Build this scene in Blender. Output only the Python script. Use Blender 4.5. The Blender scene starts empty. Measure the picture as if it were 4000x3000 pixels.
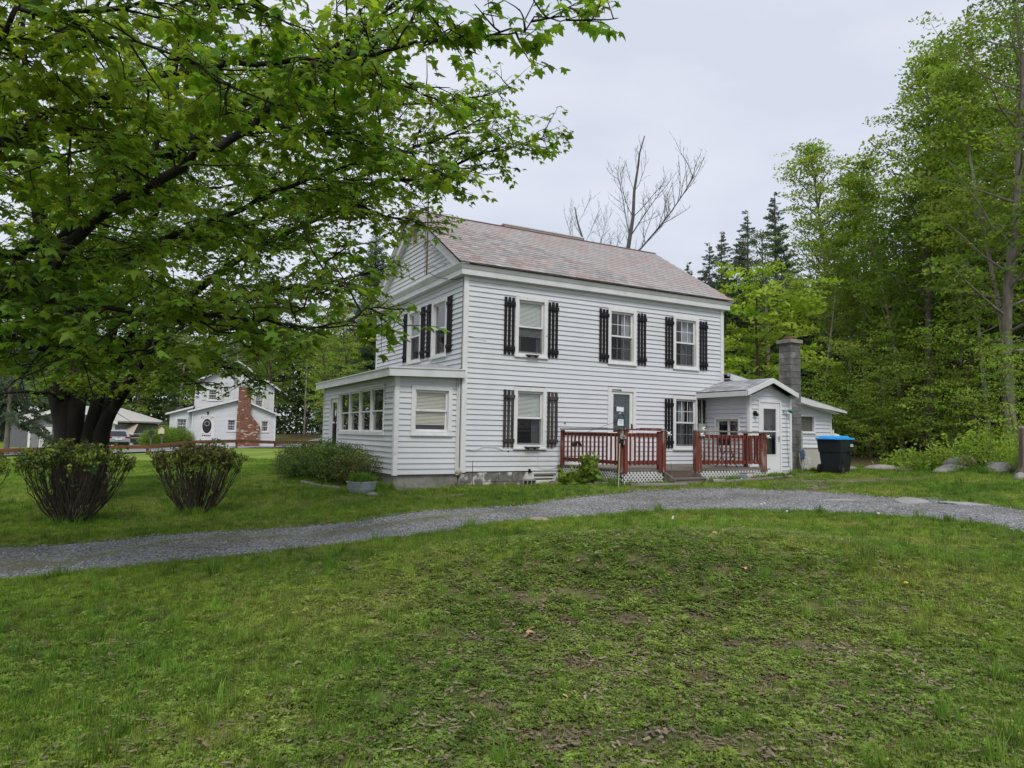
import bpy, math, random, bmesh
import numpy as np
from mathutils import Vector, Matrix, Euler

# ------------------------------------------------------------------ camera, world, sun, exposure
scene = bpy.context.scene
COL = scene.collection
CAM = Vector((-7.2988, -15.9181, 0.9674))
RT = Vector((0.8766530, -0.4808010, 0.0176023)); UP = Vector((-0.0496175, -0.0539566, 0.9973098)); FW = Vector((0.4785578, 0.8751680, 0.0711573))
cd = bpy.data.cameras.new('camera'); cam = bpy.data.objects.new('camera', cd); COL.objects.link(cam)
cam.matrix_world = Matrix(((RT.x, UP.x, -FW.x, CAM.x), (RT.y, UP.y, -FW.y, CAM.y), (RT.z, UP.z, -FW.z, CAM.z), (0, 0, 0, 1)))
cd.sensor_width = 36; cd.lens = 36 * 2721.7 / 4000; cd.clip_start = .05; cd.clip_end = 1000
scene.camera = cam

SUN_EL, SUN_AZ = 50.0, -158.0      # azimuth measured from +Y (clockwise): sun stands behind the camera, slightly right
w = bpy.data.worlds.new("World"); scene.world = w; w.use_nodes = True
nt = w.node_tree; nt.nodes.clear()
out = nt.nodes.new('ShaderNodeOutputWorld'); bg = nt.nodes.new('ShaderNodeBackground')
sky = nt.nodes.new('ShaderNodeTexSky'); sky.sky_type = 'NISHITA'; sky.sun_disc = False
sky.sun_elevation = math.radians(SUN_EL); sky.sun_rotation = math.radians(SUN_AZ)
tc = nt.nodes.new('ShaderNodeTexCoord'); mp = nt.nodes.new('ShaderNodeMapping'); mp.inputs['Scale'].default_value = (1, 1, 2.6)
nz = nt.nodes.new('ShaderNodeTexNoise'); nz.inputs['Scale'].default_value = 2.1; nz.inputs['Detail'].default_value = 5; nz.inputs['Roughness'].default_value = .5
nz.inputs['Distortion'].default_value = .25
cr = nt.nodes.new('ShaderNodeValToRGB'); cr.color_ramp.elements[0].position = .38; cr.color_ramp.elements[1].position = .62
cr.color_ramp.elements[0].color = (.495, .53, .61, 1); cr.color_ramp.elements[1].color = (.60, .618, .68, 1)
mul = nt.nodes.new('ShaderNodeVectorMath'); mul.operation = 'SCALE'; mul.inputs['Scale'].default_value = 10.0
mx = nt.nodes.new('ShaderNodeMix'); mx.data_type = 'RGBA'; mx.inputs['Factor'].default_value = .93
L = nt.links.new
L(tc.outputs['Generated'], mp.inputs['Vector']); L(mp.outputs['Vector'], nz.inputs['Vector']); L(nz.outputs['Fac'], cr.inputs['Fac'])
L(cr.outputs['Color'], mul.inputs[0]); L(sky.outputs['Color'], mx.inputs['A']); L(mul.outputs['Vector'], mx.inputs['B'])
L(mx.outputs['Result'], bg.inputs['Color']); bg.inputs['Strength'].default_value = .1; L(bg.outputs['Background'], out.inputs['Surface'])

sd = bpy.data.lights.new('sun', 'SUN'); sd.energy = 1.5; sd.angle = math.radians(22); sd.color = (1, .965, .92)
sun = bpy.data.objects.new('sun', sd); COL.objects.link(sun)
az, el = math.radians(SUN_AZ), math.radians(SUN_EL)
sdir = Vector((math.sin(az) * math.cos(el), math.cos(az) * math.cos(el), math.sin(el)))
sun.rotation_euler = sdir.to_track_quat('Z', 'Y').to_euler()
vs = scene.view_settings; vs.view_transform = 'Standard'; vs.look = 'None'; vs.exposure = 0.52; vs.gamma = 1; vs.use_curve_mapping = False

# ------------------------------------------------------------------ helpers
rng = random.Random(11); nr = np.random.default_rng(5)
BASE = {}

def mat(name, c1, c2=None, scale=5, rough=.75, bump=0, bscale=None, spec=.3, metal=0, rnd=0, stretch=None, lo=.35, hi=.65, c3=None, c3scale=1.2, c3lo=.55, c3hi=.7, detail=6, coord='Object', hue=0, transl=0):
    m = bpy.data.materials.new(name); m.use_nodes = True; t = m.node_tree; p = t.nodes['Principled BSDF']
    p.inputs['Roughness'].default_value = rough; p.inputs['Metallic'].default_value = metal
    p.inputs['Specular IOR Level'].default_value = spec
    def rgba(c): return (c[0], c[1], c[2], 1)
    tcn = t.nodes.new('ShaderNodeTexCoord'); vec = tcn.outputs[coord] if coord != 'Position' else t.nodes.new('ShaderNodeNewGeometry').outputs['Position']
    if stretch:
        mm = t.nodes.new('ShaderNodeMapping'); mm.inputs['Scale'].default_value = stretch; t.links.new(vec, mm.inputs['Vector']); vec = mm.outputs['Vector']
    src = None
    if c2 is None: c2 = c1
    n = t.nodes.new('ShaderNodeTexNoise'); n.inputs['Scale'].default_value = scale; n.inputs['Detail'].default_value = detail; n.inputs['Roughness'].default_value = .6
    t.links.new(vec, n.inputs['Vector'])
    r = t.nodes.new('ShaderNodeValToRGB'); r.color_ramp.elements[0].position = lo; r.color_ramp.elements[1].position = hi
    r.color_ramp.elements[0].color = rgba(c1); r.color_ramp.elements[1].color = rgba(c2)
    t.links.new(n.outputs['Fac'], r.inputs['Fac']); src = r.outputs['Color']
    if c3:
        n3 = t.nodes.new('ShaderNodeTexNoise'); n3.inputs['Scale'].default_value = c3scale; n3.inputs['Detail'].default_value = 5; t.links.new(vec, n3.inputs['Vector'])
        r3 = t.nodes.new('ShaderNodeMapRange'); r3.inputs['From Min'].default_value = c3lo; r3.inputs['From Max'].default_value = c3hi
        t.links.new(n3.outputs['Fac'], r3.inputs['Value'])
        x = t.nodes.new('ShaderNodeMix'); x.data_type = 'RGBA'; t.links.new(r3.outputs['Result'], x.inputs['Factor']); t.links.new(src, x.inputs['A']); x.inputs['B'].default_value = rgba(c3); src = x.outputs['Result']
    if rnd or hue:
        oi = t.nodes.new('ShaderNodeObjectInfo'); h = t.nodes.new('ShaderNodeHueSaturation')
        mr = t.nodes.new('ShaderNodeMapRange'); mr.inputs['To Min'].default_value = 1 - rnd; mr.inputs['To Max'].default_value = 1 + rnd
        t.links.new(oi.outputs['Random'], mr.inputs['Value']); t.links.new(mr.outputs['Result'], h.inputs['Value'])
        if hue:
            mh = t.nodes.new('ShaderNodeMath'); mh.operation = 'MULTIPLY'; mh.inputs[1].default_value = 7.31; fr = t.nodes.new('ShaderNodeMath'); fr.operation = 'FRACT'
            mq = t.nodes.new('ShaderNodeMapRange'); mq.inputs['To Min'].default_value = .5 - hue; mq.inputs['To Max'].default_value = .5 + hue
            t.links.new(oi.outputs['Random'], mh.inputs[0]); t.links.new(mh.outputs[0], fr.inputs[0]); t.links.new(fr.outputs[0], mq.inputs['Value']); t.links.new(mq.outputs['Result'], h.inputs['Hue'])
        t.links.new(src, h.inputs['Color']); src = h.outputs['Color']
    t.links.new(src, p.inputs['Base Color'])
    if bump:
        nb = t.nodes.new('ShaderNodeTexNoise'); nb.inputs['Scale'].default_value = bscale or scale * 4; nb.inputs['Detail'].default_value = 5; t.links.new(vec, nb.inputs['Vector'])
        b = t.nodes.new('ShaderNodeBump'); b.inputs['Strength'].default_value = bump; b.inputs['Distance'].default_value = .02
        t.links.new(nb.outputs['Fac'], b.inputs['Height']); t.links.new(b.outputs['Normal'], p.inputs['Normal'])
    if transl:
        tr = t.nodes.new('ShaderNodeBsdfTranslucent'); hs = t.nodes.new('ShaderNodeHueSaturation'); hs.inputs['Hue'].default_value = .485; hs.inputs['Value'].default_value = 1.25; hs.inputs['Saturation'].default_value = 1.1
        t.links.new(src, hs.inputs['Color']); t.links.new(hs.outputs['Color'], tr.inputs['Color'])
        ms = t.nodes.new('ShaderNodeMixShader'); ms.inputs[0].default_value = transl
        o = [x for x in t.nodes if x.type == 'OUTPUT_MATERIAL'][0]
        t.links.new(p.outputs[0], ms.inputs[1]); t.links.new(tr.outputs[0], ms.inputs[2]); t.links.new(ms.outputs[0], o.inputs['Surface'])
    return m

class MB:
    def __init__(s): s.v = []; s.f = []
    def add(s, vs, fs):
        o = len(s.v); s.v.extend(tuple(v) for v in vs); s.f.extend(tuple(i + o for i in f) for f in fs); return s
    def box(s, a, b):
        x0, y0, z0 = a; x1, y1, z1 = b
        return s.add([(x0,y0,z0),(x1,y0,z0),(x1,y1,z0),(x0,y1,z0),(x0,y0,z1),(x1,y0,z1),(x1,y1,z1),(x0,y1,z1)], BF)
    def obox(s, c, a, b, d):      # centre and three half vectors
        c = Vector(c); a = Vector(a); b = Vector(b); d = Vector(d)
        return s.add([c-a-b-d, c+a-b-d, c+a+b-d, c-a+b-d, c-a-b+d, c+a-b+d, c+a+b+d, c-a+b+d], BF)
    def beam(s, p, q, w, h, up=(0,0,1)):
        p = Vector(p); q = Vector(q); d = (q - p); L = d.length; d.normalize(); sd = d.cross(Vector(up)); 
        if sd.length < 1e-4: sd = d.cross(Vector((1,0,0)))
        sd.normalize(); u = sd.cross(d)
        return s.obox((p+q)/2, d*L/2, sd*w/2, u*h/2)
    def tube(s, pts, rs, n=8, caps=True):
        pts = [Vector(p) for p in pts]
        if not isinstance(rs, (list, tuple)): rs = [rs]*len(pts)
        o = len(s.v); prev = None
        for i, p in enumerate(pts):
            d = (pts[min(i+1, len(pts)-1)] - pts[max(i-1, 0)]).normalized()
            if prev is None:
                a = d.cross(Vector((0,0,1)));
                if a.length < 1e-3: a = d.cross(Vector((1,0,0)))
            else: a = prev - d*prev.dot(d)
            a.normalize(); prev = a; b = d.cross(a)
            for k in range(n):
                t = 2*math.pi*k/n; s.v.append(tuple(p + (a*math.cos(t) + b*math.sin(t))*rs[i]))
        for i in range(len(pts)-1):
            for k in range(n):
                k2 = (k+1) % n; s.f.append((o+i*n+k, o+i*n+k2, o+(i+1)*n+k2, o+(i+1)*n+k))
        if caps: s.f.append(tuple(o+k for k in reversed(range(n)))); s.f.append(tuple(o+(len(pts)-1)*n+k for k in range(n)))
        return s
    def prism(s, poly, ext):
        ext = Vector(ext); n = len(poly); p = [Vector(q) for q in poly]
        return s.add(p + [q+ext for q in p], [tuple(reversed(range(n))), tuple(range(n, 2*n))] + [(i, (i+1) % n, (i+1) % n + n, i+n) for i in range(n)])
BF = [(0,3,2,1),(4,5,6,7),(0,1,5,4),(1,2,6,5),(2,3,7,6),(3,0,4,7)]

def mesh(name, mb, m, smooth=False):
    me = bpy.data.meshes.new(name); me.from_pydata(mb.v, [], mb.f); 
    if m: me.materials.append(m)
    if smooth: me.shade_smooth()
    return me
def place(name, me, parent=None, loc=None):
    o = bpy.data.objects.new(name, me); COL.objects.link(o)
    if parent is not None:
        o.parent = parent
        if parent.parent is None:
            b = BASE.get(parent.name, (0,0,0)); o.location = (-b[0], -b[1], -b[2])
    if loc is not None: o.location = Vector(o.location) + Vector(loc)
    return o
def part(name, mb, m, parent=None, smooth=False, bev=0): 
    o = place(name, mesh(name, mb, m, smooth), parent)
    if bev:
        b = o.modifiers.new('bevel', 'BEVEL'); b.width = bev; b.segments = 2; b.limit_method = 'ANGLE'
    return o
def tag(o, label=None, cat=None, group=None, kind=None):
    if label: o['label'] = label
    if cat: o['category'] = cat
    if group: o['group'] = group
    if kind: o['kind'] = kind
    return o
def thing(name, label, cat, loc=(0,0,0), group=None):
    o = bpy.data.objects.new(name, None); COL.objects.link(o); o.location = loc; BASE[o.name] = tuple(loc); o.empty_display_size = .1
    return tag(o, label, cat, group)
def copy_tree(o, loc=None, rotz=None, sc=None, label=None):
    c = o.copy(); COL.objects.link(c)
    if loc is not None: c.location = loc
    if rotz is not None: c.rotation_euler = (0, 0, rotz)
    if sc is not None: c.scale = (sc, sc, sc) if not isinstance(sc, tuple) else sc
    if label: c['label'] = label
    for ch in list(o.children):
        d = ch.copy(); COL.objects.link(d); d.parent = c
        for g in list(ch.children):
            e = g.copy(); COL.objects.link(e); e.parent = d
    return c
def blob(rx, ry, rz, seed, sub=2, amp=.22, flat=.35):
    bm = bmesh.new(); bmesh.ops.create_icosphere(bm, subdivisions=sub, radius=1); r = random.Random(seed)
    ds = [Vector((r.uniform(-1,1), r.uniform(-1,1), r.uniform(-1,1))).normalized() for _ in range(9)]; am = [r.uniform(-amp, amp) for _ in ds]
    mb = MB(); vs = []
    for v in bm.verts:
        c = v.co.normalized(); k = 1 + sum(a*max(0, c.dot(d))**3 for a, d in zip(am, ds)) + r.uniform(-.04, .04)
        z = max(c.z*k, -flat); vs.append((c.x*k*rx, c.y*k*ry, z*rz))
    mb.add(vs, [tuple(v.index for v in f.verts) for f in bm.faces]); bm.free(); return mb
def text_part(s, size, m, parent, mw, name='lettering'):
    cu = bpy.data.curves.new(name, 'FONT'); cu.body = s; cu.size = size; cu.extrude = .001; cu.align_x = 'CENTER'; cu.align_y = 'CENTER'
    to = bpy.data.objects.new('tmp', cu); me = bpy.data.meshes.new_from_object(to); bpy.data.objects.remove(to)
    me.materials.clear(); me.materials.append(m); me.name = name
    for v in me.vertices: v.co = mw @ v.co
    return place(name, me, parent)

# scattering: points with rotation, scale and index, one instance of a prototype mesh on each
def scatter(name, P, Rt, S, idx, protos, parent=None):
    P = np.asarray(P, np.float32).reshape(-1, 3); n = len(P)
    me = bpy.data.meshes.new(name); me.vertices.add(n); me.vertices.foreach_set('co', P.ravel())
    a = me.attributes.new('rot', 'FLOAT_VECTOR', 'POINT'); a.data.foreach_set('vector', np.asarray(Rt, np.float32).ravel())
    a = me.attributes.new('sc', 'FLOAT', 'POINT'); a.data.foreach_set('value', np.asarray(S, np.float32).ravel())
    a = me.attributes.new('pi', 'INT', 'POINT'); a.data.foreach_set('value', np.asarray(idx, np.int32).ravel())
    me.update()
    o = place(name, me, parent)
    md = o.modifiers.new('scatter', 'NODES'); md.node_group = scatter_group(protos); o['kind'] = 'stuff'
    return o
_SG = {}
def scatter_group(key):
    if key in _SG: return _SG[key]
    g = bpy.data.node_groups.new('scatter_' + key, 'GeometryNodeTree')
    g.interface.new_socket('Geometry', in_out='INPUT', socket_type='NodeSocketGeometry'); g.interface.new_socket('Geometry', in_out='OUTPUT', socket_type='NodeSocketGeometry')
    N = g.nodes.new; gi = N('NodeGroupInput'); go = N('NodeGroupOutput'); ci = N('GeometryNodeCollectionInfo'); ci.inputs['Collection'].default_value = PROTO[key]
    ci.inputs['Separate Children'].default_value = True; ci.inputs['Reset Children'].default_value = True
    ip = N('GeometryNodeInstanceOnPoints'); ip.inputs['Pick Instance'].default_value = True
    def at(nm, ty):
        a = N('GeometryNodeInputNamedAttribute'); a.data_type = ty; a.inputs['Name'].default_value = nm; return a
    ar, asc, ai = at('rot', 'FLOAT_VECTOR'), at('sc', 'FLOAT'), at('pi', 'INT'); e2r = N('FunctionNodeEulerToRotation')
    l = g.links.new; l(gi.outputs[0], ip.inputs['Points']); l(ci.outputs[0], ip.inputs['Instance']); l(ar.outputs['Attribute'], e2r.inputs[0]); l(e2r.outputs[0], ip.inputs['Rotation'])
    l(asc.outputs['Attribute'], ip.inputs['Scale']); l(ai.outputs['Attribute'], ip.inputs['Instance Index']); l(ip.outputs[0], go.inputs[0])
    _SG[key] = g; return g
PROTO = {}
def protos(key, meshes):
    c = bpy.data.collections.new('proto_' + key); PROTO[key] = c
    for i, me in enumerate(meshes):
        o = bpy.data.objects.new('%s_%02d' % (key, i), me); c.objects.link(o)

# ------------------------------------------------------------------ terrain
CP=np.array([(-7.3,-15.9,-.66),(-12,-15,-.8),(-3,-15,-.6),(3,-16,-.3),(-8.8,-4.5,-.85),(-14,-3,-1.0),(-5.5,-5,-.66),(-1,-4.5,-.48),(2,-5,-.36),(5,-4.5,-.26),
(4,-11,-.15),(10,-8,.08),(13,-6,.22),(12,-3,.03),(10.6,-2.8,-.03),(9.9,-1.8,-.08),(8.4,-2.8,-.09),(6.5,-3.1,-.12),(5,-3.2,-.15),(2.8,-3,-.19),(0,0,-.37),(0,-1,-.38),(-1.7,0,-.42),(4,3,-.3),(0,7,-.35),
(-6,-1.5,-.65),(-8.1,-1.2,-.76),(-14,2,-.98),(-2.5,1,-.47),(-1.9,4,-.45),(-2.5,8,-.45),(-5,3,-.6),(14,0,.02),(20,0,.3),(25,-10,.8),(30,15,1.6),(16,14,.5),(40,0,2.2),(40,40,3),
(-20,-10,-1.1),(-20,5,-1.1),(-10,12,-.85),(-8,22,-.7),(-2,20,-.5),(-20,25,-1.1),(5,25,0),(-11.9,21.8,-1.0),(-1,32,-.3),(-8.6,28,-.65),(-21,15,-1.2),
(-2,45,-.42),(0,40,-.42),(-15,45,-.95),(-30,45,-1.2),(-18,65,-1.15),(-8.5,60,-1),(-8.7,53,-.88),(-6,37,-.75),(-4,42,-.5),(-40,70,-1.3),(10,60,.5),(-9,-9,-.78),(-4,-9,-.55),(1,-9,-.33),(-60,20,-1.5),(0,-40,-.5),(-40,-30,-1.2),(40,-40,1)])
def H(x,y):
    x=np.asarray(x,float); y=np.asarray(y,float)
    d2=(x[...,None]-CP[:,0])**2+(y[...,None]-CP[:,1])**2
    w=1/(d2+1.0)**1.8
    z=(w*CP[:,2]).sum(-1)/w.sum(-1)
    u=(x+2.5)*.87-(y+9.8)*.5; v=(x+2.5)*.5+(y+9.8)*.87
    z=z+.40*np.exp(-((u/2.9)**2+(v/1.55)**2))
    z=z+.018*np.sin(x*1.7+y*.6)*np.sin(y*1.3-x*.5+1)
    return z

def Hf(x, y): return float(H(x, y))
UPE=[(-10.24,-3.45),(-9.44,-3.39),(-8.86,-3.36),(-8.0,-3.37),(-7.24,-3.52),(-6.13,-3.94),(-4.67,-3.76),(-3.54,-3.99),(-1.64,-3.69),(-0.61,-3.78),(0.61,-3.54),(1.87,-3.8),(3.99,-3.86),(5.4,-4.06),(6.3,-5.0),(6.35,-6.1),(6.2,-7.0),(6.35,-7.8),(6.06,-9.04),(5.9,-9.72),(5.47,-10.94)]
LOE=[(-9.39,-6.93),(-8.91,-6.35),(-8.52,-5.92),(-8.06,-6.05),(-7.12,-6.34),(-6.07,-6.31),(-4.89,-6.25),(-3.5,-6.11),(-1.69,-5.74),(-0.37,-5.83),(0.57,-6.2),(2.34,-6.94),(3.12,-7.77),(3.41,-8.84),(3.03,-10.45),(2.68,-11.22),(2.58,-12.06)]
UPE=[(-30,-2.2),(-20,-2.8),(-13,-3.4)]+UPE+[(4.9,-13),(4.5,-16),(4.5,-25)]
LOE=[(-30,-5.2),(-20,-5.8),(-13,-6.4)]+LOE+[(2.2,-13.5),(1.6,-16),(1.5,-25)]
def resample(P, n):
    P = np.array(P, float); d = np.r_[0, np.cumsum(np.hypot(*np.diff(P, axis=0).T))]; t = np.linspace(0, d[-1], n)
    q = np.c_[np.interp(t, d, P[:,0]), np.interp(t, d, P[:,1])]
    for _ in range(3): q[1:-1] = (q[:-2] + 2*q[1:-1] + q[2:])/4
    return q
NDR = 420
UQ, LQ = resample(UPE, NDR), resample(LOE, NDR)
def in_drive(x, y, grow=0.0):
    x = np.asarray(x, float); y = np.asarray(y, float); nrm = UQ-LQ; nrm /= np.hypot(*nrm.T)[:,None]; A_ = (UQ+nrm*grow)[::4]; B_ = (LQ-nrm*grow)[::4][::-1]; P = np.r_[A_, B_]; ins = np.zeros(x.shape, bool); j = len(P)-1
    for i in range(len(P)):
        xi, yi = P[i]; xj, yj = P[j]
        if yi != yj: ins ^= ((yi > y) != (yj > y)) & (x < (xj-xi)*(y-yi)/(yj-yi)+xi)
        j = i
    return ins
def vnoise(x, y, s, seed=0):
    r = np.random.default_rng(seed); v = np.zeros_like(np.asarray(x, float))
    for k in range(7):
        a, b, p = r.normal(size=3); v = v + np.sin((a*x + b*y)*s*1.6 + p*6)
    return v/3.0
def soil(x, y):     # bare earth: the hump in the lawn, the worn corner near the camera, the strip beside the bin
    def g(cx, cy, a, b, rot=0):
        c, s_ = math.cos(rot), math.sin(rot); dx, dy = x-cx, y-cy; return np.exp(-(((dx*c+dy*s_)/a)**2 + ((-dx*s_+dy*c)/b)**2))
    m = .98*g(-1.8, -9.3, 2.1, .5, -.50) + .38*g(-4.3, -12.6, 1.9, 1.6) + .36*g(-3.2, -11.0, 2.8, 2.1) + .75*g(8.6, -4.4, 2.2, .55, -.6) + .5*g(6.6, -5.2, .8, .5) + .35*g(-3.4, -1.4, 1.3, .35) + .35*g(-1.2, -2.0, 1.2, .2) + .25*g(3.5, -3.7, 3, .25)
    return np.clip(m + (.20*vnoise(x, y, 6, 3) + .20*vnoise(x, y, 17.0, 13))*m, 0, 1)

def axis(lo, hi, a, b, fine, grow):
    c = list(np.arange(a, b, fine)); s = fine; x = b
    while x < hi: c.append(x); s *= grow; x += s
    c.append(hi); s = fine; x = a - fine
    while x > lo: c.insert(0, x); s *= grow; x -= s
    c.insert(0, lo); return np.array(c)
xs = axis(-220, 260, -11, 13, .13, 1.05); ys = axis(-120, 300, -15.5, 3, .13, 1.05)
X, Y = np.meshgrid(xs, ys); Z = H(X, Y)
nx, ny = len(xs), len(ys); idx = np.arange(nx*ny).reshape(ny, nx)
me = bpy.data.meshes.new('ground'); V = np.c_[X.ravel(), Y.ravel(), Z.ravel()]
F = np.stack([idx[:-1,:-1], idx[:-1,1:], idx[1:,1:], idx[1:,:-1]], -1).reshape(-1, 4)
me.vertices.add(len(V)); me.vertices.foreach_set('co', V.ravel().astype(np.float32)); me.loops.add(F.size); me.loops.foreach_set('vertex_index', F.ravel().astype(np.int32))
me.polygons.add(len(F)); me.polygons.foreach_set('loop_start', (np.arange(len(F))*4).astype(np.int32)); me.update(calc_edges=True); me.shade_smooth()
a = me.attributes.new('soil', 'FLOAT', 'POINT'); a.data.foreach_set('value', soil(V[:,0], V[:,1]).astype(np.float32))
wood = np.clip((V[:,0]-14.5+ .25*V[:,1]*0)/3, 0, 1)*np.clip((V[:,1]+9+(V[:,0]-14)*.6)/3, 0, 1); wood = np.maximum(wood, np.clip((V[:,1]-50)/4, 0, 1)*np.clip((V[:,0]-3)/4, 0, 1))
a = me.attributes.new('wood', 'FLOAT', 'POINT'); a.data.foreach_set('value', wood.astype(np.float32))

fld = np.clip((V[:,1]-5)/9, 0, 1)*np.clip((4-V[:,0])/3, 0, 1); a = me.attributes.new('field', 'FLOAT', 'POINT'); a.data.foreach_set('value', fld.astype(np.float32))
def grass_color_nodes(t, a=(.070,.145,.016), b=(.105,.180,.020), c=(.135,.175,.035), fine=.15):
    """lawn colour from world position; shared by the ground sheet and the blades"""
    geo = t.nodes.new('ShaderNodeNewGeometry'); pos = geo.outputs['Position']
    n1 = t.nodes.new('ShaderNodeTexNoise'); n1.inputs['Scale'].default_value = .55; n1.inputs['Detail'].default_value = 4; t.links.new(pos, n1.inputs['Vector'])
    r = t.nodes.new('ShaderNodeValToRGB'); e = r.color_ramp.elements; e[0].position = .36; e[0].color = (*a, 1); e[1].position = .66; e[1].color = (*c, 1); m = e.new(.52); m.color = (*b, 1)
    t.links.new(n1.outputs['Fac'], r.inputs['Fac'])
    n2 = t.nodes.new('ShaderNodeTexNoise'); n2.inputs['Scale'].default_value = 9; n2.inputs['Detail'].default_value = 3; t.links.new(pos, n2.inputs['Vector'])
    hs = t.nodes.new('ShaderNodeHueSaturation'); mr = t.nodes.new('ShaderNodeMapRange'); mr.inputs['To Min'].default_value = .55; mr.inputs['To Max'].default_value = 1.4; mr.inputs['From Min'].default_value = .3; mr.inputs['From Max'].default_value = .7
    t.links.new(n2.outputs['Fac'], mr.inputs['Value']); t.links.new(mr.outputs['Result'], hs.inputs['Value']); t.links.new(r.outputs['Color'], hs.inputs['Color'])
    return hs.outputs['Color'], pos
m = bpy.data.materials.new('lawn_ground'); m.use_nodes = True; t = m.node_tree; p = t.nodes['Principled BSDF']; p.inputs['Roughness'].default_value = .95; p.inputs['Specular IOR Level'].default_value = .1
gc, pos = grass_color_nodes(t, (.11,.165,.022), (.155,.205,.03), (.19,.205,.05))
ns = t.nodes.new('ShaderNodeTexNoise'); ns.inputs['Scale'].default_value = 11; ns.inputs['Detail'].default_value = 9; ns.inputs['Roughness'].default_value = .7; t.links.new(pos, ns.inputs['Vector'])
rs = t.nodes.new('ShaderNodeValToRGB'); rs.color_ramp.elements[0].position = .3; rs.color_ramp.elements[1].position = .7; rs.color_ramp.elements[0].color = (.05,.035,.022,1); rs.color_ramp.elements[1].color = (.19,.15,.10,1); t.links.new(ns.outputs['Fac'], rs.inputs['Fac'])
at = t.nodes.new('ShaderNodeAttribute'); at.attribute_name = 'soil'
ad = t.nodes.new('ShaderNodeMath'); ad.operation = 'ADD'; t.links.new(at.outputs['Fac'], ad.inputs[0]); t.links.new(ns.outputs['Fac'], ad.inputs[1])
mr = t.nodes.new('ShaderNodeMapRange'); mr.inputs['From Min'].default_value = .5; mr.inputs['From Max'].default_value = 1.1; mr.inputs['To Min'].default_value = .22; t.links.new(ad.outputs[0], mr.inputs['Value'])
x = t.nodes.new('ShaderNodeMix'); x.data_type = 'RGBA'; t.links.new(mr.outputs['Result'], x.inputs['Factor']); t.links.new(gc, x.inputs['A']); t.links.new(rs.outputs['Color'], x.inputs['B'])
af = t.nodes.new('ShaderNodeAttribute'); af.attribute_name = 'field'; nf = t.nodes.new('ShaderNodeTexNoise'); nf.inputs['Scale'].default_value = .7; nf.inputs['Detail'].default_value = 7; mpf = t.nodes.new('ShaderNodeMapping'); mpf.inputs['Rotation'].default_value = (0,0,-.55); mpf.inputs['Scale'].default_value = (.25,1.6,1); t.links.new(pos, mpf.inputs['Vector']); t.links.new(mpf.outputs['Vector'], nf.inputs['Vector']); rfl = t.nodes.new('ShaderNodeValToRGB'); rfl.color_ramp.elements[0].position = .35; rfl.color_ramp.elements[1].position = .65; rfl.color_ramp.elements[0].color = (.13,.20,.03,1); rfl.color_ramp.elements[1].color = (.215,.285,.055,1); t.links.new(nf.outputs['Fac'], rfl.inputs['Fac']); xf = t.nodes.new('ShaderNodeMix'); xf.data_type = 'RGBA'; t.links.new(af.outputs['Fac'], xf.inputs['Factor']); t.links.new(x.outputs['Result'], xf.inputs['A']); t.links.new(rfl.outputs['Color'], xf.inputs['B']); x = xf
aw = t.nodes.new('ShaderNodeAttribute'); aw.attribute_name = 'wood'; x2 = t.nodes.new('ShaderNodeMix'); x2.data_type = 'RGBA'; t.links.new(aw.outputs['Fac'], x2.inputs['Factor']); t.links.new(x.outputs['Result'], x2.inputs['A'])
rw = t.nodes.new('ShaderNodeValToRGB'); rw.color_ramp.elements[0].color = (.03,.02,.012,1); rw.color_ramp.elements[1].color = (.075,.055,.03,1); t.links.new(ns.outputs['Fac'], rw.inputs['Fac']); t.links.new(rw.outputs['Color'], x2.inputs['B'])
t.links.new(x2.outputs['Result'], p.inputs['Base Color'])
bp = t.nodes.new('ShaderNodeBump'); bp.inputs['Strength'].default_value = .8; bp.inputs['Distance'].default_value = .04; nb = t.nodes.new('ShaderNodeTexNoise'); nb.inputs['Scale'].default_value = 14; nb.inputs['Detail'].default_value = 6; t.links.new(pos, nb.inputs['Vector']); t.links.new(nb.outputs['Fac'], bp.inputs['Height']); t.links.new(bp.outputs['Normal'], p.inputs['Normal'])
me.materials.append(m)
ground = place('ground', me); tag(ground, 'mown lawn ground with bare patches and a low hump', kind='structure')

# driveway: a sheet a little above the ground, feathered edges, grassy middle strip at its left part
ncr = 15; mb = MB(); mid = []
for i in range(NDR):
    for j in range(ncr):
        tt = j/(ncr-1); q = UQ[i]*(1-tt) + LQ[i]*tt
        if j in (0, ncr-1):
            nrm = (UQ[i]-LQ[i])/np.hypot(*(UQ[i]-LQ[i])); s_ = 1 if j == 0 else -1
            q = q + nrm*s_*(.08*math.sin(i*.9+j) + .07*math.sin(i*2.3+j*2) + .05*rng.uniform(-1, 1))
        z = Hf(q[0], q[1]) + (.014 if 0 < j < ncr-1 else -.012) + (.012*math.exp(-((tt-.42)/.12)**2))
        mb.v.append((q[0], q[1], z)); mid.append(.62*math.exp(-((tt-.42)/.16)**2)*max(0, min(1, (4.5-q[0])/6)) + .5*math.exp(-((tt-.35)/.1)**2)*(1 if q[1] < -8 else 0) + (.55 if j in (0, ncr-1) else 0))
for i in range(NDR-1):
    for j in range(ncr-1): mb.f.append((i*ncr+j, (i+1)*ncr+j, (i+1)*ncr+j+1, i*ncr+j+1))
m = bpy.data.materials.new('gravel'); m.use_nodes = True; t = m.node_tree; p = t.nodes['Principled BSDF']; p.inputs['Roughness'].default_value = .9; p.inputs['Specular IOR Level'].default_value = .2
pos = t.nodes.new('ShaderNodeNewGeometry').outputs['Position']
v = t.nodes.new('ShaderNodeTexVoronoi'); v.inputs['Scale'].default_value = 38; t.links.new(pos, v.inputs['Vector'])
bw = t.nodes.new('ShaderNodeRGBToBW'); t.links.new(v.outputs['Color'], bw.inputs[0])
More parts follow.
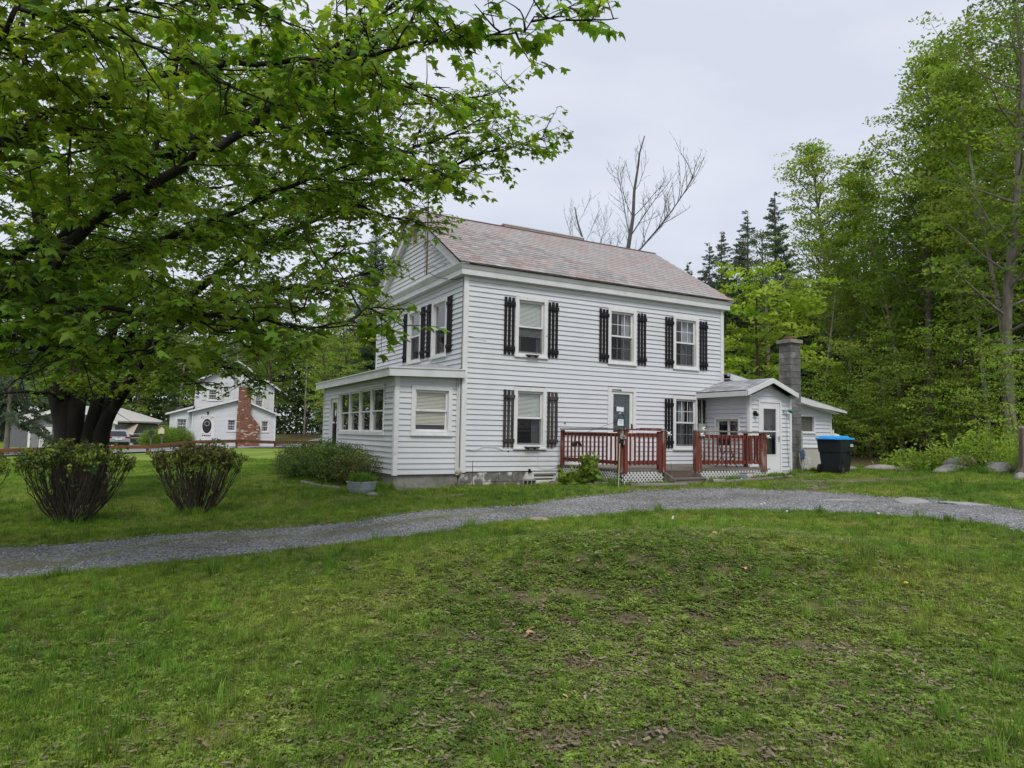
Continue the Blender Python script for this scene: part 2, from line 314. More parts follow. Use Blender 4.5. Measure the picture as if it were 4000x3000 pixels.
n1 = t.nodes.new('ShaderNodeTexNoise'); n1.inputs['Scale'].default_value = 1.1; n1.inputs['Detail'].default_value = 6; t.links.new(pos, n1.inputs['Vector'])
r = t.nodes.new('ShaderNodeValToRGB'); r.color_ramp.elements[0].position = .2; r.color_ramp.elements[0].color = (.105,.106,.106,1); r.color_ramp.elements[1].position = .85; r.color_ramp.elements[1].color = (.37,.37,.37,1); t.links.new(bw.outputs[0], r.inputs['Fac'])
r2 = t.nodes.new('ShaderNodeValToRGB'); r2.color_ramp.elements[0].position = .35; r2.color_ramp.elements[0].color = (.72,.70,.66,1); r2.color_ramp.elements[1].position = .65; r2.color_ramp.elements[1].color = (1.12,1.12,1.13,1); t.links.new(n1.outputs['Fac'], r2.inputs['Fac'])
x = t.nodes.new('ShaderNodeMix'); x.data_type = 'RGBA'; x.blend_type = 'MULTIPLY'; x.inputs['Factor'].default_value = 1; t.links.new(r.outputs['Color'], x.inputs['A']); t.links.new(r2.outputs['Color'], x.inputs['B'])
at = t.nodes.new('ShaderNodeAttribute'); at.attribute_name = 'mid'; n3 = t.nodes.new('ShaderNodeTexNoise'); n3.inputs['Scale'].default_value = 7; n3.inputs['Detail'].default_value = 7; t.links.new(pos, n3.inputs['Vector'])
ad = t.nodes.new('ShaderNodeMath'); ad.operation = 'ADD'; t.links.new(at.outputs['Fac'], ad.inputs[0]); t.links.new(n3.outputs['Fac'], ad.inputs[1]); mr = t.nodes.new('ShaderNodeMapRange'); mr.inputs['From Min'].default_value = .92; mr.inputs['From Max'].default_value = 1.25; t.links.new(ad.outputs[0], mr.inputs['Value'])
x2 = t.nodes.new('ShaderNodeMix'); x2.data_type = 'RGBA'; t.links.new(mr.outputs['Result'], x2.inputs['Factor']); t.links.new(x.outputs['Result'], x2.inputs['A']); x2.inputs['B'].default_value = (.15,.145,.075,1); t.links.new(x2.outputs['Result'], p.inputs['Base Color'])
bp = t.nodes.new('ShaderNodeBump'); bp.inputs['Strength'].default_value = .9; bp.inputs['Distance'].default_value = .02; bp.invert = True; t.links.new(v.outputs['Distance'], bp.inputs['Height']); t.links.new(bp.outputs['Normal'], p.inputs['Normal'])
me = mesh('driveway', mb, m, True); a = me.attributes.new('mid', 'FLOAT', 'POINT'); a.data.foreach_set('value', np.array(mid, np.float32))
tag(place('driveway', me), 'curving grey gravel driveway in front of the house', kind='structure')

q_ = [(5.6,-3.9),(7.4,-3.5),(9.4,-3.9),(10.6,-4.6),(9.4,-5.2),(8.0,-5.2),(6.7,-5.3)]
mb = MB(); cx0, cy0 = 7.9, -4.5; ring_n = 40; poly = resample(q_ + [q_[0]], ring_n+1)[:-1]
for j in range(6):
    for i in range(ring_n):
        f = j/5; x = cx0+(poly[i][0]-cx0)*f*(1+.07*math.sin(i*2.7)); y = cy0+(poly[i][1]-cy0)*f*(1+.07*math.sin(i*1.9)); mb.v.append((x, y, Hf(x, y) + (.010 if j < 5 else -.012)))
for j in range(5):
    for i in range(ring_n): i2 = (i+1) % ring_n; mb.f.append((j*ring_n+i, j*ring_n+i2, (j+1)*ring_n+i2, (j+1)*ring_n+i))
tag(part('dirt_patch', mb, mat('trodden_dirt', (.16,.125,.085), (.25,.215,.17), scale=9, rough=.95, bump=.5, c3=(.10,.115,.045), c3scale=3.5, c3lo=.5, c3hi=.62, coord='Position'), smooth=True), 'brown trodden dirt where the driveway widens', kind='structure')
# road beyond the guard rail
M_road = mat('asphalt', (.20,.205,.22), (.26,.265,.28), scale=3, rough=.9, bump=.2, coord='Position')
mb = MB(); rd = [(-60,14.5),(-40,20),(-24,25),(-13.6,29.2),(-7,32.6),(1.2,38),(8,43.5),(16,51),(30,66)]
rq = resample(rd, 120)
for i, q in enumerate(rq):
    d = rq[min(i+1,119)] - rq[max(i-1,0)]; n_ = np.array([-d[1], d[0]])/np.hypot(*d)
    for k in range(6):
        s_ = q + n_*(k/5*6.2 - .3); mb.v.append((s_[0], s_[1], Hf(s_[0], s_[1]) + .07))
for i in range(119):
    for k in range(5): mb.f.append((i*6+k, (i+1)*6+k, (i+1)*6+k+1, i*6+k+1))
tag(part('road', mb, M_road, smooth=True), 'asphalt road behind the brown guard rail', kind='structure')

# ------------------------------------------------------------------ materials of the houses
M_siding = mat('vinyl_siding', (.60,.61,.635), (.565,.575,.60), scale=1.6, rough=.55, spec=.35, rnd=.025, c3=(.50,.52,.50), c3scale=.9, c3lo=.56, c3hi=.85, coord='Position')
M_wall = mat('wall_backing', (.20,.20,.20), rough=.9)
M_trim = mat('white_trim', (.70,.70,.705), (.62,.62,.62), scale=3, rough=.5, c3=(.45,.44,.40), c3scale=5, c3lo=.62, c3hi=.8)
M_trim_old = mat('weathered_white_trim', (.69,.69,.695), (.63,.63,.63), scale=7, rough=.8, c3=(.35,.32,.28), c3scale=9, c3lo=.66, c3hi=.76, bump=.15)
M_fascia = mat('aluminium_fascia', (.65,.655,.66), (.56,.57,.565), scale=2, rough=.45, c3=(.40,.44,.38), c3scale=1.6, c3lo=.58, c3hi=.85, coord='Position')
M_soffit = mat('soffit', (.45,.45,.43), (.38,.38,.36), scale=3, rough=.8)
M_shutter = mat('black_stained_wood', (.0055,.0055,.008), (.010,.010,.014), scale=7, rough=.75, stretch=(1,1,.12), bump=.4, rnd=.2, c3=(.028,.026,.027), c3scale=4, c3lo=.64, c3hi=.85)
M_shutter_old = mat('weathered_black_wood', (.022,.019,.018), (.075,.065,.06), scale=9, rough=.9, stretch=(1,1,.12), bump=.5, rnd=.2)
M_slate = mat('roof_slate', (.265,.248,.24), (.345,.32,.31), scale=3.5, rough=.6, rnd=.2, bump=.25, bscale=30, c3=(.325,.238,.212), c3scale=1.6, c3lo=.46, c3hi=.74, coord='Position', hue=.008)
M_under = mat('roof_underlay', (.02,.018,.017), rough=.9)
M_rust = mat('rusty_ridge_metal', (.09,.04,.032), (.15,.065,.05), scale=8, rough=.7, bump=.2)
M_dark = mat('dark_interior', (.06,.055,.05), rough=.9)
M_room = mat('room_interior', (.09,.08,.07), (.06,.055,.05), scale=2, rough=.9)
M_stone = mat('foundation_stone', (.22,.21,.19), (.10,.095,.085), scale=9, rough=.95, bump=.6, c3=(.60,.59,.56), c3scale=2.6, c3lo=.52, c3hi=.6, coord='Position')
M_conc = mat('concrete', (.30,.29,.26), (.20,.19,.17), scale=6, rough=.95, bump=.4, c3=(.12,.13,.09), c3scale=2, c3lo=.55, c3hi=.7)
M_shingle = mat('grey_shingle', (.26,.26,.275), (.38,.38,.39), scale=5, rough=.9, bump=.3, bscale=60, rnd=.22)
M_blind = mat('beige_blind', (.80,.76,.62), rough=.6)
M_blind_w = mat('white_blind', (.72,.75,.70), rough=.6)
M_curtain = mat('curtain', (.42,.43,.46), (.30,.31,.34), scale=6, rough=.9)
M_green = mat('green_door_paint', (.02,.095,.075), (.03,.12,.09), scale=3, rough=.5)
M_black = mat('black_metal', (.012,.012,.013), rough=.4)
M_paper = mat('paper', (.75,.76,.78), rough=.8)
M_ink = mat('faded_ink', (.25,.27,.30), rough=.8)
M_cream = mat('cream_paint', (.62,.55,.36), rough=.6)
M_galv = mat('galvanised_metal', (.34,.36,.38), (.45,.47,.49), scale=6, rough=.45, metal=.6)
M_grey_box = mat('grey_meter_box', (.33,.36,.32), (.27,.30,.27), scale=4, rough=.6)
M_screen = mat('window_screen', (.075,.078,.085), rough=.8)
M_plaid = mat('plaid_curtain', (.35,.25,.27), (.08,.05,.07), scale=14, rough=.9, lo=.45, hi=.55)
def glass(name, tint=(.93,.94,.94), rough=.01, refl=1.0):
    m = bpy.data.materials.new(name); m.use_nodes = True; t = m.node_tree; t.nodes.clear(); o = t.nodes.new('ShaderNodeOutputMaterial')
    tr = t.nodes.new('ShaderNodeBsdfTransparent'); tr.inputs[0].default_value = (*tint, 1); gl = t.nodes.new('ShaderNodeBsdfGlossy'); gl.inputs['Roughness'].default_value = rough
    gl.inputs['Color'].default_value = (refl, refl, refl, 1); ge = t.nodes.new('ShaderNodeNewGeometry'); vd = t.nodes.new('ShaderNodeVectorMath'); vd.operation = 'DOT_PRODUCT'; t.links.new(ge.outputs['Normal'], vd.inputs[0]); t.links.new(ge.outputs['Incoming'], vd.inputs[1])
    def mth(op, a, b=None):
        q = t.nodes.new('ShaderNodeMath'); q.operation = op; q.use_clamp = op == 'SUBTRACT'
        for i, v_ in enumerate((a, b)):
            if v_ is None: continue
            if isinstance(v_, (int, float)): q.inputs[i].default_value = v_
            else: t.links.new(v_, q.inputs[i])
        return q
    ab = mth('ABSOLUTE', vd.outputs['Value']); om = mth('SUBTRACT', 1.0, ab.outputs[0]); pw = mth('POWER', om.outputs[0], 5.0); ml = mth('MULTIPLY', pw.outputs[0], .95); fr = mth('ADD', ml.outputs[0], .035); ms = t.nodes.new('ShaderNodeMixShader')
    t.links.new(fr.outputs[0], ms.inputs[0]); t.links.new(tr.outputs[0], ms.inputs[1]); t.links.new(gl.outputs[0], ms.inputs[2]); t.links.new(ms.outputs[0], o.inputs[0]); return m
M_glass = glass('window_glass'); 

class Fr:
    def __init__(s, O, U, N): s.O = Vector(O); s.U = Vector(U).normalized(); s.N = Vector(N).normalized(); s.Z = Vector((0,0,1))
    def p(s, u, z, d=0): return s.O + s.U*u + s.N*d + s.Z*z
def fbox(mb, fr, u0, u1, z0, z1, d0, d1):
    pt = fr.p
    return mb.add([pt(u0,z0,d0),pt(u1,z0,d0),pt(u1,z0,d1),pt(u0,z0,d1),pt(u0,z1,d0),pt(u1,z1,d0),pt(u1,z1,d1),pt(u0,z1,d1)], BF)
def wall_panel(fr, u0, u1, z0, z1, ops, parent, name='wall', m=None, thick=.12):
    us = sorted({u0, u1, *[o[0] for o in ops], *[o[1] for o in ops]}); zs = sorted({z0, z1, *[o[2] for o in ops], *[o[3] for o in ops]}); mb = MB()
    for a, b in zip(us, us[1:]):
        for c, d in zip(zs, zs[1:]):
            if b <= u0 or a >= u1 or c < z0 or d > z1: continue
            mu, mz = (a+b)/2, (c+d)/2
            if not any(o[0] < mu < o[1] and o[2] < mz < o[3] for o in ops): fbox(mb, fr, a, b, c, d, -thick, 0)
    return part(name, mb, m or M_wall, parent)
def siding(fr, parent, u0, u1, z0, z1, exp, ops, trap=None, m=None, name='siding_board', joined=False):
    n = max(1, round((z1-z0)/exp)); e = (z1-z0)/n; J = MB()
    for k in range(n):
        a, b = z0+k*e, z0+(k+1)*e + .004
        la, lb = (u0, u1) if trap is None else trap(a)
        ta, tb = (u0, u1) if trap is None else trap(min(b, z1))
        if tb - ta < .05: tb = ta = (ta+tb)/2
        segs = [(la, lb)]
        for o in ops:
            if min(b, o[3]) - max(a, o[2]) > .5*e:
                ns = []
                for s0, s1 in segs:
                    if o[1] <= s0 or o[0] >= s1: ns.append((s0, s1)); continue
                    if o[0] > s0: ns.append((s0, o[0]))
                    if o[1] < s1: ns.append((o[1], s1))
                segs = ns
        for s0, s1 in segs:
            if s1 - s0 < .015: continue
            q0, q1 = max(s0, ta), min(s1, tb)
            if q1 <= q0: q0 = q1 = (s0+s1)/2
            d0 = .027 + rng.uniform(-.002, .002); a += .004; mb = MB() if not joined else J
            mb.add([fr.p(s0,a,0),fr.p(s1,a,0),fr.p(s1,a,d0),fr.p(s0,a,d0),fr.p(q0,b,0),fr.p(q1,b,0),fr.p(q1,b,.001),fr.p(q0,b,.001)], BF)
            if not joined: part(name, mb, m or M_siding, parent)
    if joined: tag(part('siding', J, m or M_siding, parent), kind='stuff')
def ring(mb, fr, u0, u1, z0, z1, w, d0, d1, wb=None, wt=None):
    wb = w if wb is None else wb; wt = w if wt is None else wt
    fbox(mb, fr, u0, u0+w, z0, z1, d0, d1); fbox(mb, fr, u1-w, u1, z0, z1, d0, d1); fbox(mb, fr, u0+w, u1-w, z0, z0+wb, d0, d1); fbox(mb, fr, u0+w, u1-w, z1-wt, z1, d0, d1)
def window(fr, parent, u0, u1, z0, z1, cw=.105, grid=None, blind=0, blind_m=None, curtain=None, screen=True, old=True, split=.5, side_extra=0, name='window', slide=False, cproud=.042):
    """casing = the part 'window'; sashes, panes, muntins, blinds, curtains hang under it"""
    mb = MB(); ring(mb, fr, u0, u1, z0, z1, cw, -.015, cproud); fbox(mb, fr, u0-.01, u1+.01, z0-.012, z0+.035, .004, cproud+.025)
    a, b, c, d = u0+cw, u1-cw, z0+cw, z1-cw
    for x0, x1 in ((a-.01, a+.006), (b-.006, b+.01)): fbox(mb, fr, x0, x1, c, d, -.12, -.016)
    fbox(mb, fr, a, b, c-.01, c+.006, -.12, -.016); fbox(mb, fr, a, b, d-.006, d+.01, -.12, -.016)
    w = part(name, mb, M_trim_old if old else M_trim, parent, bev=.004)
    m0 = (c+d)/2 if split == .5 else c + (d-c)*split; sw = .045
    if slide: sashes = [(a+.008, (a+b)/2+.015, c+.008, d-.008, -.05), ((a+b)/2-.015, b-.008, c+.008, d-.008, -.075)]
    else: sashes = [(a+.008, b-.008, m0-.015, d-.008, -.045), (a+.008, b-.008, c+.008, m0+.02, -.075)]
    for i, (p0, p1, q0, q1, dd) in enumerate(sashes):
        mb = MB(); ring(mb, fr, p0, p1, q0, q1, sw, dd-.014, dd+.014); part('sash', mb, M_trim, w)
        mb = MB(); fbox(mb, fr, p0+sw, p1-sw, q0+sw, q1-sw, dd-.002, dd+.002); part('glass_pane', mb, M_glass, w)
        if grid:
            mb = MB(); nu, nz_ = grid
            for k in range(1, nu): x = p0+sw + (p1-p0-2*sw)*k/nu; fbox(mb, fr, x-.008, x+.008, q0+sw, q1-sw, dd+.003, dd+.010)
            for k in range(1, nz_): z = q0+sw + (q1-q0-2*sw)*k/nz_; fbox(mb, fr, p0+sw, p1-sw, z-.008, z+.008, dd+.0035, dd+.0095)
            part('muntin_grid', mb, M_trim, w)
    if screen and not slide:
        p0, p1, q0, q1, dd = sashes[1]; mb = MB(); fbox(mb, fr, p0+.01, p1-.01, q0, q1-.02, -.052, -.050); 
        o = part('insect_screen', mb, M_scr, w)
    if blind:
        mb = MB(); z = d-.01; zb = d - (d-c)*blind
        while z > zb: fbox(mb, fr, a+.03, b-.03, z-.024, z-.003, -.105, -.092); z -= .034
        part('blind', mb, blind_m or M_blind_w, w)
    if curtain:
        for (x0, x1) in curtain:
            mb = MB(); n = 26; W_ = b-a; A_, B_ = a+W_*x0, a+W_*x1
            for k in range(n+1):
                u = A_+(B_-A_)*k/n; dd = -.155 - .018*math.sin(k*1.9) - .008*math.sin(k*4.1); mb.v += [tuple(fr.p(u, c+.01, dd)), tuple(fr.p(u+.01*math.sin(k), d-.01, dd))]
            mb.f += [(2*k, 2*k+2, 2*k+3, 2*k+1) for k in range(n)]; part('curtain', mb, M_curtain if fr is not FR_P else M_plaid, w, True)
    return w
# insect screen: dark mesh that lets some light through
M_scr = bpy.data.materials.new('insect_screen'); M_scr.use_nodes = True; t = M_scr.node_tree; p_ = t.nodes['Principled BSDF']; p_.inputs['Base Color'].default_value = (.03,.032,.035,1); p_.inputs['Roughness'].default_value = .9; p_.inputs['Alpha'].default_value = .3; p_.inputs['Specular IOR Level'].default_value = .1

def split_boxes(name, mb, m, parent, n=8):     # every box of a builder becomes an object of its own
    for i in range(0, len(mb.v), n):
        q = MB(); q.v = mb.v[i:i+n]; q.f = list(BF); part(name, q, m, parent)
Wd, Dp, Hs = 8.91, 7.07, 4.976
house = thing('farmhouse', 'white clapboard two-storey farmhouse with black plank shutters and a slate roof', 'house', (0, 0, -.35))
FR_F = Fr((0,0,0), (1,0,0), (0,-1,0))           # front
FR_S = Fr((0,0,0), (0,1,0), (-1,0,0))           # left gable side, u runs away from the corner
FR_R = Fr((Wd,0,0), (0,1,0), (1,0,0)); FR_B = Fr((0,Dp,0), (1,0,0), (0,1,0))
FR_P = Fr((8.157,0,0), (0,-1,0), (-1,0,0))      # entry porch, left wall; u runs toward the camera
FR_PF = Fr((8.157,-1.756,0), (1,0,0), (0,-1,0)) # entry porch front
FR_SF = Fr((-1.715,.12,0), (1,0,0), (0,-1,0))   # sunroom front
FR_SL = Fr((-1.715,.12,0), (0,1,0), (-1,0,0))   # sunroom left
FR_W = Fr((8.93,.05,0), (1,0,0), (0,-1,0))      # low wing front

UPZ = (2.99, 4.61); W1 = (1.459, 2.452); W2 = (4.468, 5.478); W3 = (6.877, 7.888); LOZ = (.571, 2.195); DOOR = (4.475, 5.475, .16, 2.33)
S1 = (1.05, 2.13); S2 = (2.93, 4.05)
opsF = [(*W1, *UPZ), (*W2, *UPZ), (*W3, *UPZ), (*W1, *LOZ), (*W3, *LOZ), DOOR]
opsS = [(*S1, *UPZ), (*S2, *UPZ)]
shr = lambda o, k=.06: (o[0]+k, o[1]-k, o[2]+k, o[3]-k)
wf = wall_panel(FR_F, 0, Wd, 0, Hs, [shr(o) for o in opsF], house); ws = wall_panel(FR_S, 0, Dp, 0, Hs, [shr(o) for o in opsS], house)
wall_panel(FR_R, 0, Dp, 0, Hs, [], house); wall_panel(FR_B, 0, Wd, 0, Hs, [], house)
siding(FR_F, wf, .10, Wd-.10, 0, Hs, .131, [shr(o, .02) for o in opsF] + [(8.157-.001, 20, -1, 2.25)])
siding(FR_S, ws, .06, Dp-.06, 2.60, Hs, .131, [shr(o, .02) for o in opsS])
mb = MB(); fbox(mb, FR_F, -.03, .10, -.02, Hs, .001, .038); fbox(mb, FR_S, -.0, .06, -.02, Hs, .001, .037); fbox(mb, FR_F, Wd-.10, Wd+.03, -.02, Hs, .001, .038); fbox(mb, FR_R, 0, .08, -.02, Hs, .001, .037); fbox(mb, FR_S, Dp-.06, Dp+.03, 0, Hs, .001, .037)
split_boxes('corner_board', mb, M_trim, house)
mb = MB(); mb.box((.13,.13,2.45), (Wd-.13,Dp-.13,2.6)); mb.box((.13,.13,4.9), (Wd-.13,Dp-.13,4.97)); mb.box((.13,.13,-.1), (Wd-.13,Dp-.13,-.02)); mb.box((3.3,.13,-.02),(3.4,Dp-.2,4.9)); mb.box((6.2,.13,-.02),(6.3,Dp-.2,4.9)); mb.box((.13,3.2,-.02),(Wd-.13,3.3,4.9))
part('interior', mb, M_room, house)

window(FR_F, house, *W1, *UPZ, blind=.67, blind_m=M_blind_w, curtain=[(.0,.2),(.82,1)])
window(FR_F, house, *W2, *UPZ, grid=(3,2), curtain=[(.0,.12),(.62,1)])
window(FR_F, house, *W3, *UPZ, grid=(3,2), curtain=[(.45,.75),(.8,1)])
window(FR_F, house, *W1, *LOZ, blind=.48, curtain=[(.68,1)])
window(FR_F, house, *W3, *LOZ, grid=(3,2), curtain=[(.3,.6),(.85,1)])
window(FR_S, house, *S1, *UPZ, screen=True); window(FR_S, house, *S2, *UPZ, screen=True)
# flower-box brackets / weathered ledges under two windows
for z in (UPZ[0], LOZ[0]):
    mb = MB(); fbox(mb, FR_F, 1.78, 2.14 if z > 2 else 2.2, z+.035, z+.065, .03, .14); fbox(mb, FR_F, 1.84, 1.9, z+.0, z+.035, .055, .11); fbox(mb, FR_F, 2.04, 2.1, z+.0, z+.035, .055, .11); part('window_ledge', mb, M_shutter_old, house)

def shutter(fr, u, z0, z1, old=False, broken=False, tilt=0):
    M_ = M_shutter_old if old else M_shutter; wd = .31
    s = bpy.data.objects.new('shutter', None); COL.objects.link(s); s.parent = house; s.empty_display_size = .1; b_ = BASE['farmhouse']; s.location = (-b_[0], -b_[1], -b_[2])
    if old: s['label'] = 'weathered shutter with a broken slat' if broken else 'weathered shutter'
    for zz in (z0+.17, z1-.17): sh = MB(); fbox(sh, fr, u-.012, u+wd+.012, zz-.045, zz+.045, .052, .072); part('batten', sh, M_, s)
    for k in range(3):
        a = u + k*(.077+.036); dz = rng.uniform(-.012, .012); mb = MB(); zb, zt = z0+dz, z1+dz
        if broken and k == 2:
            fb = [fr.p(a, zb+.02, .030), fr.p(a+.045, zb+.02, .030), fr.p(a+.10, z0+.35, .030), fr.p(a+.085, zt, .030), fr.p(a, zt, .030), fr.p(a-.02+.03, z0+.4, .030)]
            mb.prism(fb, fr.N*.02)
        else: fbox(mb, fr, a, a+.077, zb, zt, .030, .050)
        part('slat', mb, M_, s)
for u, o, b in ((1.125,0,0),(2.47,0,0),(4.16,0,0),(5.52,0,0),(6.56,0,0),(7.93,0,0)): shutter(FR_F, u, 3.02, 4.53, o, b)
shutter(FR_F, 1.15, .62, 2.10, True); shutter(FR_F, 2.48, .62, 2.10, True, True); shutter(FR_F, 6.55, .63, 2.09, False); 
s_ = FR_F.p; shutter(Fr((0,-.0,0),(1,0,0),(0,-1,0)), 7.83, 1.15, 2.10, True, True)
for u in (.71, 2.15, 2.61, 4.07): shutter(FR_S, u, 3.07, 4.56)

# cornice, gable and roof
ox, oy, He, Hr, yr = .25, .25, 5.235, 7.58, Dp/2
mb = MB(); 
def cornice(mb, P, Q, out):       # profile: low fascia, sloping crown, closed soffit
    P = Vector(P); Q = Vector(Q); out = Vector(out); Zv = Vector((0,0,1)); d = (Q-P).normalized()
    prof = [(0,-.02),(.17,-.02),(.17,.12),(.185,.125),(.25,.245),(.25,.262),(0,.262)]
    e0 = -(d*ox); pts = [P + out*a + Zv*b for a, b in prof]
    def mit(a): return d*a
    v0 = [P - mit(a) + out*a + Zv*b for a, b in prof]; v1 = [Q + mit(a) + out*a + Zv*b for a, b in prof]; n = len(prof)
    mb.add(v0+v1, [tuple(range(n)), tuple(reversed(range(n, 2*n)))] + [(i+n, (i+1) % n + n, (i+1) % n, i) for i in range(n)])
cornice(mb, (0,0,Hs), (Wd,0,Hs), (0,-1,0)); cornice(mb, (0,Dp,Hs), (0,0,Hs), (-1,0,0)); cornice(mb, (Wd,0,Hs), (Wd,Dp,Hs), (1,0,0)); cornice(mb, (Wd,Dp,Hs), (0,Dp,Hs), (0,1,0))
part('cornice', mb, M_fascia, house)
sl = math.atan2(Hr-He, yr+oy); ls = math.hypot(Hr-He, yr+oy); cs, sn = math.cos(sl), math.sin(sl)
roof = MB()
def slope_pt(x, s, h=0, back=False):   # s metres up the slope from the eave, h above it
    y = -oy + s*cs - h*sn; z = He + s*sn + h*cs
    return Vector((x, Dp-y if back else y, z))
for bk in (False, True):
    q = [slope_pt(-ox, 0, 0, bk), slope_pt(Wd+ox, 0, 0, bk), slope_pt(Wd+ox, ls, 0, bk), slope_pt(-ox, ls, 0, bk)]; roof.prism(q, (0,0,-.04))
rf = part('roof', roof, M_under, house)
# rake boards with crown on both gables
for x, sg in ((0, -1), (Wd, 1)):
    mb = MB()
    for bk in (False, True):
        prof = [(0,-.30),(.17,-.30),(.17,-.13),(.19,-.12),(.25,-.045),(.25,-.01),(0,-.01)]
        a = [slope_pt(x + sg*pa, .0, pb, bk) for pa, pb in prof]; b = []
        for pa, pb in prof:
            s_end = ls + pb*math.tan(sl); b.append(slope_pt(x + sg*pa, s_end, pb, bk))
        a2 = []
        for pa, pb in prof: a2.append(slope_pt(x + sg*pa, -.02 - pb*.0 + (.30 if pb < -.2 else .1 if pb < -.05 else 0), pb, bk))
        n = len(prof); mb.add(a2+b, [tuple(range(n)), tuple(reversed(range(n, 2*n)))] + [(i, (i+1) % n, (i+1) % n + n, i+n) for i in range(n)])
    part('rake_board', mb, M_fascia, house)
    mb = MB(); mb.prism([(x-.02*0, .25, Hs+.2), (x, Dp-.25, Hs+.2), (x, yr, Hr-.1)], (-sg*.1, 0, 0)); gw = part('gable_wall', mb, M_wall, house)
    if sg < 0:
        tr = lambda z: (max(.05, (z-He+.16)/math.tan(sl)-oy+.0), min(Dp-.05, Dp-((z-He+.16)/math.tan(sl)-oy)))
        siding(FR_S, gw, 0, Dp, 5.24, 7.35, .131, [(3.40,3.83,6.57,7.12)], trap=tr)
        lip = MB(); fbox(lip, FR_S, -.2, Dp+.2, 5.235, 5.25, -.02, .25); part('cornice_shelf', lip, M_trim, house)
        ven = MB(); ring(ven, FR_S, 3.40, 3.83, 6.57, 7.12, .03, .0, .03); v = part('gable_vent', ven, M_cream, house)
        for k in range(11):
            z = 6.615 + k*.043; lv = MB(); lv.add([FR_S.p(3.43,z,.028),FR_S.p(3.80,z,.028),FR_S.p(3.80,z+.03,.005),FR_S.p(3.43,z+.03,.005),FR_S.p(3.43,z-.006,.028),FR_S.p(3.80,z-.006,.028),FR_S.p(3.80,z+.024,.005),FR_S.p(3.43,z+.024,.005)], [(0,1,2,3),(7,6,5,4),(0,4,5,1),(2,6,7,3),(1,5,6,2),(3,7,4,0)]); part('louvre', lv, M_cream, v)
# slates: the 300 nearest are objects, the rest one mesh; both slopes' rows follow the same exposure
def slate_mb(w_, L_, chip): 
    t0 = .015; c = .03 if chip else 0
    return MB().add([(0,0,0),(w_-c,0,0),(w_,c,0),(w_,L_,0),(0,L_,0),(0,0,t0),(w_-c,0,t0),(w_,c,t0),(w_,L_,t0),(0,L_,t0)], [(4,3,2,1,0),(5,6,7,8,9),(0,1,6,5),(1,2,7,6),(2,3,8,7),(3,4,9,8),(4,0,5,9)])
slm = [mesh('slate', slate_mb(.239, .34, k), M_slate) for k in (0, 1)]
expo = .2; rows = int(ls/expo); Wt = Wd + 2*ox; cw_ = .25; sl_list = []
for r_ in range(rows+1):
    off = (r_ % 2)*cw_/2
    k = 0; x = -ox - off
    while x < Wd + ox - .02:
        x0 = max(x, -ox); x1 = min(x + cw_ - .012, Wd+ox)
        if x1 - x0 > .04: sl_list.append((x0, x1, r_*expo + rng.uniform(-.008, .008), x0 - (-ox) + r_*expo*1.0))
        x += cw_
full = [q for q in sl_list if q[1]-q[0] > .235]; full.sort(key=lambda q: (Vector((q[0], -oy + q[2]*cs, He+q[2]*sn)) - CAM).length); near = set(id(q) for q in full[:300])
tilt = Matrix.Rotation(sl - .052, 4, 'X'); rest = MB()
for q in sl_list:
    x0, x1, s0, _ = q; Pn = slope_pt(x0, s0, .018); L_ = min(.34, ls - s0 + .0)
    if L_ < .06: continue
    if id(q) in near and L_ > .33:
        o = place('slate', slm[rng.random() < .3], rf); o.matrix_local = Matrix.Translation(Pn) @ Matrix.Rotation(rng.uniform(-.012,.012), 4, 'Y') @ tilt
    else:
        v, f = slate_mb(x1-x0, L_, rng.random() < .3).v, slate_mb(x1-x0, L_, 0).f
        rest.add([Pn + (tilt @ Vector(p)) for p in v], f)
tag(part('slates', rest, M_slate, rf), kind='stuff')
mb = MB(); 
for bk in (False, True):
    mb.prism([slope_pt(-ox-.01, ls-.1, .034, bk), slope_pt(Wd+ox+.01, ls-.1, .034, bk), slope_pt(Wd+ox+.01, ls+.01, .034, bk), slope_pt(-ox-.01, ls+.01, .034, bk)], (0,0,.012))
    mb.prism([slope_pt(-ox-.012, ls-.9 if bk else ls-.35, .03, bk), slope_pt(-ox+.02, ls-.9 if bk else ls-.35, .03, bk), slope_pt(-ox+.02, ls, .03, bk), slope_pt(-ox-.012, ls, .03, bk)], (0,0,-.06))
part('ridge_cap', mb, M_rust, house)
mb = MB(); mb.box((3.0,yr+.06,Hr-.35), (6.05,yr+2.2,Hr+.12)); mb.box((2.95,yr+.02,Hr+.12),(6.1,yr+2.3,Hr+.16)); part('rear_dormer', mb, M_trim, house)
# foundation
mb = MB()
for z in range(3):
    x = .0
    while x < Wd-.05:
        L_ = rng.uniform(.25, .6); x1 = min(x+L_, Wd-.02); 
        if not (x1 > 2.06 and x < 2.84): mb.box((x+.006, -.03+rng.uniform(-.015,.015)+.03, -.74+z*.24+.006), (x1-.006, .3, -.74+(z+1)*.24 - (.006 if z < 2 else .0)))
        x = x1
for o_ in ((.0,.05,-.8,Wd-.03,.3,-.03),): pass
mb.box((.02,.03,-.8),(2.05,.3,-.04)); mb.box((2.85,.03,-.8),(Wd-.02,.3,-.04)); mb.box((2.05,.03,-.8),(2.85,.3,-.36)); mb.box((.02,.31,-.8),(.3,Dp-.02,-.01))
part('foundation', mb, M_stone, house)
window(Fr((0,.02,0),(1,0,0),(0,-1,0)), house, 2.05, 2.85, -.345, -.02, cw=.05, screen=False, old=True, name='basement_window', cproud=.035)
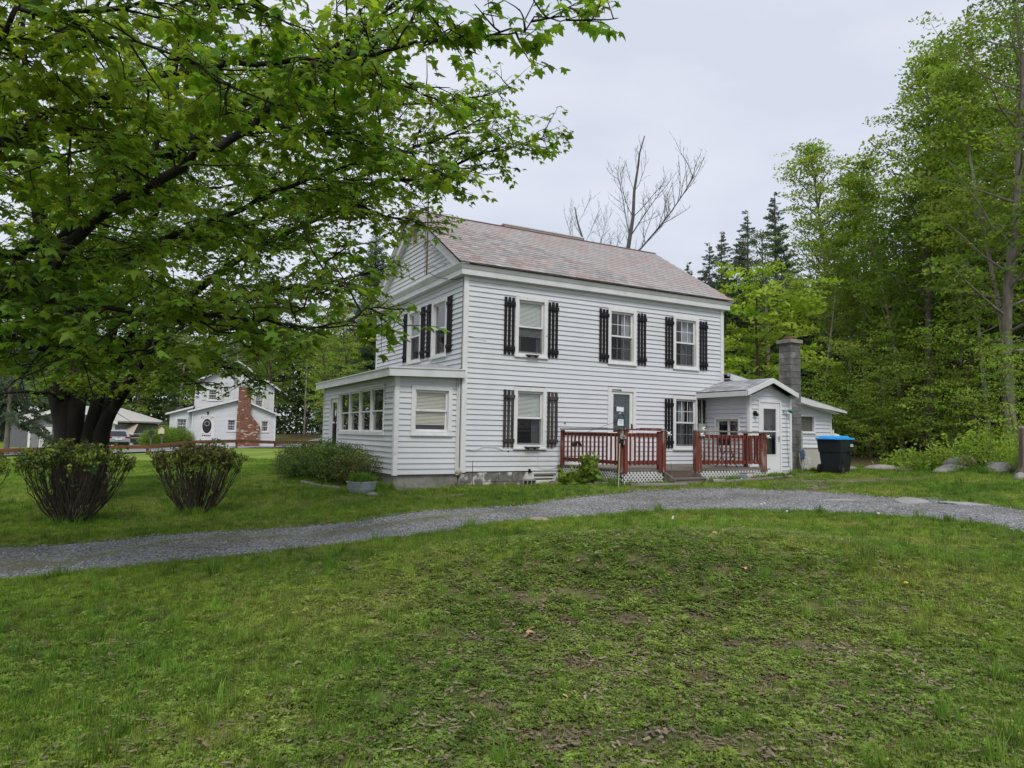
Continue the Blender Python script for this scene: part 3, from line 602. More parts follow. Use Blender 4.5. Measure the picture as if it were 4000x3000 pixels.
# front door behind its storm door
mb = MB(); ring(mb, FR_F, DOOR[0], DOOR[1], DOOR[2], DOOR[3], .11, -.1, .045, wb=.04); dr = part('door', mb, M_trim_old, house, bev=.003)
a, b, c, d = DOOR[0]+.115, DOOR[1]-.115, DOOR[2]+.045, DOOR[3]-.115
mb = MB(); fbox(mb, FR_F, a, a+.085, c, d, -.02, .015); fbox(mb, FR_F, b-.10, b, c, d, -.02, .015); fbox(mb, FR_F, a+.085, b-.10, d-.07, d, -.02, .015); fbox(mb, FR_F, a+.085, b-.10, c, c+.86, -.02, .015)
for s_ in (0, 1):
    u0, u1 = a+.12, b-.135; z0, z1 = c+.08, c+.78
    P, Q = (FR_F.p(u0, z0 if s_ else z1, .018), FR_F.p(u1, z1 if s_ else z0, .018)); mb.beam(P, Q, .012, .03, up=(0,0,1))
part('storm_door', mb, M_trim, dr)
mb = MB(); fbox(mb, FR_F, a+.085, b-.10, c+.86, d-.07, -.004, 0); part('glass_pane', mb, M_glass, dr)
mb = MB(); fbox(mb, FR_F, a, b, c, c+.75, -.11, -.07); fbox(mb, FR_F, a, a+.12, c+.75, d, -.11, -.07); fbox(mb, FR_F, b-.17, b, c+.75, d, -.11, -.07); fbox(mb, FR_F, a+.12, b-.17, d-.12, d, -.11, -.07)
for k in (1, 2): u = a+.12+(b-.17-a-.12)*k/3; fbox(mb, FR_F, u-.012, u+.012, c+.75, d-.12, -.10, -.08)
for k in (1, 2, 3): z = c+.75+(d-.12-c-.75)*k/4; fbox(mb, FR_F, a+.12, b-.17, z-.0125, z+.0125, -.0985, -.0815)
part('inner_door', mb, M_green, dr); mb = MB(); fbox(mb, FR_F, a+.12, b-.17, c+.75, d-.12, -.0905, -.0895); part('glass_pane', mb, M_glass, dr)
mb = MB(); fbox(mb, FR_F, a+.02, a+.30, d+.035, d+.055, .036, .06); fbox(mb, FR_F, a+.28, a+.33, d+.03, d+.06, .036, .07); part('door_closer', mb, M_black, dr)
mb = MB(); mb.tube([FR_F.p(b-.03,1.28,.02),FR_F.p(b-.03,1.27,.06),FR_F.p(b-.035,1.18,.06),FR_F.p(b-.035,1.15,.02)], .009, 6); fbox(mb, FR_F, b-.055, b-.02, 1.14, 1.31, .015, .022); part('handle', mb, M_black, dr)
for (u0, u1, z0, z1, ro) in ((4.80,5.05,1.655,1.78,-.06), (4.84,5.07,1.25,1.43,0)):
    cu_, cz_ = (u0+u1)/2, (z0+z1)/2; mb = MB(); mb.obox(FR_F.p(cu_, cz_, .004), (math.cos(ro)*(u1-u0)/2, 0, math.sin(ro)*(u1-u0)/2), (0,.001,0), (-math.sin(ro)*(z1-z0)/2, 0, math.cos(ro)*(z1-z0)/2)); part('paper_notice', mb, M_paper, dr)
mb = MB(); fbox(mb, FR_F, 4.865, 5.045, 1.375, 1.395, .0055, .0065); fbox(mb, FR_F, 4.90, 5.0, 1.33, 1.338, .0055, .0065); fbox(mb, FR_F, 4.9, 5.02, 1.30, 1.308, .0055, .0065); part('notice_print', mb, M_ink, dr)
mb = MB(); mb.add([FR_F.p(4.92,1.60,.006),FR_F.p(4.90,1.63,.006),FR_F.p(4.89,1.585,.006),FR_F.p(4.95,1.63,.006),FR_F.p(4.96,1.585,.006)], [(0,1,2),(0,4,3)]); part('butterfly_sticker', mb, M_paper, dr)

# sunroom on the left
PX = 1.715; SY0, SY1 = .12, 7.07; SW = (-1.315+PX, -.24+PX, .886, 2.104); GR = (.87-SY0, 5.07-SY0, .865, 2.13); SD = (5.22-SY0, 6.24-SY0, -.0, 2.06)
w1 = wall_panel(FR_SF, 0, PX, -.06, 2.36, [shr(SW)], house); w2 = wall_panel(FR_SL, 0, SY1-SY0, -.06, 2.36, [shr(GR, .03), shr(SD, .03)], house)
siding(FR_SF, w1, .085, PX-.10, -.06, 2.33, .131, [shr(SW, .02)]); siding(FR_SL, w2, .06, SY1-SY0-.07, -.06, 2.33, .131, [shr(GR, .015), shr(SD, .02)])
mb = MB(); fbox(mb, FR_SF, -.028, .085, -.08, 2.34, .001, .038); fbox(mb, FR_SL, 0, .06, -.08, 2.34, .001, .037); fbox(mb, FR_SF, PX-.1, PX, -.08, 2.34, .001, .034); fbox(mb, FR_SL, SY1-SY0-.07, SY1-SY0, -.08, 2.34, .001, .037); split_boxes('corner_board', mb, M_trim, house)
window(FR_SF, house, *SW, cw=.10, blind=.83, blind_m=M_blind, screen=False, old=True)
# four double sashes in one frame
mb = MB(); ring(mb, FR_SL, GR[0], GR[1], GR[2], GR[3], .06, -.02, .042, wb=.10); 
n4 = 4; span = (GR[1]-GR[0]-.12)/4
for k in range(1, 4): u = GR[0]+.06+span*k; fbox(mb, FR_SL, u-.035, u+.035, GR[2]+.10, GR[3]-.06, -.04, .044)
gw = part('window_bank', mb, M_trim_old, house, bev=.004); mid_z = 1.49
for k in range(4):
    u0 = GR[0]+.06+span*k + (.035 if k else 0); u1 = GR[0]+.06+span*(k+1) - (.035 if k < 3 else 0)
    for z0, z1, dd in ((GR[2]+.10, mid_z+.02, -.03), (mid_z-.015, GR[3]-.06, -.004)):
        mb = MB(); ring(mb, FR_SL, u0, u1, z0, z1, .035, dd-.012, dd+.012); part('sash', mb, M_trim, gw); mb = MB(); fbox(mb, FR_SL, u0+.035, u1-.035, z0+.035, z1-.035, dd-.002, dd+.002); part('glass_pane', mb, M_glass, gw)
        if z0 < 1.2: mb = MB(); fbox(mb, FR_SL, u0+.02, u1-.02, z0+.02, z1-.02, dd-.022, dd-.020); part('insect_screen', mb, M_scr, gw)
mb = MB(); fbox(mb, FR_SL, GR[0]-.05, GR[0]+2.4, GR[3]-.005, GR[3]+.03, .02, .075); part('drip_cap', mb, M_trim, gw)
# sunroom door with glazing and black pull
mb = MB(); ring(mb, FR_SL, SD[0], SD[1], SD[2], SD[3], .10, -.08, .04, wb=.03); sdr = part('sunroom_door', mb, M_trim_old, house)
u0, u1, z0, z1 = SD[0]+.11, SD[1]-.11, .04, SD[3]-.11
mb = MB(); ring(mb, FR_SL, u0, u1, z0, z1, .11, -.03, .0, wb=.2); fbox(mb, FR_SL, u0+.11, u1-.11, 1.19, 1.24, -.03, 0); part('door_leaf', mb, M_trim, sdr)
mb = MB(); fbox(mb, FR_SL, u0+.11, u1-.11, 1.24, z1-.11, -.017, -.013); part('glass_pane', mb, M_glass, sdr); mb = MB(); fbox(mb, FR_SL, u0+.11, u1-.11, .24, 1.19, -.017, -.013); part('insect_screen', mb, M_scr, sdr)
mb = MB(); mb.tube([FR_SL.p(u0+.03,1.27,.0),FR_SL.p(u0+.03,1.26,.06),FR_SL.p(u0+.05,1.1,.08),FR_SL.p(u0+.03,.93,.06),FR_SL.p(u0+.03,.90,.0)], .018, 6); mb.tube([FR_SL.p(u0+.03,.88,0),FR_SL.p(u0+.06,.84,.06),FR_SL.p(u0+.05,.74,.06),FR_SL.p(u0+.03,.70,0)], .02, 6); part('handle', mb, M_black, sdr)
mb = MB(); fbox(mb, FR_SL, u0+.28, u0+.42, 1.42, 1.60, -.012, -.010); part('paper_notice', mb, M_paper, sdr)
# sunroom roof: low hip against the house, fascia round it
A = Vector((-1.95,-.12,2.50)); B_ = Vector((.0,-.12,2.55)); C_ = Vector((.0,1.75,2.84)); D_ = Vector((0,7.2,2.98)); E_ = Vector((-1.95,7.3,2.50))
mb = MB(); mb.prism([A, B_, C_], (0,0,-.05)); mb.prism([A, C_, D_, E_], (0,0,-.05)); sr = part('sunroom_roof', mb, M_shingle, house)
mb = MB(); mb.beam(A+Vector((0,0,-.115)), B_+Vector((0,0,-.115)), .03, .19); mb.beam(A+Vector((0,0,-.115)), E_+Vector((0,0,-.115)), .03, .19); mb.beam(A+Vector((-.01,-.012,-.01)), B_+Vector((0,-.012,-.01)), .05, .03); mb.beam(A+Vector((-.012,0,-.01)), E_+Vector((-.012,0,-.01)), .05, .03)
part('sunroom_fascia', mb, M_fascia, house); mb = MB(); mb.box((-1.93,-.1,2.325),(-.001,7.2,2.335)); part('soffit', mb, M_soffit, house)
mb = MB(); mb.tube([(-.06,.06,2.36),(-.06,.06,.0)], .028, 8); mb.tube([(-.12,.075,2.3),(-.12,.075,-.02)], .012, 6); part('downpipe', mb, M_trim, house)
mb = MB(); mb.box((-1.70,.16,-.8),(-.02,.4,-.065)); mb.box((-1.70,.4,-.8),(-1.5,7.0,-.065)); part('foundation', mb, M_conc, house)
mb = MB(); mb.box((-1.6,.3,-.09),(-.02,7.0,-.065)); mb.box((-1.6,3.2,-.06),(-1.5,3.24,.85)); mb.box((-.6,1.2,-.06),(-.2,2.2,.7)); mb.box((-.5,3.0,-.06),(-.1,3.6,.9)); mb.box((-.5,4.6,-.06),(-.02,5.2,1.9)); part('sunroom_interior', mb, mat('brown_furniture', (.12,.07,.045), rough=.8), house)

# entry porch on the right of the front
EP = (.44, 1.43, .93, 1.56); ED = (8.50-8.157, 9.45-8.157, -.06, 2.06)
w3 = wall_panel(FR_P, 0, 1.756, -.1, 2.20, [shr(EP)], house); w4 = wall_panel(FR_PF, 0, 1.70, -.12, 2.18, [shr(ED, .03)], house); fr_pr = Fr((9.857,-1.756,0),(0,1,0),(1,0,0)); wall_panel(fr_pr, 0, 1.8, -.12, 2.2, [], house)
siding(FR_P, w3, 0, 1.756-.06, -.1, 2.18, .128, [shr(EP, .015)]); 
siding(FR_PF, w4, .08, 1.70-.06, -.1, 2.56, .128, [shr(ED, .02)], trap=lambda z: (.08 if z < 2.19 else .08+(z-2.19)/.36, 1.64 if z < 2.19 else 1.60-(z-2.19)/.36*.98))
mb = MB(); mb.prism([FR_PF.p(0,2.18,0),FR_PF.p(1.70,2.18,0),FR_PF.p(.85,2.56,0)], (0,.1,0)); part('porch_gable', mb, M_wall, house)
mb = MB(); fbox(mb, FR_PF, -.028, .08, -.12, 2.2, .001, .038); fbox(mb, FR_P, 1.756-.06, 1.756, -.12, 2.2, .001, .037); fbox(mb, FR_PF, 1.64, 1.728, -.12, 2.2, .001, .038); split_boxes('corner_board', mb, M_trim, house)
window(FR_P, house, *EP, cw=.06, slide=True, curtain=[(.5,.98)], old=False)
mb = MB(); ring(mb, FR_PF, ED[0], ED[1], ED[2], ED[3], .065, -.06, .042, wb=.03); ed = part('porch_door', mb, M_trim_old, house, bev=.003)
u0, u1, z0, z1 = ED[0]+.07, ED[1]-.07, -.03, 1.99
mb = MB(); fbox(mb, FR_PF, u0, u0+.14, z0, z1, -.01, .02); fbox(mb, FR_PF, u1-.15, u1, z0, z1, -.01, .02); fbox(mb, FR_PF, u0+.14, u1-.15, z1-.17, z1, -.01, .02); fbox(mb, FR_PF, u0+.14, u1-.15, z0, .50, -.01, .02); fbox(mb, FR_PF, u0+.14, u1-.15, 1.15, 1.185, -.01, .012); ring(mb, FR_PF, u0+.11, u1-.12, .47, 1.85, .03, .021, .03); part('door_leaf', mb, M_trim, ed)
mb = MB(); fbox(mb, FR_PF, u0+.14, u1-.15, .50, 1.82, -.002, .002); part('glass_pane', mb, M_glass, ed)
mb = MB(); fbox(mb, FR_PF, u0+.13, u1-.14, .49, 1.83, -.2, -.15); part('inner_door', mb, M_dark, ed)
mb = MB(); mb.tube([FR_PF.p(u1-.06,1.02,.02),FR_PF.p(u1-.06,1.02,.06),FR_PF.p(u1-.06,.90,.06),FR_PF.p(u1-.06,.88,.02)], .009, 6); mb.tube([FR_PF.p(u1-.06,1.0,.06),FR_PF.p(u1-.11,1.0,.06)], .012, 6); part('handle', mb, M_galv, ed)
pr = MB(); xl, xr, xm = 7.80, 9.88, 8.83; yf = -2.02
pr.prism([(xl,yf,2.30),(xm,yf,2.68),(xm,-.0,2.68),(xl,-.0,2.30)], (0,0,-.035)); pr.prism([(xm,yf,2.68),(xr,yf,2.28),(xr,.3,2.28),(xm,.3,2.68)], (0,0,-.035)); prf = part('porch_roof', pr, M_under, house)
nrow = 7
for k in range(nrow):
    t0, t1 = k/nrow, min(1, (k+1.25)/nrow); x = yf; 
    while x < -.01:
        L_ = rng.uniform(.22, .34); x1 = min(x+L_, -.0); mb = MB(); X0, X1 = xl + (xm-xl)*t0, xl+(xm-xl)*t1; Z0, Z1 = 2.30+.38*t0+.012, 2.30+.38*t1+.004
        mb.prism([(X0,x,Z0),(X0,x1-.006,Z0),(X1,x1-.006,Z1),(X1,x,Z1)], (0,0,.008)); part('shingle', mb, M_shingle, prf); x = x1
mb = MB(); mb.prism([(xm,yf,2.685),(xr,yf,2.285),(xr,.3,2.285),(xm,.3,2.685)], (0,0,.01)); part('shingle_field', mb, M_shingle, prf)
mb = MB(); mb.beam((xl-.005,yf,2.215),(xl-.005,0,2.215),.025,.14); mb.prism([(xl,yf-.012,2.29),(xm,yf-.012,2.675),(xm,yf-.012,2.55),(xl,yf-.012,2.155)], (0,-.025,0)); mb.prism([(xm,yf-.012,2.675),(xr,yf-.012,2.28),(xr,yf-.012,2.15),(xm,yf-.012,2.55)], (0,-.025,0)); mb.beam((xr,yf,2.215),(xr,.3,2.215),.025,.13)
mb.prism([(xl-.01,yf-.03,2.30),(xm,yf-.03,2.69),(xm,yf-.03,2.668),(xl-.01,yf-.03,2.278)], (0,.06,0)); mb.prism([(xm,yf-.03,2.69),(xr+.01,yf-.03,2.29),(xr+.01,yf-.03,2.268),(xm,yf-.03,2.668)], (0,.06,0)); part('porch_fascia', mb, M_fascia, house)
mb = MB(); mb.box((xl,yf,2.145),(8.15,-.001,2.155)); mb.box((9.86,yf,2.14),(xr,.1,2.15)); mb.prism([(8.15,yf,2.15),(9.86,yf,2.15),(8.83,yf,2.56)], (0,.02,0)) if 0 else None; part('soffit', mb, M_soffit, house)
mb = MB(); mb.box((8.2,-1.7,-.8),(9.83,-.05,-.10)); part('foundation', mb, M_conc, house)
mb = MB(); fbox(mb, FR_PF, .14, .20, 1.60, 1.74, .03, .10); mb.beam(FR_PF.p(.17,1.72,.05), FR_PF.p(.19,1.60,.14), .07, .07); part('wall_lamp', mb, M_black, house)
mb = MB(); c_ = FR_PF.p(1.38,1.78,.04); mb.tube([c_, c_+Vector((0,-.06,0)), c_+Vector((.08,-.08,.0))], [.035,.03,.015], 8); sp = part('spotlight_bracket', mb, M_galv, house)
mb = MB(); mb.tube([c_+Vector((.08,-.08,0)), c_+Vector((.14,-.10,-.005)), c_+Vector((.2,-.13,-.02))], [.025,.045,.065], 12); mb.tube([c_+Vector((.02,-.07,-.02)), c_+Vector((.06,-.06,-.3)), c_+Vector((.1,-.03,-.8)), c_+Vector((.2,.0,-1.6))], .006, 5); part('green_spotlight', mb, mat('green_enamel', (.01,.12,.08), rough=.3), house)
# electric meter on the front wall beside the entry porch
mb = MB(); fbox(mb, FR_F, 7.83, 8.10, 1.02, 1.37, .02, .13); mt = part('electric_meter', mb, M_grey_box, house, bev=.008)
mb = MB(); mb.tube([FR_F.p(7.99,1.2,.13), FR_F.p(7.99,1.2,.17), FR_F.p(7.99,1.2,.20)], [.08,.08,.05], 16); part('meter_dome', mb, M_paper, mt, True); mb = MB(); fbox(mb, FR_F, 7.95,8.03,1.21,1.24,.2,.203); part('meter_dial', mb, M_black, mt)
mb = MB(); mb.tube([FR_F.p(7.97,1.37,.08), FR_F.p(7.97,2.15,.08)], .02, 8); mb.tube([FR_F.p(7.93,1.02,.08), FR_F.p(7.95,.6,.08), FR_F.p(8.05,.4,.1), FR_F.p(8.05,.1,.1)], .022, 8); part('conduit', mb, M_grey_box, mt)

# low wing on the right with block chimney
WW = (12.43-8.93, 13.25-8.93, 1.16, 1.78)
ztop = lambda u: 2.80 - u*.178
w5 = wall_panel(FR_W, 0, 5.17, -.1, 1.84, [shr(WW, .03)], house)
mb = MB(); mb.prism([FR_W.p(0,1.84,0),FR_W.p(5.17,1.84,0),FR_W.p(0,2.75,0)], (0,.1,0)); mb.box((14.0,.06,-.2),(14.1,5,1.84)); mb.box((8.95,5,-.2),(14.1,5.1,1.9)); part('wing_gable', mb, M_wall, house)
siding(FR_W, w5, 0, 5.12, -.1, 2.76, .131, [shr(WW, .01)], trap=lambda z: (0, 5.12 if z < 1.86 else max(.05, 5.12-(z-1.86)/.178)))
window(FR_W, house, *WW, cw=.055, screen=False, old=False, slide=True)
mb = MB(); fbox(mb, FR_W, WW[0]+.03, WW[1]-.03, WW[2]+.03, WW[3]-.03, -.035, -.030); part('insect_screen', mb, mat('grey_screen', (.10,.10,.09), rough=.8), house)
mb = MB(); mb.prism([(8.6,-.32,3.0),(14.45,-.32,1.925),(14.45,5.2,1.925),(8.92,5.2,2.95)] if 0 else [(8.92,-.3,2.93),(14.45,-.3,1.935),(14.45,5.2,1.935),(8.92,5.2,2.93)], (0,0,.03)); wr = part('wing_roof', mb, M_galv, house)
mb = MB(); mb.prism([(8.92,-.31,2.93),(14.45,-.31,1.93),(14.45,-.31,1.87),(12.7,-.31,2.06),(8.92,-.31,2.74)], (0,-.03,0)); mb.prism([(8.92,-.30,2.80),(14.1,-.28,1.86),(14.1,.04,1.86),(8.92,.04,2.80)], (0,0,-.02)); part('wing_fascia', mb, M_fascia, house)
mb = MB(); mb.tube([(8.88,-.28,2.97),(8.88,-.28,2.86)], .04, 8); part('gutter_end', mb, M_galv, house)
mb = MB(); fbox(mb, FR_W, 5.12, 5.19, -.1, 1.84, .001, .03); fbox(mb, FR_W, 5.2, 5.28, -.1, 1.3, .0, .05); split_boxes('corner_board', mb, M_trim, house)
mb = MB(); mb.box((8.95,.1,-.8),(14.0,.4,-.1)); part('foundation', mb, M_conc, house)
M_block = mat('chimney_block', (.17,.165,.155), (.10,.098,.095), scale=5, rough=.95, bump=.5, c3=(.26,.25,.23), c3scale=2.2, c3lo=.52, c3hi=.68, rnd=.2)
mb = MB(); mb.box((10.11,-1.59,-.4),(10.49,-1.21,3.9)); ch = part('chimney', mb, mat('mortar', (.10,.097,.09), rough=.95), house)
z = -.2; k = 0
while z < 3.85:
    for a_, b_ in (((10.08,-1.62),(10.295,-1.18)), ((10.305,-1.62),(10.52,-1.18))):
        if k % 2: a_, b_ = ((10.08,-1.62),(10.52,-1.405)) if a_[0] < 10.1 else ((10.08,-1.395),(10.52,-1.18))
        mb = MB(); mb.box((a_[0]+rng.uniform(0,.004), a_[1]+rng.uniform(0,.004), z), (b_[0], b_[1], min(z+.192, 3.86))); part('block', mb, M_block, ch, bev=.006)
    z += .2; k += 1
mb = MB(); mb.box((10.03,-1.67,3.86),(10.57,-1.13,3.97)); part('chimney_cap', mb, M_conc, ch, bev=.01); mb = MB(); mb.tube([(10.3,-1.4,3.97),(10.3,-1.4,4.07)], .13, 16); mb.tube([(10.3,-1.4,3.97),(10.3,-1.4,4.05)], .10, 16); part('flue', mb, M_rust, ch, True)
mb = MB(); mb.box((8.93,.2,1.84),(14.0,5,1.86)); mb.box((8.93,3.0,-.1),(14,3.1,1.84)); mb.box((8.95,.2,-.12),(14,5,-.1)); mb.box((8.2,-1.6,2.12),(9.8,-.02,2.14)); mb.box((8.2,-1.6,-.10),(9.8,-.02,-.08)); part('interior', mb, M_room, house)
# small things fixed to the walls
mb = MB(); mb.tube([FR_F.p(.12,3.42,.03),FR_F.p(.3,3.40,.05),FR_F.p(.5,3.38,.04),FR_F.p(.62,3.34,.04)], .006, 5); mb.tube([FR_F.p(.1,.56,.03),FR_F.p(.35,.55,.06),FR_F.p(.6,.64,.04),FR_F.p(.95,.62,.04),FR_F.p(1.15,.54,.04)], .008, 5); mb.tube([FR_F.p(2.2,.38,.03),FR_F.p(2.22,.1,.04),FR_F.p(2.5,.06,.06),FR_F.p(2.8,.1,.04),FR_F.p(2.85,.35,.04)], .006, 5); part('wall_cable', mb, M_trim, house)
mb = MB(); mb.tube([FR_S.p(.02,4.9,.04),FR_S.p(.02,.1,.04)], .012, 5); mb.tube([FR_S.p(1.75,5.35,.32),FR_S.p(1.2,5.1,.3),FR_S.p(.5,4.93,.1),FR_S.p(.03,4.9,.045)], .009, 5); part('antenna_cable', mb, M_black, house)
mb = MB(); mb.tube([FR_F.p(1.32,.52,.02),FR_F.p(1.32,.52,.03)], .022, 8); mb.tube([FR_F.p(1.95,.03,.02),FR_F.p(1.95,.03,.07)], .03, 8); part('wall_plug', mb, M_black, house)
mb = MB(); mb.tube([FR_F.p(3.05,1.28,.02),FR_F.p(3.05,1.28,.04)], .022, 5); part('wall_ornament', mb, mat('dark_green', (.05,.07,.04), rough=.7), house)

def at_depth(x, y, d): return CAM + (RT*((x-2000)/2721.7) - UP*((y-1500)/2721.7) + FW)*d
# ------------------------------------------------------------------ deck
M_red = mat('worn_red_stain', (.17,.042,.027), (.12,.032,.022), scale=5, rough=.8, stretch=(1,1,.25), bump=.3, c3=(.24,.19,.15), c3scale=6, c3lo=.60, c3hi=.72, rnd=.12)
M_red2 = mat('peeling_red_stain', (.155,.045,.03), (.12,.04,.028), scale=6, rough=.85, stretch=(1,1,.2), bump=.4, c3=(.34,.30,.25), c3scale=7, c3lo=.52, c3hi=.66)
M_oldwood = mat('weathered_grey_wood', (.19,.17,.14), (.11,.095,.08), scale=5, rough=.9, stretch=(.15,1,1), bump=.5, rnd=.22, c3=(.25,.22,.18), c3scale=2)
M_lattice = mat('white_lattice', (.62,.62,.60), (.50,.50,.47), scale=5, rough=.7)
M_log = mat('grey_log', (.20,.18,.15), (.10,.085,.07), scale=6, rough=.95, stretch=(.3,1,1), bump=.6, c3=(.28,.26,.21), c3scale=2)
deck = thing('wooden_deck', 'low wooden deck with worn red railings and white lattice skirt before the green door', 'deck', (5.4,-1.5,-.2))
y = -2.80; 
while y < -.06:
    for x0, x1 in (((2.80,5.35),(5.36,7.78)) if y < -1.9 else ((2.80,5.35),(5.36,8.10))):
        mb = MB(); sh = rng.uniform(-.012,.012); mb.box((x0+sh*(x0<3), y, .125+rng.uniform(0,.004)), (x1+(.05*rng.random() if x1>7.7 and y<-1.9 else 0), y+.132, .158+rng.uniform(0,.005))); part('deck_board', mb, M_oldwood, deck)
    y += .139
mb = MB(); mb.box((2.84,-2.78,.0),(4.08,-2.74,.122)); mb.box((5.12,-2.78,-.02),(7.72,-2.74,.122)); mb.box((2.84,-2.74,.0),(2.88,-.1,.122)); mb.box((7.68,-2.74,-.25),(7.72,-1.9,.122)); mb.box((4.08,-2.78,-.12),(5.12,-2.74,.122)); part('rim_joist', mb, M_oldwood, deck)
def dpost(x, y, w_=.09, z0=.15, z1=1.09, m=None): mb = MB(); mb.box((x-w_/2,y-w_/2,z0),(x+w_/2,y+w_/2,z1)); part('post', mb, m or M_red, deck, bev=.006)
dpost(2.79,-.32); dpost(2.80,-2.80,.115,.1,1.11,M_red2); dpost(2.93,-2.80,.10,.1,1.10); dpost(3.98,-2.78,.09,.1,1.08); dpost(4.09,-2.80,.10,.1,1.10,M_red2)
dpost(5.13,-2.82,.11,.1,1.11,M_red2); dpost(5.25,-2.80,.10,.1,1.10,M_red2); dpost(7.46,-2.80,.09,.1,1.09,M_red2); dpost(7.57,-2.80,.10,.1,1.10,M_red2); dpost(7.82,-1.93,.09)
def rail(p, q, n, skip=()):
    P, Q = Vector((*p,0)), Vector((*q,0)); d = (Q-P)
    for z, nm, h, w_ in ((.985,'top_rail',.085,.035), (.335,'bottom_rail',.085,.035)):
        mb = MB(); mb.beam((P.x,P.y,z), (Q.x,Q.y,z), w_, h); part(nm, mb, M_red, deck)
    nrm = Vector((d.y, -d.x, 0)).normalized()
    if nrm.y > .5 or nrm.x > .5: nrm = -nrm
    for k in range(n):
        if k in skip: continue
        c = P + d*(k+.5)/n + nrm*.038; mb = MB(); le = rng.uniform(-.006,.006); mb.beam((c.x+le,c.y,.27+rng.uniform(-.01,.01)), (c.x+rng.uniform(-.004,.004),c.y,1.03), .036, .034, up=(0,1,0)); part('baluster', mb, M_red, deck)
rail((2.80,-.36),(2.80,-2.74),14,(0,)); rail((3.0,-2.78),(3.96,-2.78),7); rail((5.32,-2.80),(7.42,-2.80),14); rail((7.58,-2.74),(7.80,-1.98),6)
mb = MB(); mb.beam((2.87,-2.16,.3),(2.84,-2.2,.62),.03,.03,up=(0,1,0)); 
for a_, b_, m_ in (((2.80,-.25,1.115),(2.80,-2.88,1.12),M_oldwood), ((2.86,-2.80,1.118),(4.16,-2.80,1.112),M_red2), ((5.06,-2.82,1.125),(7.64,-2.80,1.112),M_oldwood), ((7.57,-2.72,1.112),(7.82,-1.88,1.112),M_red)):
    mb = MB(); mb.beam(a_, b_, .14, .034); part('cap_rail', mb, m_, deck, bev=.004)
mb = MB(); mb.beam((3.55,-2.62,1.148),(4.15,-2.66,1.148),.10,.03); part('loose_board', mb, M_red, deck)
def lattice(P, U, L_, z0, z1):
    P = Vector(P); U = Vector(U).normalized(); Nn = Vector((U.y,-U.x,0)); mb = MB(); h = z1-z0
    for sgn, off in ((1,0), (-1,.007)):
        k = -h
        while k < L_:
            a0, b0 = k, k+h
            za, zb = (z0, z1) if sgn > 0 else (z1, z0)
            t0 = max(0, (0-a0)/h); t1 = min(1, (L_-a0)/h)
            if t1 > t0: 
                A_ = P+U*(a0+h*t0)+Nn*off+Vector((0,0,za+(zb-za)*t0)); B2 = P+U*(a0+h*t1)+Nn*off+Vector((0,0,za+(zb-za)*t1))
                if (B2-A_).length > .03: mb.beam(A_, B2, .006, .034, up=tuple(U.cross(Nn))) if 0 else mb.obox((A_+B2)/2, (B2-A_)/2, Nn*.003, (B2-A_).normalized().cross(Nn)*.017)
            k += .105
    part('lattice', mb, M_lattice, deck)
lattice((2.84,-2.79,0),(1,0,0),1.25,-.16,.115); lattice((5.12,-2.79,0),(1,0,0),2.58,-.16,.11); lattice((2.82,-.3,0),(0,-1,0),2.48,-.22,.115)
mb = MB(); mb.box((4.12,-2.83,-.02),(5.08,-2.80,.118)); part('stair_riser', mb, mat('worn_riser', (.13,.075,.055), (.10,.085,.07), scale=5, rough=.9, bump=.4, c3=(.2,.17,.14), c3scale=4), deck); mb = MB(); mb.box((4.10,-3.20,-.055),(5.10,-2.90,-.02)); part('stair_tread', mb, M_oldwood, deck)
mb = MB(); mb.prism([(4.085,-2.83,.12),(4.085,-3.22,-.05),(4.085,-3.22,-.2),(4.085,-2.83,-.2)], (.03,0,0)); mb.prism([(5.085,-2.83,.12),(5.085,-3.22,-.05),(5.085,-3.22,-.2),(5.085,-2.83,-.2)], (.03,0,0)); mb.box((4.12,-3.17,-.2),(5.08,-3.15,-.055)); part('stair_stringer', mb, M_oldwood, deck)
mb = MB(); mb.box((2.9,-2.72,-.25),(7.9,-2.70,-.0)); part('skirt_shadow_board', mb, M_dark, deck) if 0 else None

# ornaments and things on / round the deck
M_white = mat('white_ceramic', (.66,.66,.64), (.52,.52,.50), scale=8, rough=.5)
def ornament(x, y, z, label):
    o = thing('animal_ornament', label, 'ornament', (x, y, z), 'small white animal heads on the deck posts'); mb = blob(.04,.045,.05,3,2,.1,2); mb.v = [(a+x, b+y-.02, c+z) for a, b, c in mb.v]; part('head', mb, M_white, o, True)
    mb = blob(.02,.035,.02,5,1,.1,2); mb.v = [(a+x+.03, b+y-.07, c+z-.02) for a, b, c in mb.v]; part('muzzle', mb, M_white, o, True)
    for s_ in (-1, 1): 
        mb = MB(); mb.tube([(x+s_*.03,y-.02,z+.03),(x+s_*.06,y-.03,z+.055),(x+s_*.075,y-.03,z+.045)], [.014,.010,.003], 6); part('ear', mb, M_white, o, True)
ornament(4.17, -2.88, 1.03, 'small white animal head on the post left of the deck steps')
ornament(5.22, -2.90, 1.02, 'small white animal head on the post right of the deck steps')
ornament(7.60, -2.88, 1.0, 'small white animal head on the right end post of the deck')
o = thing('cowboy_mask', 'grey cowboy hat and moustached face hung on the corner post of the deck', 'ornament', (2.80,-2.90,.75)); M_hat = mat('grey_hat', (.30,.32,.30), (.22,.24,.22), scale=6, rough=.7)
mb = MB(); mb.tube([(2.78,-2.90,.925),(2.78,-2.90,.96),(2.78,-2.90,1.0)], [.065,.055,.035], 12); mb.tube([(2.70,-2.91,.93),(2.72,-2.92,.905),(2.78,-2.93,.90),(2.84,-2.92,.905),(2.87,-2.91,.94)], [.012,.025,.03,.025,.012], 8); part('hat', mb, M_hat, o, True)
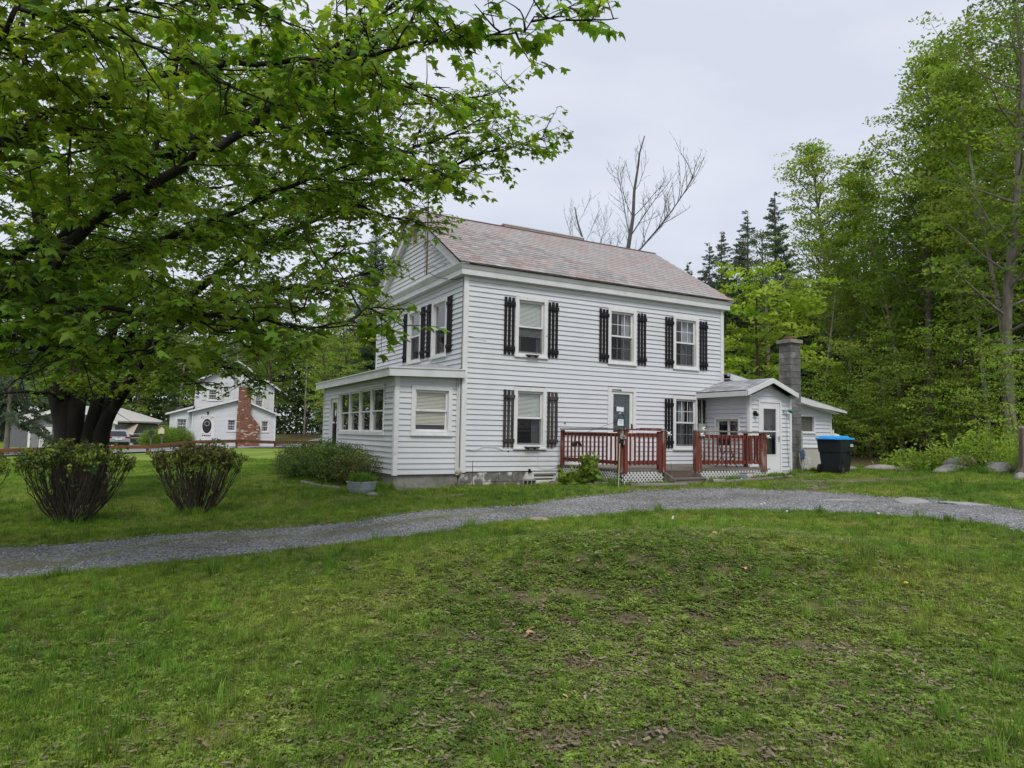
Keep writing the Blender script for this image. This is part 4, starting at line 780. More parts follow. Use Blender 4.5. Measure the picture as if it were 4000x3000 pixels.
mb = MB(); mb.tube([(2.79,-2.885,.88),(2.79,-2.895,.80),(2.79,-2.89,.70)], [.03,.045,.02], 10); part('face', mb, M_black, o, True); mb = MB(); mb.tube([(2.79,-2.945,.84),(2.79,-2.95,.79)], [.008,.013], 6); mb.tube([(2.76,-2.94,.775),(2.79,-2.95,.785),(2.82,-2.94,.775)], .008, 5); mb.tube([(2.81,-2.935,.85),(2.815,-2.94,.845)], .012, 6); mb.tube([(2.79,-2.94,.765),(2.79,-2.935,.73)], .007, 5); part('nose_and_moustache', mb, M_white, o, True)
def tri_shape(): pass
o = thing('shepherd_hook', 'thin black shepherd hook standing before the deck corner post', 'garden hook', (2.72,-3.02,-.2)); mb = MB(); mb.tube([(2.72,-3.02,-.25),(2.72,-3.02,1.38)] + [(2.72-.085+.085*math.cos(a), -3.02, 1.38+.085*math.sin(a)) for a in [k*math.pi/8 for k in range(1, 9)]] + [(2.545,-3.02,1.32),(2.52,-3.02,1.28),(2.49,-3.02,1.31)], .0075, 6); part('rod', mb, M_black, o)
o = thing('bird_feeder', 'small hanging bird feeder with a red curved roof before the deck railing', 'bird feeder', (1.95,-2.2,.7))
fx, fy, fz = 2.05, -2.05, .80
mb = MB(); 
for k in range(6):
    a0, a1 = math.pi*(.5-.5*k/6), math.pi*(.5-.5*(k+1)/6); r0 = .12; mb.prism([(fx+r0*math.cos(a0),fy-.07,fz-.1+r0*math.sin(a0)),(fx+r0*math.cos(a1),fy-.07,fz-.1+r0*math.sin(a1)),(fx+(r0-.008)*math.cos(a1),fy-.07,fz-.1+(r0-.008)*math.sin(a1)),(fx+(r0-.008)*math.cos(a0),fy-.07,fz-.1+(r0-.008)*math.sin(a0))], (0,.14,0))
part('roof', mb, M_red, o); mb = MB(); mb.prism([(fx-.11,fy-.06,fz-.1)] + [(fx+.11*math.cos(a), fy-.06, fz-.1+.11*math.sin(a)) for a in [math.pi - k*math.pi/8 for k in range(1, 5)]] + [(fx,fy-.06,fz-.1)], (0,.12,0)); part('body', mb, M_black, o); mb = MB(); mb.tube([(fx-.05,fy,fz),(fx-.07,fy,fz+.12),(2.5,-3.0,1.28)], .004, 5); part('wire', mb, M_black, o)
for x, y, h, lb, ln in ((2.42,-3.22,.95,'pale thin stake leaning before the deck corner post',.03), (4.15,-2.98,.50,'thin stake with a white cap standing by the deck steps',.04)):
    g0 = Hf(x, y); o = thing('garden_stake', lb, 'stake', (x, y, g0)); mb = MB(); mb.tube([(x,y,g0-.1),(x+ln,y,g0+h)], .008, 6); part('rod', mb, M_oldwood if h < .6 else M_cream, o); mb = MB(); mb.tube([(x+ln,y,g0+h),(x+ln,y,g0+h+.03)], .025 if h < .6 else .015, 8); part('cap', mb, M_white, o)
mb = MB(); mb.tube([(.2,-.25,-.5),(.2,-.25,.28)], .008, 6); tag(part('metal_rod', mb, M_rust), 'thin rusty rod standing by the house corner', 'rod')
# chair behind the right railing
o = thing('folding_chair', 'black metal chair standing behind the right railing of the deck', 'chair', (7.0,-2.0,.16)); mb = MB()
for dx in (-.2, .2): mb.tube([(7.0+dx,-2.2,.16),(7.05+dx,-1.95,.6),(7.1+dx,-1.8,1.0)], .012, 6); mb.tube([(7.1+dx,-1.7,.16),(7.0+dx,-2.15,.6)], .012, 6)
mb.tube([(6.8,-2.1,.35),(7.2,-2.1,.35)], .01, 6); part('frame', mb, M_black, o); mb = MB(); mb.box((6.8,-2.2,.585),(7.22,-1.85,.605)); part('seat', mb, M_black, o); mb = MB(); mb.box((6.9,-1.85,.75),(7.3,-1.82,.98)); part('backrest', mb, M_black, o)
# flag plaque
o = thing('flag_plaque', 'faded stars and stripes plaque leaning in the grass before the deck', 'plaque', (6.75,-3.0,-.1)); ta = Fr((6.48,-3.03,-.13),(1,0,0),(0,-1,0)); ta.Z = Vector((0,.35,.94)).normalized()
mb = MB(); fbox(mb, ta, 0,.55,.0,.19,-.012,0); part('board', mb, M_paper, o); mb = MB(); fbox(mb, ta, .0,.26,.075,.19,.0,.003); part('canton', mb, mat('faded_blue', (.08,.13,.24), rough=.8), o)
mb = MB(); 
for k in range(3): fbox(mb, ta, .262,.55,.085+k*.036,.101+k*.036,0,.003)
for k in range(2): fbox(mb, ta, .0,.55,.008+k*.034,.024+k*.034,0,.003)
part('stripes', mb, mat('faded_red', (.38,.14,.13), rough=.8), o); mb = MB()
for i in range(5):
    for j in range(3): fbox(mb, ta, .03+i*.048,.045+i*.048,.09+j*.034,.102+j*.034,.003,.004)
part('stars', mb, M_paper, o); mb = MB(); fbox(mb, ta, -.02,.57,.19,.215,-.02,.008); part('top_rail', mb, M_log, o)
# logs edging the beds
def log(pts, r, label, grp='logs edging the beds round the deck'):
    P = [(x, y, Hf(x, y)+r*.62) for x, y in pts]; mb = MB(); n = len(P); Q = []
    for i in range(n-1):
        for k in range(4): t_ = k/4; Q.append(tuple(P[i][j]*(1-t_)+P[i+1][j]*t_ for j in range(3)))
    Q.append(P[-1]); mb.tube(Q, [r*rng.uniform(.93,1.07) for _ in Q], 10); tag(part('log', mb, M_log, smooth=False), label, 'log', grp)
log([(2.30,-.55),(2.42,-2.1)], .06, 'log edging the bed left of the deck, nearest the basement window'); log([(2.15,-.75),(2.34,-2.3)], .04, 'thin log lying outside the log by the basement window')
log([(2.46,-2.3),(2.62,-3.0)], .055, 'short log left of the deck corner, in the weeds'); log([(2.72,-3.25),(4.25,-3.42)], .058, 'straight grey log before the deck left of the steps'); log([(5.25,-3.25),(5.6,-3.3)], .07, 'short thick log right of the deck steps'); log([(5.6,-3.34),(8.3,-3.05)], .05, 'longest grey log before the right part of the deck')
log([(-3.1,3.6),(-2.95,2.2),(-2.75,.9)], .05, 'timber edging at the left side of the hedge bed', None); log([(-2.0,-.25),(-1.2,-.12)], .035, 'thin timber between the tub and the sunroom', None)
# cinder block, pot, stones near the house
o = thing('cinder_block', 'hollow cinder block lying by the foundation left of the basement window', 'concrete block', (1.75,-.33,-.37)); mb = MB(); bx, by, bz = 1.52, -.45, -.38
mb.box((bx,by,bz),(bx+.4,by+.03,bz+.16)); mb.box((bx,by+.16,bz),(bx+.4,by+.19,bz+.16)); mb.box((bx,by+.03,bz+.0),(bx+.03,by+.16,bz+.16)); mb.box((bx+.37,by+.03,bz),(bx+.4,by+.16,bz+.16)); mb.box((bx+.13,by+.03,bz),(bx+.16,by+.16,bz+.16)); mb.box((bx+.25,by+.03,bz),(bx+.28,by+.16,bz+.16)); mb.v = [(a, by + (c-bz), bz + (b_-by)) for a, b_, c in mb.v]; part('shell', mb, M_conc, o)
o = thing('orange_gnome', 'small orange garden figure beside the basement window', 'ornament', (2.98,-.1,-.33)); mb = blob(.07,.06,.13,4,2,.1,1); mb.v = [(a+2.98,b_-.12,c-.2) for a,b_,c in mb.v]; part('body', mb, mat('orange_clay', (.42,.16,.03), (.3,.1,.03), scale=20, rough=.7), o, True); mb = blob(.05,.05,.05,6,2,.1,1); mb.v = [(a+2.98,b_-.12,c-.05) for a,b_,c in mb.v]; part('head', mb, M_cream, o, True)
M_rock = mat('field_stone', (.26,.25,.23), (.17,.165,.155), scale=6, rough=.95, bump=.6, rnd=.25, c3=(.34,.31,.25), c3scale=2)
M_rock_tan = mat('tan_stone', (.36,.30,.21), (.26,.21,.15), scale=6, rough=.95, bump=.5)
def stone(x, y, rx, ry, rz, seed, label, m=None, z=None, flat=.3, grp=None, nm='stone'):
    mb = blob(rx, ry, rz, seed, 3, .3, flat); o = part(nm, mb, m or M_rock, smooth=False); o.location = (x, y, (Hf(x, y)+rz*flat*.6) if z is None else z); o.rotation_euler = (0,0,seed*1.3); tag(o, label, 'stone', grp); return o
stone(-.14,-.16,.09,.07,.06,3,'brown stone lying against the corner of the house',M_rock_tan, -.02)
stone(-2.6,-1.1,.16,.12,.07,8,'small grey stone in the lawn before the metal tub')
stone(-1.25,-5.95,.19,.13,.05,9,'flat stone on the near edge of the driveway', M_rock_tan)
SG = 'stones lying along the edge of the wood'
for x, y, rx, ry, rz, s_, lb, m_, zz in ((13.0,-1.0,.55,.4,.12,11,'flat stone at the bottom of the pile right of the bin',None,None),(13.1,-.95,.45,.35,.10,12,'middle flat slab of the pile right of the bin',None,.22),(13.15,-1.0,.35,.2,.06,13,'pale thin slab on top of the pile right of the bin',mat('pale_slab',(.42,.42,.42),rough=.9),.33),
  (13.7,-1.9,.5,.35,.13,14,'second flat boulder right of the bin',None,None),(13.6,-2.9,.6,.3,.10,15,'long low slab in the weeds right of the bin',None,None),(13.3,-3.6,.3,.2,.06,16,'small pale stone between the slab and the boulders',None,None),
  (13.2,-4.6,.32,.3,.25,17,'grey upright boulder left of the round tan one',None,None),(13.0,-5.0,.24,.2,.20,18,'round tan boulder in the weeds',M_rock_tan,.40),(12.6,-4.9,.4,.32,.16,19,'wide mottled boulder before the round tan one',None,None),(12.9,-5.7,.3,.25,.22,20,'grey boulder half hidden right of the tan one',None,None),(12.4,-6.1,.25,.2,.16,21,'pointed stone in the grass left of the stump',None,None),(12.3,-6.2,.45,.25,.2,22,'slanting flat boulder beside the stump',None,None),(11.3,-7.15,.2,.2,.15,23,'rounded pale stone at the foot of the stump',None,None)):
    stone(x, y, rx, ry, rz, s_, lb, m_, zz, grp=SG, nm='boulder')
for x, y, rx, ry, rz, s_, lb in ((5.15,-6.9,.40,.2,.035,31,'small pale ledge of rock at the left of the outcrop in the driveway'),(5.95,-7.7,.8,.3,.05,32,'largest pale ledge of rock beside the driveway'),(6.0,-8.8,.5,.25,.04,33,'pale ledge of rock at the right end of the outcrop')):
    stone(x, y, rx, ry, rz, s_, lb, mat('pale_ledge', (.36,.35,.34), (.25,.245,.24), scale=5, rough=.95, bump=.5), nm='rock_ledge')
mb = MB(); mb.prism([(8.5,-2.75,-.115),(9.6,-2.85,-.09),(9.85,-2.05,-.09),(9.4,-1.95,-.09),(8.5,-1.95,-.115)], (0,0,.05)); tag(part('concrete_slab', mb, M_conc), 'pale concrete slab before the entry porch door', 'slab')
for x, y, lb in ((6.9,-4.9,'dark stone left of two in the grass island by the driveway'),(6.9,-5.6,'dark stone right of two in the grass island by the driveway')): stone(x, y, .06, .05, .04, int(x*10+y*7), lb)
# metal tub
tx, ty = -2.62, -.35; tg = Hf(tx, ty)
o = thing('metal_tub', 'dented galvanised tub planted with grass before the hedge', 'planter', (tx, ty, tg)); mb = MB(); mb.tube([(tx,ty,tg-.02),(tx,ty,tg+.12),(tx,ty,tg+.25)], [.27,.31,.335], 24, True); part('tub', mb, mat('blue_grey_tin', (.28,.33,.38), (.38,.42,.46), scale=5, rough=.5, metal=.3, c3=(.18,.11,.07), c3scale=4, c3lo=.6, c3hi=.66), o, False)
mb = MB(); mb.tube([(tx+.335*math.cos(a), ty+.335*math.sin(a), tg+.25) for a in [k*math.pi/14 for k in range(29)]], .009, 6, False); mb.tube([(tx+.305*math.cos(a), ty+.305*math.sin(a), tg+.10) for a in [k*math.pi/14 for k in range(29)]], .006, 6, False); part('rim', mb, M_galv, o); TUB = (tx, ty, tg+.25)
# antenna mast
o = thing('antenna_mast', 'thin rusty antenna mast standing against the gable of the farmhouse', 'antenna', (-.36,1.76,5.3)); mb = MB(); mb.tube([(-.36,1.76,5.28),(-.36,1.77,6.6),(-.36,1.80,8.9)], [.026,.024,.018], 8); part('pole', mb, M_rust, o)
for z, dy in ((5.50,-.55),(5.97,-.35)): mb = MB(); mb.beam((-.36,1.76,z),(-.03,1.76+dy,z+.02),.03,.012); mb.beam((-.36,1.76,z),(-.03,1.76+.05,z+.02),.03,.012); part('bracket', mb, M_galv, o)
mb = MB(); mb.tube([(-.40,1.80,5.3),(-.41,1.82,8.8)], .006, 5); part('wire', mb, M_black, o)
# wheelie bin
M_bin = mat('bin_plastic', (.012,.014,.020), (.018,.021,.028), scale=4, rough=.45); M_lid = mat('blue_plastic', (.025,.29,.72), (.03,.33,.78), scale=3, rough=.35)
bl = (10.74,-2.60,Hf(10.74,-2.6)-.01)
o = thing('wheelie_bin', 'dark wheelie bin with a bright blue lid standing right of the porch', 'bin', bl); o.rotation_euler = (0,0,math.radians(-20))
def lp(nm, mb, m_, par=None, sm=False, bev=0):     # part given in the thing's own coordinates
    p_ = place(nm, mesh(nm, mb, m_, sm), None); p_.parent = par; p_.location = (0,0,0)
    if bev: b = p_.modifiers.new('bevel','BEVEL'); b.width = bev; b.segments = 3; b.limit_method = 'ANGLE'
    return p_
# x = length (handle side at -x), y = width
def frus(mb, x0,x1,y0,y1,z0, X0,X1,Y0,Y1,z1): return mb.add([(x0,y0,z0),(x1,y0,z0),(x1,y1,z0),(x0,y1,z0),(X0,Y0,z1),(X1,Y0,z1),(X1,Y1,z1),(X0,Y1,z1)], BF)
mb = MB(); frus(mb, -.30,.34,-.26,.26,.05, -.36,.38,-.31,.31,.62); frus(mb, -.38,.395,-.325,.325,.62, -.43,.41,-.345,.345,.97); mb.box((-.45,-.36,.955),(.42,.36,.99)); body = lp('body', mb, M_bin, o, bev=.018)
mb = MB(); mb.box((-.22,-.30,.10),(-.19,-.262,.62)); mb.box((.10,-.36,.60),(.24,-.325,.66)); mb.tube([(-.26,-.33,.10),(-.26,.33,.10)], .014, 8); lp('ribs_and_axle', mb, M_black, o)
mb = MB(); mb.tube([(-.45,-.24,.955),(-.54,-.24,.985),(-.54,.24,.985),(-.45,.24,.955)], .018, 8); lp('handle', mb, M_bin, o)
mb = MB(); frus(mb, -.47,.45,-.375,.375,.992, -.46,.44,-.365,.365,1.045); frus(mb, -.42,.32,-.31,.31,1.045, -.36,.26,-.24,.24,1.10); mb.tube([(-.47,-.30,1.0),(-.47,.30,1.0)], .02, 8); lp('lid', mb, M_lid, o, bev=.012)
for s_ in (-1, 1):
    mb = MB(); mb.tube([(-.30,s_*.27,.14),(-.30,s_*.345,.14)], .14, 24); wh = lp('wheel', mb, M_black, o); mb = MB(); mb.tube([(-.30,s_*.30,.14),(-.30,s_*.352,.14)], .085, 7); lp('hub', mb, M_shutter_old, wh)
mb = MB(); mb.box((.22,-.349,.79),(.37,-.340,.86)); pl = lp('label_plate', mb, M_paper, o); 
text_part('casella', .042, M_black, pl, Matrix.Translation((.295,-.350,.825)) @ Matrix.Rotation(math.pi/2, 4, 'X'))
o.rotation_euler = (0,0,math.radians(12))
# beige equipment box (generator) with a white lid
gx, gy, gz = 11.05, -1.0, Hf(11.4,-.9)
o = thing('generator_cabinet', 'beige cabinet with a cream lid and vent slots behind the bin', 'generator', (gx+.65, gy+.3, gz)); M_beige = mat('beige_steel', (.47,.455,.41), (.42,.40,.36), scale=3, rough=.55)
mb = MB(); mb.box((gx,gy,gz+.0),(gx+1.35,gy+.65,gz+.70)); part('cabinet', mb, M_beige, o, bev=.01); mb = MB(); mb.box((gx-.03,gy-.03,gz+.70),(gx+1.38,gy+.68,gz+.79)); part('lid', mb, M_trim, o, bev=.03); mb = MB(); mb.box((gx-.01,gy-.008,gz+.02),(gx+1.36,gy+.66,gz+.10)); part('base_rail', mb, M_beige, o)
for k in range(5): mb = MB(); mb.box((gx+.50,gy-.008,gz+.20+k*.045),(gx+.66,gy-.001,gz+.225+k*.045)); part('vent_slot', mb, M_white, o); 
mb = MB(); mb.tube([(gx+.12,gy-.1,gz+.5),(gx+.14,gy-.1,gz+.2),(gx+.05,gy-.12,gz+.06),(gx-.3,gy-.1,gz+.05)], .02, 8); mb.tube([(gx+.1,gy-.1,gz+.5),(gx+.16,gy-.1,gz+.46)], .03, 8); part('hose', mb, M_shutter_old, o)
# pole with a coil of blue rope
o = thing('leaning_pipe', 'grey pipe leaning by the chimney with a coil of blue rope on it', 'pipe', (10.25,-1.85,-.1)); mb = MB(); mb.tube([(10.22,-1.86,-.15),(10.30,-1.80,1.22)], .03, 8); part('pipe', mb, M_grey_box, o)
mb = MB(); r_ = random.Random(4); pts = [(10.2+r_.uniform(-.12,.14), -1.88+r_.uniform(-.05,.05), .52+r_.uniform(-.16,.16)) for _ in range(46)]; mb.tube(pts, .009, 5); mb.tube([(10.12,-1.88,.4),(10.1,-1.9,.15),(10.2,-1.9,.05),(10.3,-1.88,.2),(10.25,-1.87,.5)], .010, 5); part('rope', mb, mat('blue_rope', (.06,.14,.24), (.12,.2,.3), scale=30, rough=.8), o)
mb = MB(); mb.tube([(10.0,-1.95,.55),(10.03,-1.95,.25),(10.15,-1.93,.12)], .008, 5); tag(part('yellow_hose', mb, mat('yellow_hose', (.5,.36,.04), rough=.6)), 'short yellow hose hanging beside the blue rope coil', 'hose')
o = thing('propane_tank', 'white domed gas tank behind the right end of the low wing', 'tank', (14.8,.6,Hf(14.8,.6))); g0 = Hf(14.8,.6); mb = MB(); mb.tube([(14.8,.6,g0),(14.8,.6,g0+1.0),(14.8,.6,g0+1.1),(14.8,.6,g0+1.16)], [.38,.38,.32,.16], 20); part('shell', mb, M_trim, o, True); mb = MB(); mb.box((14.7,.2,g0+.85),(15.1,.24,g0+.93)); part('regulator', mb, M_black, o)
o = thing('birch_post', 'bare pale post standing behind the entry porch roof', 'post', (12.2,4.0,Hf(12.2,4))); g0 = Hf(12.2,4); mb = MB(); mb.tube([(12.2,4.0,g0),(12.2,4.0,5.2)], [.13,.11], 10); part('post', mb, mat('split_post', (.40,.35,.28), (.28,.24,.19), scale=4, rough=.9, stretch=(1,1,.2)), o)
# tree stump at the right edge
sx, sy = 11.95, -7.08; sg_ = Hf(sx, sy)
o = thing('tree_stump', 'tall weathered tree stump at the right edge of the lawn', 'stump', (sx, sy, sg_)); mb = MB(); n = 22
rr = random.Random(9); fl = [1 + .28*math.sin(k*2.1) + .15*rr.uniform(-1,1) for k in range(n)]
for z, r0 in ((-.2,.40),(.0,.34),(.2,.27),(.6,.24),(1.0,.235),(1.18,.23)):
    for k in range(n):
        a_ = 2*math.pi*k/n; q = r0*(1 + (fl[k]-1)*(1 if z < .1 else .45)); mb.v.append((sx+q*math.cos(a_), sy+q*math.sin(a_), sg_+z + (.05*math.sin(k*3) if z > 1.1 else 0)))
for i in range(5):
    for k in range(n): k2 = (k+1) % n; mb.f.append((i*n+k, i*n+k2, (i+1)*n+k2, (i+1)*n+k))
mb.f.append(tuple(5*n+k for k in range(n))); part('trunk', mb, mat('stump_bark', (.26,.22,.18), (.08,.06,.045), scale=5, rough=.95, stretch=(1,1,.15), bump=.8, c3=(.36,.32,.27), c3scale=2.5), o)
# planks lying in the left bed
o = thing('plank', 'pale plank lying in the grass left of the hedge', 'plank', (-3.1,5.4,-.4)); mb = MB(); mb.beam((-3.3,5.3,Hf(-3.3,5.3)+.05),(-2.6,5.7,Hf(-2.6,5.7)+.05),.25,.05); part('board', mb, M_oldwood, o)

# ------------------------------------------------------------------ guard rail
M_rail = mat('brown_rail_wood', (.13,.055,.035), (.20,.09,.05), scale=3, rough=.85, stretch=(.3,1,1), bump=.3)
GP = [(-34,13.5),(-27,18),(-20,22.4),(-16.2,24.6),(-12.78,26.75),(-9.5,28.4),(-6.3,30.0),(-3.7,31.7),(-1.0,33.5),(1.8,35.5),(4.3,37.5),(6.8,39.6),(9.3,41.8),(12,44.2)]
gr = thing('guard_rail', 'low brown timber guard rail along the road', 'fence', (GP[6][0], GP[6][1], Hf(*GP[6])))
for i, (x, y) in enumerate(GP):
    g0 = Hf(x, y); mb = MB(); mb.box((x-.07,y-.07,g0-.3),(x+.07,y+.07,g0+.56)); part('post', mb, M_rail, gr)
    if i:
        x2, y2 = GP[i-1]; mb = MB(); mb.beam((x2,y2-.09,Hf(x2,y2)+.47),(x,y-.09,g0+.47),.07,.20); part('rail', mb, M_rail, gr)

# ------------------------------------------------------------------ neighbour's house
PXM = .00682
nbO = at_depth(600+935*.3316, 1300+1345*.3316, 56)
nU = Vector((.992,-.129,0)).normalized(); nN = Vector((-nU.y*-1, 0, 0)); nN = Vector((nU.y, -nU.x, 0)); nN = nN if nN.dot(CAM-nbO) > 0 else -nN
FN = Fr(nbO, nU, nN)
def nx_(x): return (x-935)*PXM*.93
def nz_(y): return (1345-y)*PXM
nb = thing('white_house', 'white house with a stepped brick chimney beyond the road', 'house', tuple(nbO))
def nwall(x0, x1, ytop, d, ops, trap=None, ybase=1370, back=7, boards=True, z1=None):
    fr = Fr(nbO + nN*d, nU, nN); zt = nz_(ytop); zb = nz_(ybase); w_ = wall_panel(fr, nx_(x0), nx_(x1), zb, zt, [shr(o, .02) for o in ops], nb)
    siding(fr, w_, nx_(x0), nx_(x1), zb, z1 or zt, .10, [shr(o, .01) for o in ops], trap=trap, joined=True); return fr, w_
def W_(x0, x1, y1, y0): return (nx_(x0), nx_(x1), nz_(y0), nz_(y1))
n1, n2 = W_(610,730,665,810), W_(1165,1280,690,880); pk = (950, 335)
trm = lambda z: (nx_(465) if z < nz_(600) else nx_(465 + (950-465)*((z-nz_(600))/(nz_(345)-nz_(600)))), nx_(1405) if z < nz_(640) else nx_(1405-(1405-955)*((z-nz_(640))/(nz_(345)-nz_(640)))))
frm, wm = nwall(465,1405,640,0,[n1, n2], trm, z1=nz_(350))
mb = MB(); mb.prism([frm.p(nx_(465),nz_(640),0),frm.p(nx_(1405),nz_(640),0),frm.p(nx_(1405),nz_(640),0),frm.p(nx_(952),nz_(345),0),frm.p(nx_(465),nz_(605),0)], -nN*.1); part('gable_wall', mb, M_wall, nb)
mb = MB(); 
for x_, s_ in ((465,1),(1405,-1)): mb.obox(frm.p(nx_(x_)+s_*.06, nz_(990), -3.5), nU*.06, nN*3.4, (0,0,nz_(640)/2+.1))
part('side_wall', mb, M_siding, nb)
M_nroof = mat('grey_roof', (.16,.16,.165), (.22,.22,.225), scale=4, rough=.9)
mb = MB(); mb.prism([frm.p(nx_(445),nz_(610),.35),frm.p(nx_(950),nz_(332),.35),frm.p(nx_(950),nz_(332),-7.2),frm.p(nx_(445),nz_(610),-7.2)], (0,0,.1)); mb.prism([frm.p(nx_(950),nz_(332),.35),frm.p(nx_(1475),nz_(655),.35),frm.p(nx_(1475),nz_(655),-7.2),frm.p(nx_(950),nz_(332),-7.2)], (0,0,.1)); part('roof', mb, M_nroof, nb)
def rake(fr, a, b, d=.36, h=.16):
    mb = MB(); A_ = fr.p(nx_(a[0]), nz_(a[1]), d); B2 = fr.p(nx_(b[0]), nz_(b[1]), d); mb.prism([A_, B2, B2-Vector((0,0,h)), A_-Vector((0,0,h))], nN*.04); part('rake_board', mb, M_trim, nb)
rake(frm,(440,597),(950,325)); rake(frm,(950,325),(1480,648))
def nwin(fr, o, grid=(3,2)): window(fr, nb, *o, cw=.085, grid=grid, screen=False, old=False, curtain=[(0,.25),(.75,1)], cproud=.05)
nwin(frm, n1); nwin(frm, n2, (3,3))
for x0, x1, y1, y0 in ((543,592,675,805),(738,788,675,808),(1128,1163,690,850),(1284,1332,697,880)):
    mb = MB(); fbox(mb, frm, nx_(x0), nx_(x1), nz_(y0), nz_(y1), .03, .06); part('shutter', mb, mat('cream_shutter', (.60,.57,.53), rough=.7), nb)
mb = MB(); fbox(mb, frm, nx_(915), nx_(962), nz_(600), nz_(535), .02, .05); part('gable_vent', mb, mat('vent_grey', (.22,.22,.23), rough=.8), nb)
mb = MB(); fbox(mb, frm, nx_(1025), nx_(1085), nz_(440), nz_(348), -2.2, -1.4); part('roof_chimney', mb, mat('brick_plain', (.22,.09,.06), (.30,.13,.09), scale=18, rough=.9), nb)
# front lean-to gable
DF = 1.6; sc_ = 1.0
o1, o2, o3 = W_(850,965,1018,1165), W_(1245,1348,1025,1168), (nx_(545), nx_(716), nz_(1300), nz_(985))
trf = lambda z: (nx_(462) if z < nz_(940) else nx_(462+(1000-462)*((z-nz_(940))/(nz_(795)-nz_(940)))), nx_(1422) if z < nz_(965) else nx_(1422-(1422-1000)*((z-nz_(965))/(nz_(795)-nz_(965)))))
frf, wfr = nwall(462,1422,965,DF,[o1,o2,o3], trf, z1=nz_(805), back=1.5)
mb = MB(); mb.prism([frf.p(nx_(462),nz_(965),0),frf.p(nx_(1422),nz_(965),0),frf.p(nx_(1000),nz_(805),0),frf.p(nx_(462),nz_(940),0)], -nN*.1); mb.obox(frf.p(nx_(1422)-.06, nz_(1160), -.8), nU*.06, nN*.75, (0,0,1.3)); mb.obox(frf.p(nx_(462)+.06, nz_(1160), -.8), nU*.06, nN*.75, (0,0,1.3)); part('gable_wall', mb, M_siding, nb)
mb = MB(); mb.prism([frf.p(nx_(412),nz_(955),.3),frf.p(nx_(1000),nz_(785),.3),frf.p(nx_(1000),nz_(785),-1.6),frf.p(nx_(412),nz_(955),-1.6)], (0,0,.06)); mb.prism([frf.p(nx_(1000),nz_(785),.3),frf.p(nx_(1480),nz_(968),.3),frf.p(nx_(1480),nz_(968),-1.6),frf.p(nx_(1000),nz_(785),-1.6)], (0,0,.06)); part('roof', mb, M_nroof, nb)
rake(frf,(410,940),(1000,778),.31,.13); rake(frf,(1000,778),(1482,960),.31,.13)
nwin(frf, o1); nwin(frf, o2)
mb = MB(); fbox(mb, frf, nx_(462)-.02, nx_(462)+.08, nz_(1360), nz_(945), .02, .045); fbox(mb, frf, nx_(1422)-.08, nx_(1422)+.02, nz_(1360), nz_(965), .02, .045); fbox(mb, frm, nx_(465), nx_(465)+.08, nz_(930), nz_(615), .02, .045); fbox(mb, frm, nx_(1405)-.08, nx_(1405), nz_(930), nz_(660), .02, .045); part('corner_board', mb, M_trim, nb)
# left extension
DL = .9; o4 = W_(278,410,1018,1198); trl = lambda z: (nx_(208) if z < nz_(970) else nx_(208+(460-208)*((z-nz_(970))/(nz_(890)-nz_(970)))), nx_(460))
frl, wl = nwall(208,460,970,DL,[o4], trl, z1=nz_(892)); nwin(frl, o4)
mb = MB(); mb.prism([frl.p(nx_(165),nz_(985),.25),frl.p(nx_(470),nz_(885),.25),frl.p(nx_(470),nz_(885),-5),frl.p(nx_(165),nz_(985),-5)], (0,0,.06)); part('roof', mb, M_nroof, nb); rake(frl,(163,968),(465,880),.26,.13)
mb = MB(); mb.obox(frl.p(nx_(208)+.06, nz_(1160), -2.5), nU*.06, nN*2.4, (0,0,1.3)); part('side_wall', mb, M_siding, nb)
# door with oval glass, wreath, lamp, number
u0, u1, z0, z1 = o3
mb = MB(); ring(mb, frf, u0, u1, z0, z1, .10, -.02, .05, wb=.03); nd = part('door', mb, M_trim, nb)
cx_, cz_ = (u0+u1)/2, nz_(1105); mb = MB(); n = 28; a0, b0 = .33, .56
ov = [(cx_+a0*math.cos(k*2*math.pi/n), cz_+b0*math.sin(k*2*math.pi/n)) for k in range(n)]; hx, hz0, hz1 = (u1-u0)/2-.10, z0+.03, z1-.10
ou = []
for k in range(n):
    ca, sa = math.cos(k*2*math.pi/n), math.sin(k*2*math.pi/n); s1 = hx/abs(ca) if abs(ca) > 1e-6 else 9e9; s2 = ((hz1-cz_) if sa > 0 else (cz_-hz0))/abs(sa) if abs(sa) > 1e-6 else 9e9; s_ = min(s1, s2); ou.append((cx_+ca*s_, cz_+sa*s_))
for i, P_ in enumerate((ov, ou)):
    for u, z in P_: mb.v.append(tuple(frf.p(u, z, .015)))
for k in range(n): mb.f.append((k, (k+1) % n, n+(k+1) % n, n+k))
part('door_leaf', mb, M_trim, nd); mb = MB(); mb.add([frf.p(u, z, .008) for u, z in ov], [tuple(range(n))]); part('oval_glass', mb, mat('dark_glass', (.03,.025,.035), rough=.1, spec=.6), nd)
mb = MB(); mb.tube([frf.p(cx_+.17*math.cos(a), cz_+.18+.17*math.sin(a), .03) for a in [k*math.pi/8 for k in range(17)]], .05, 8, False); part('wreath', mb, mat('grey_wreath', (.30,.27,.27), (.12,.11,.10), scale=25, rough=.95), nd)
mb = MB()
for k in range(5): fbox(mb, frf, cx_-.32+k*.13, cx_-.22+k*.13, nz_(1220), nz_(1205), .016, .018)
for sx_ in (-1, 1):
    for zz in (1025, 1190): mb.tube([frf.p(cx_+sx_*.33, nz_(zz), .018), frf.p(cx_+sx_*.27, nz_(zz)+.03, .02), frf.p(cx_+sx_*.23, nz_(zz)-.01, .018)], .015, 5)
part('door_scrollwork', mb, M_black, nd)
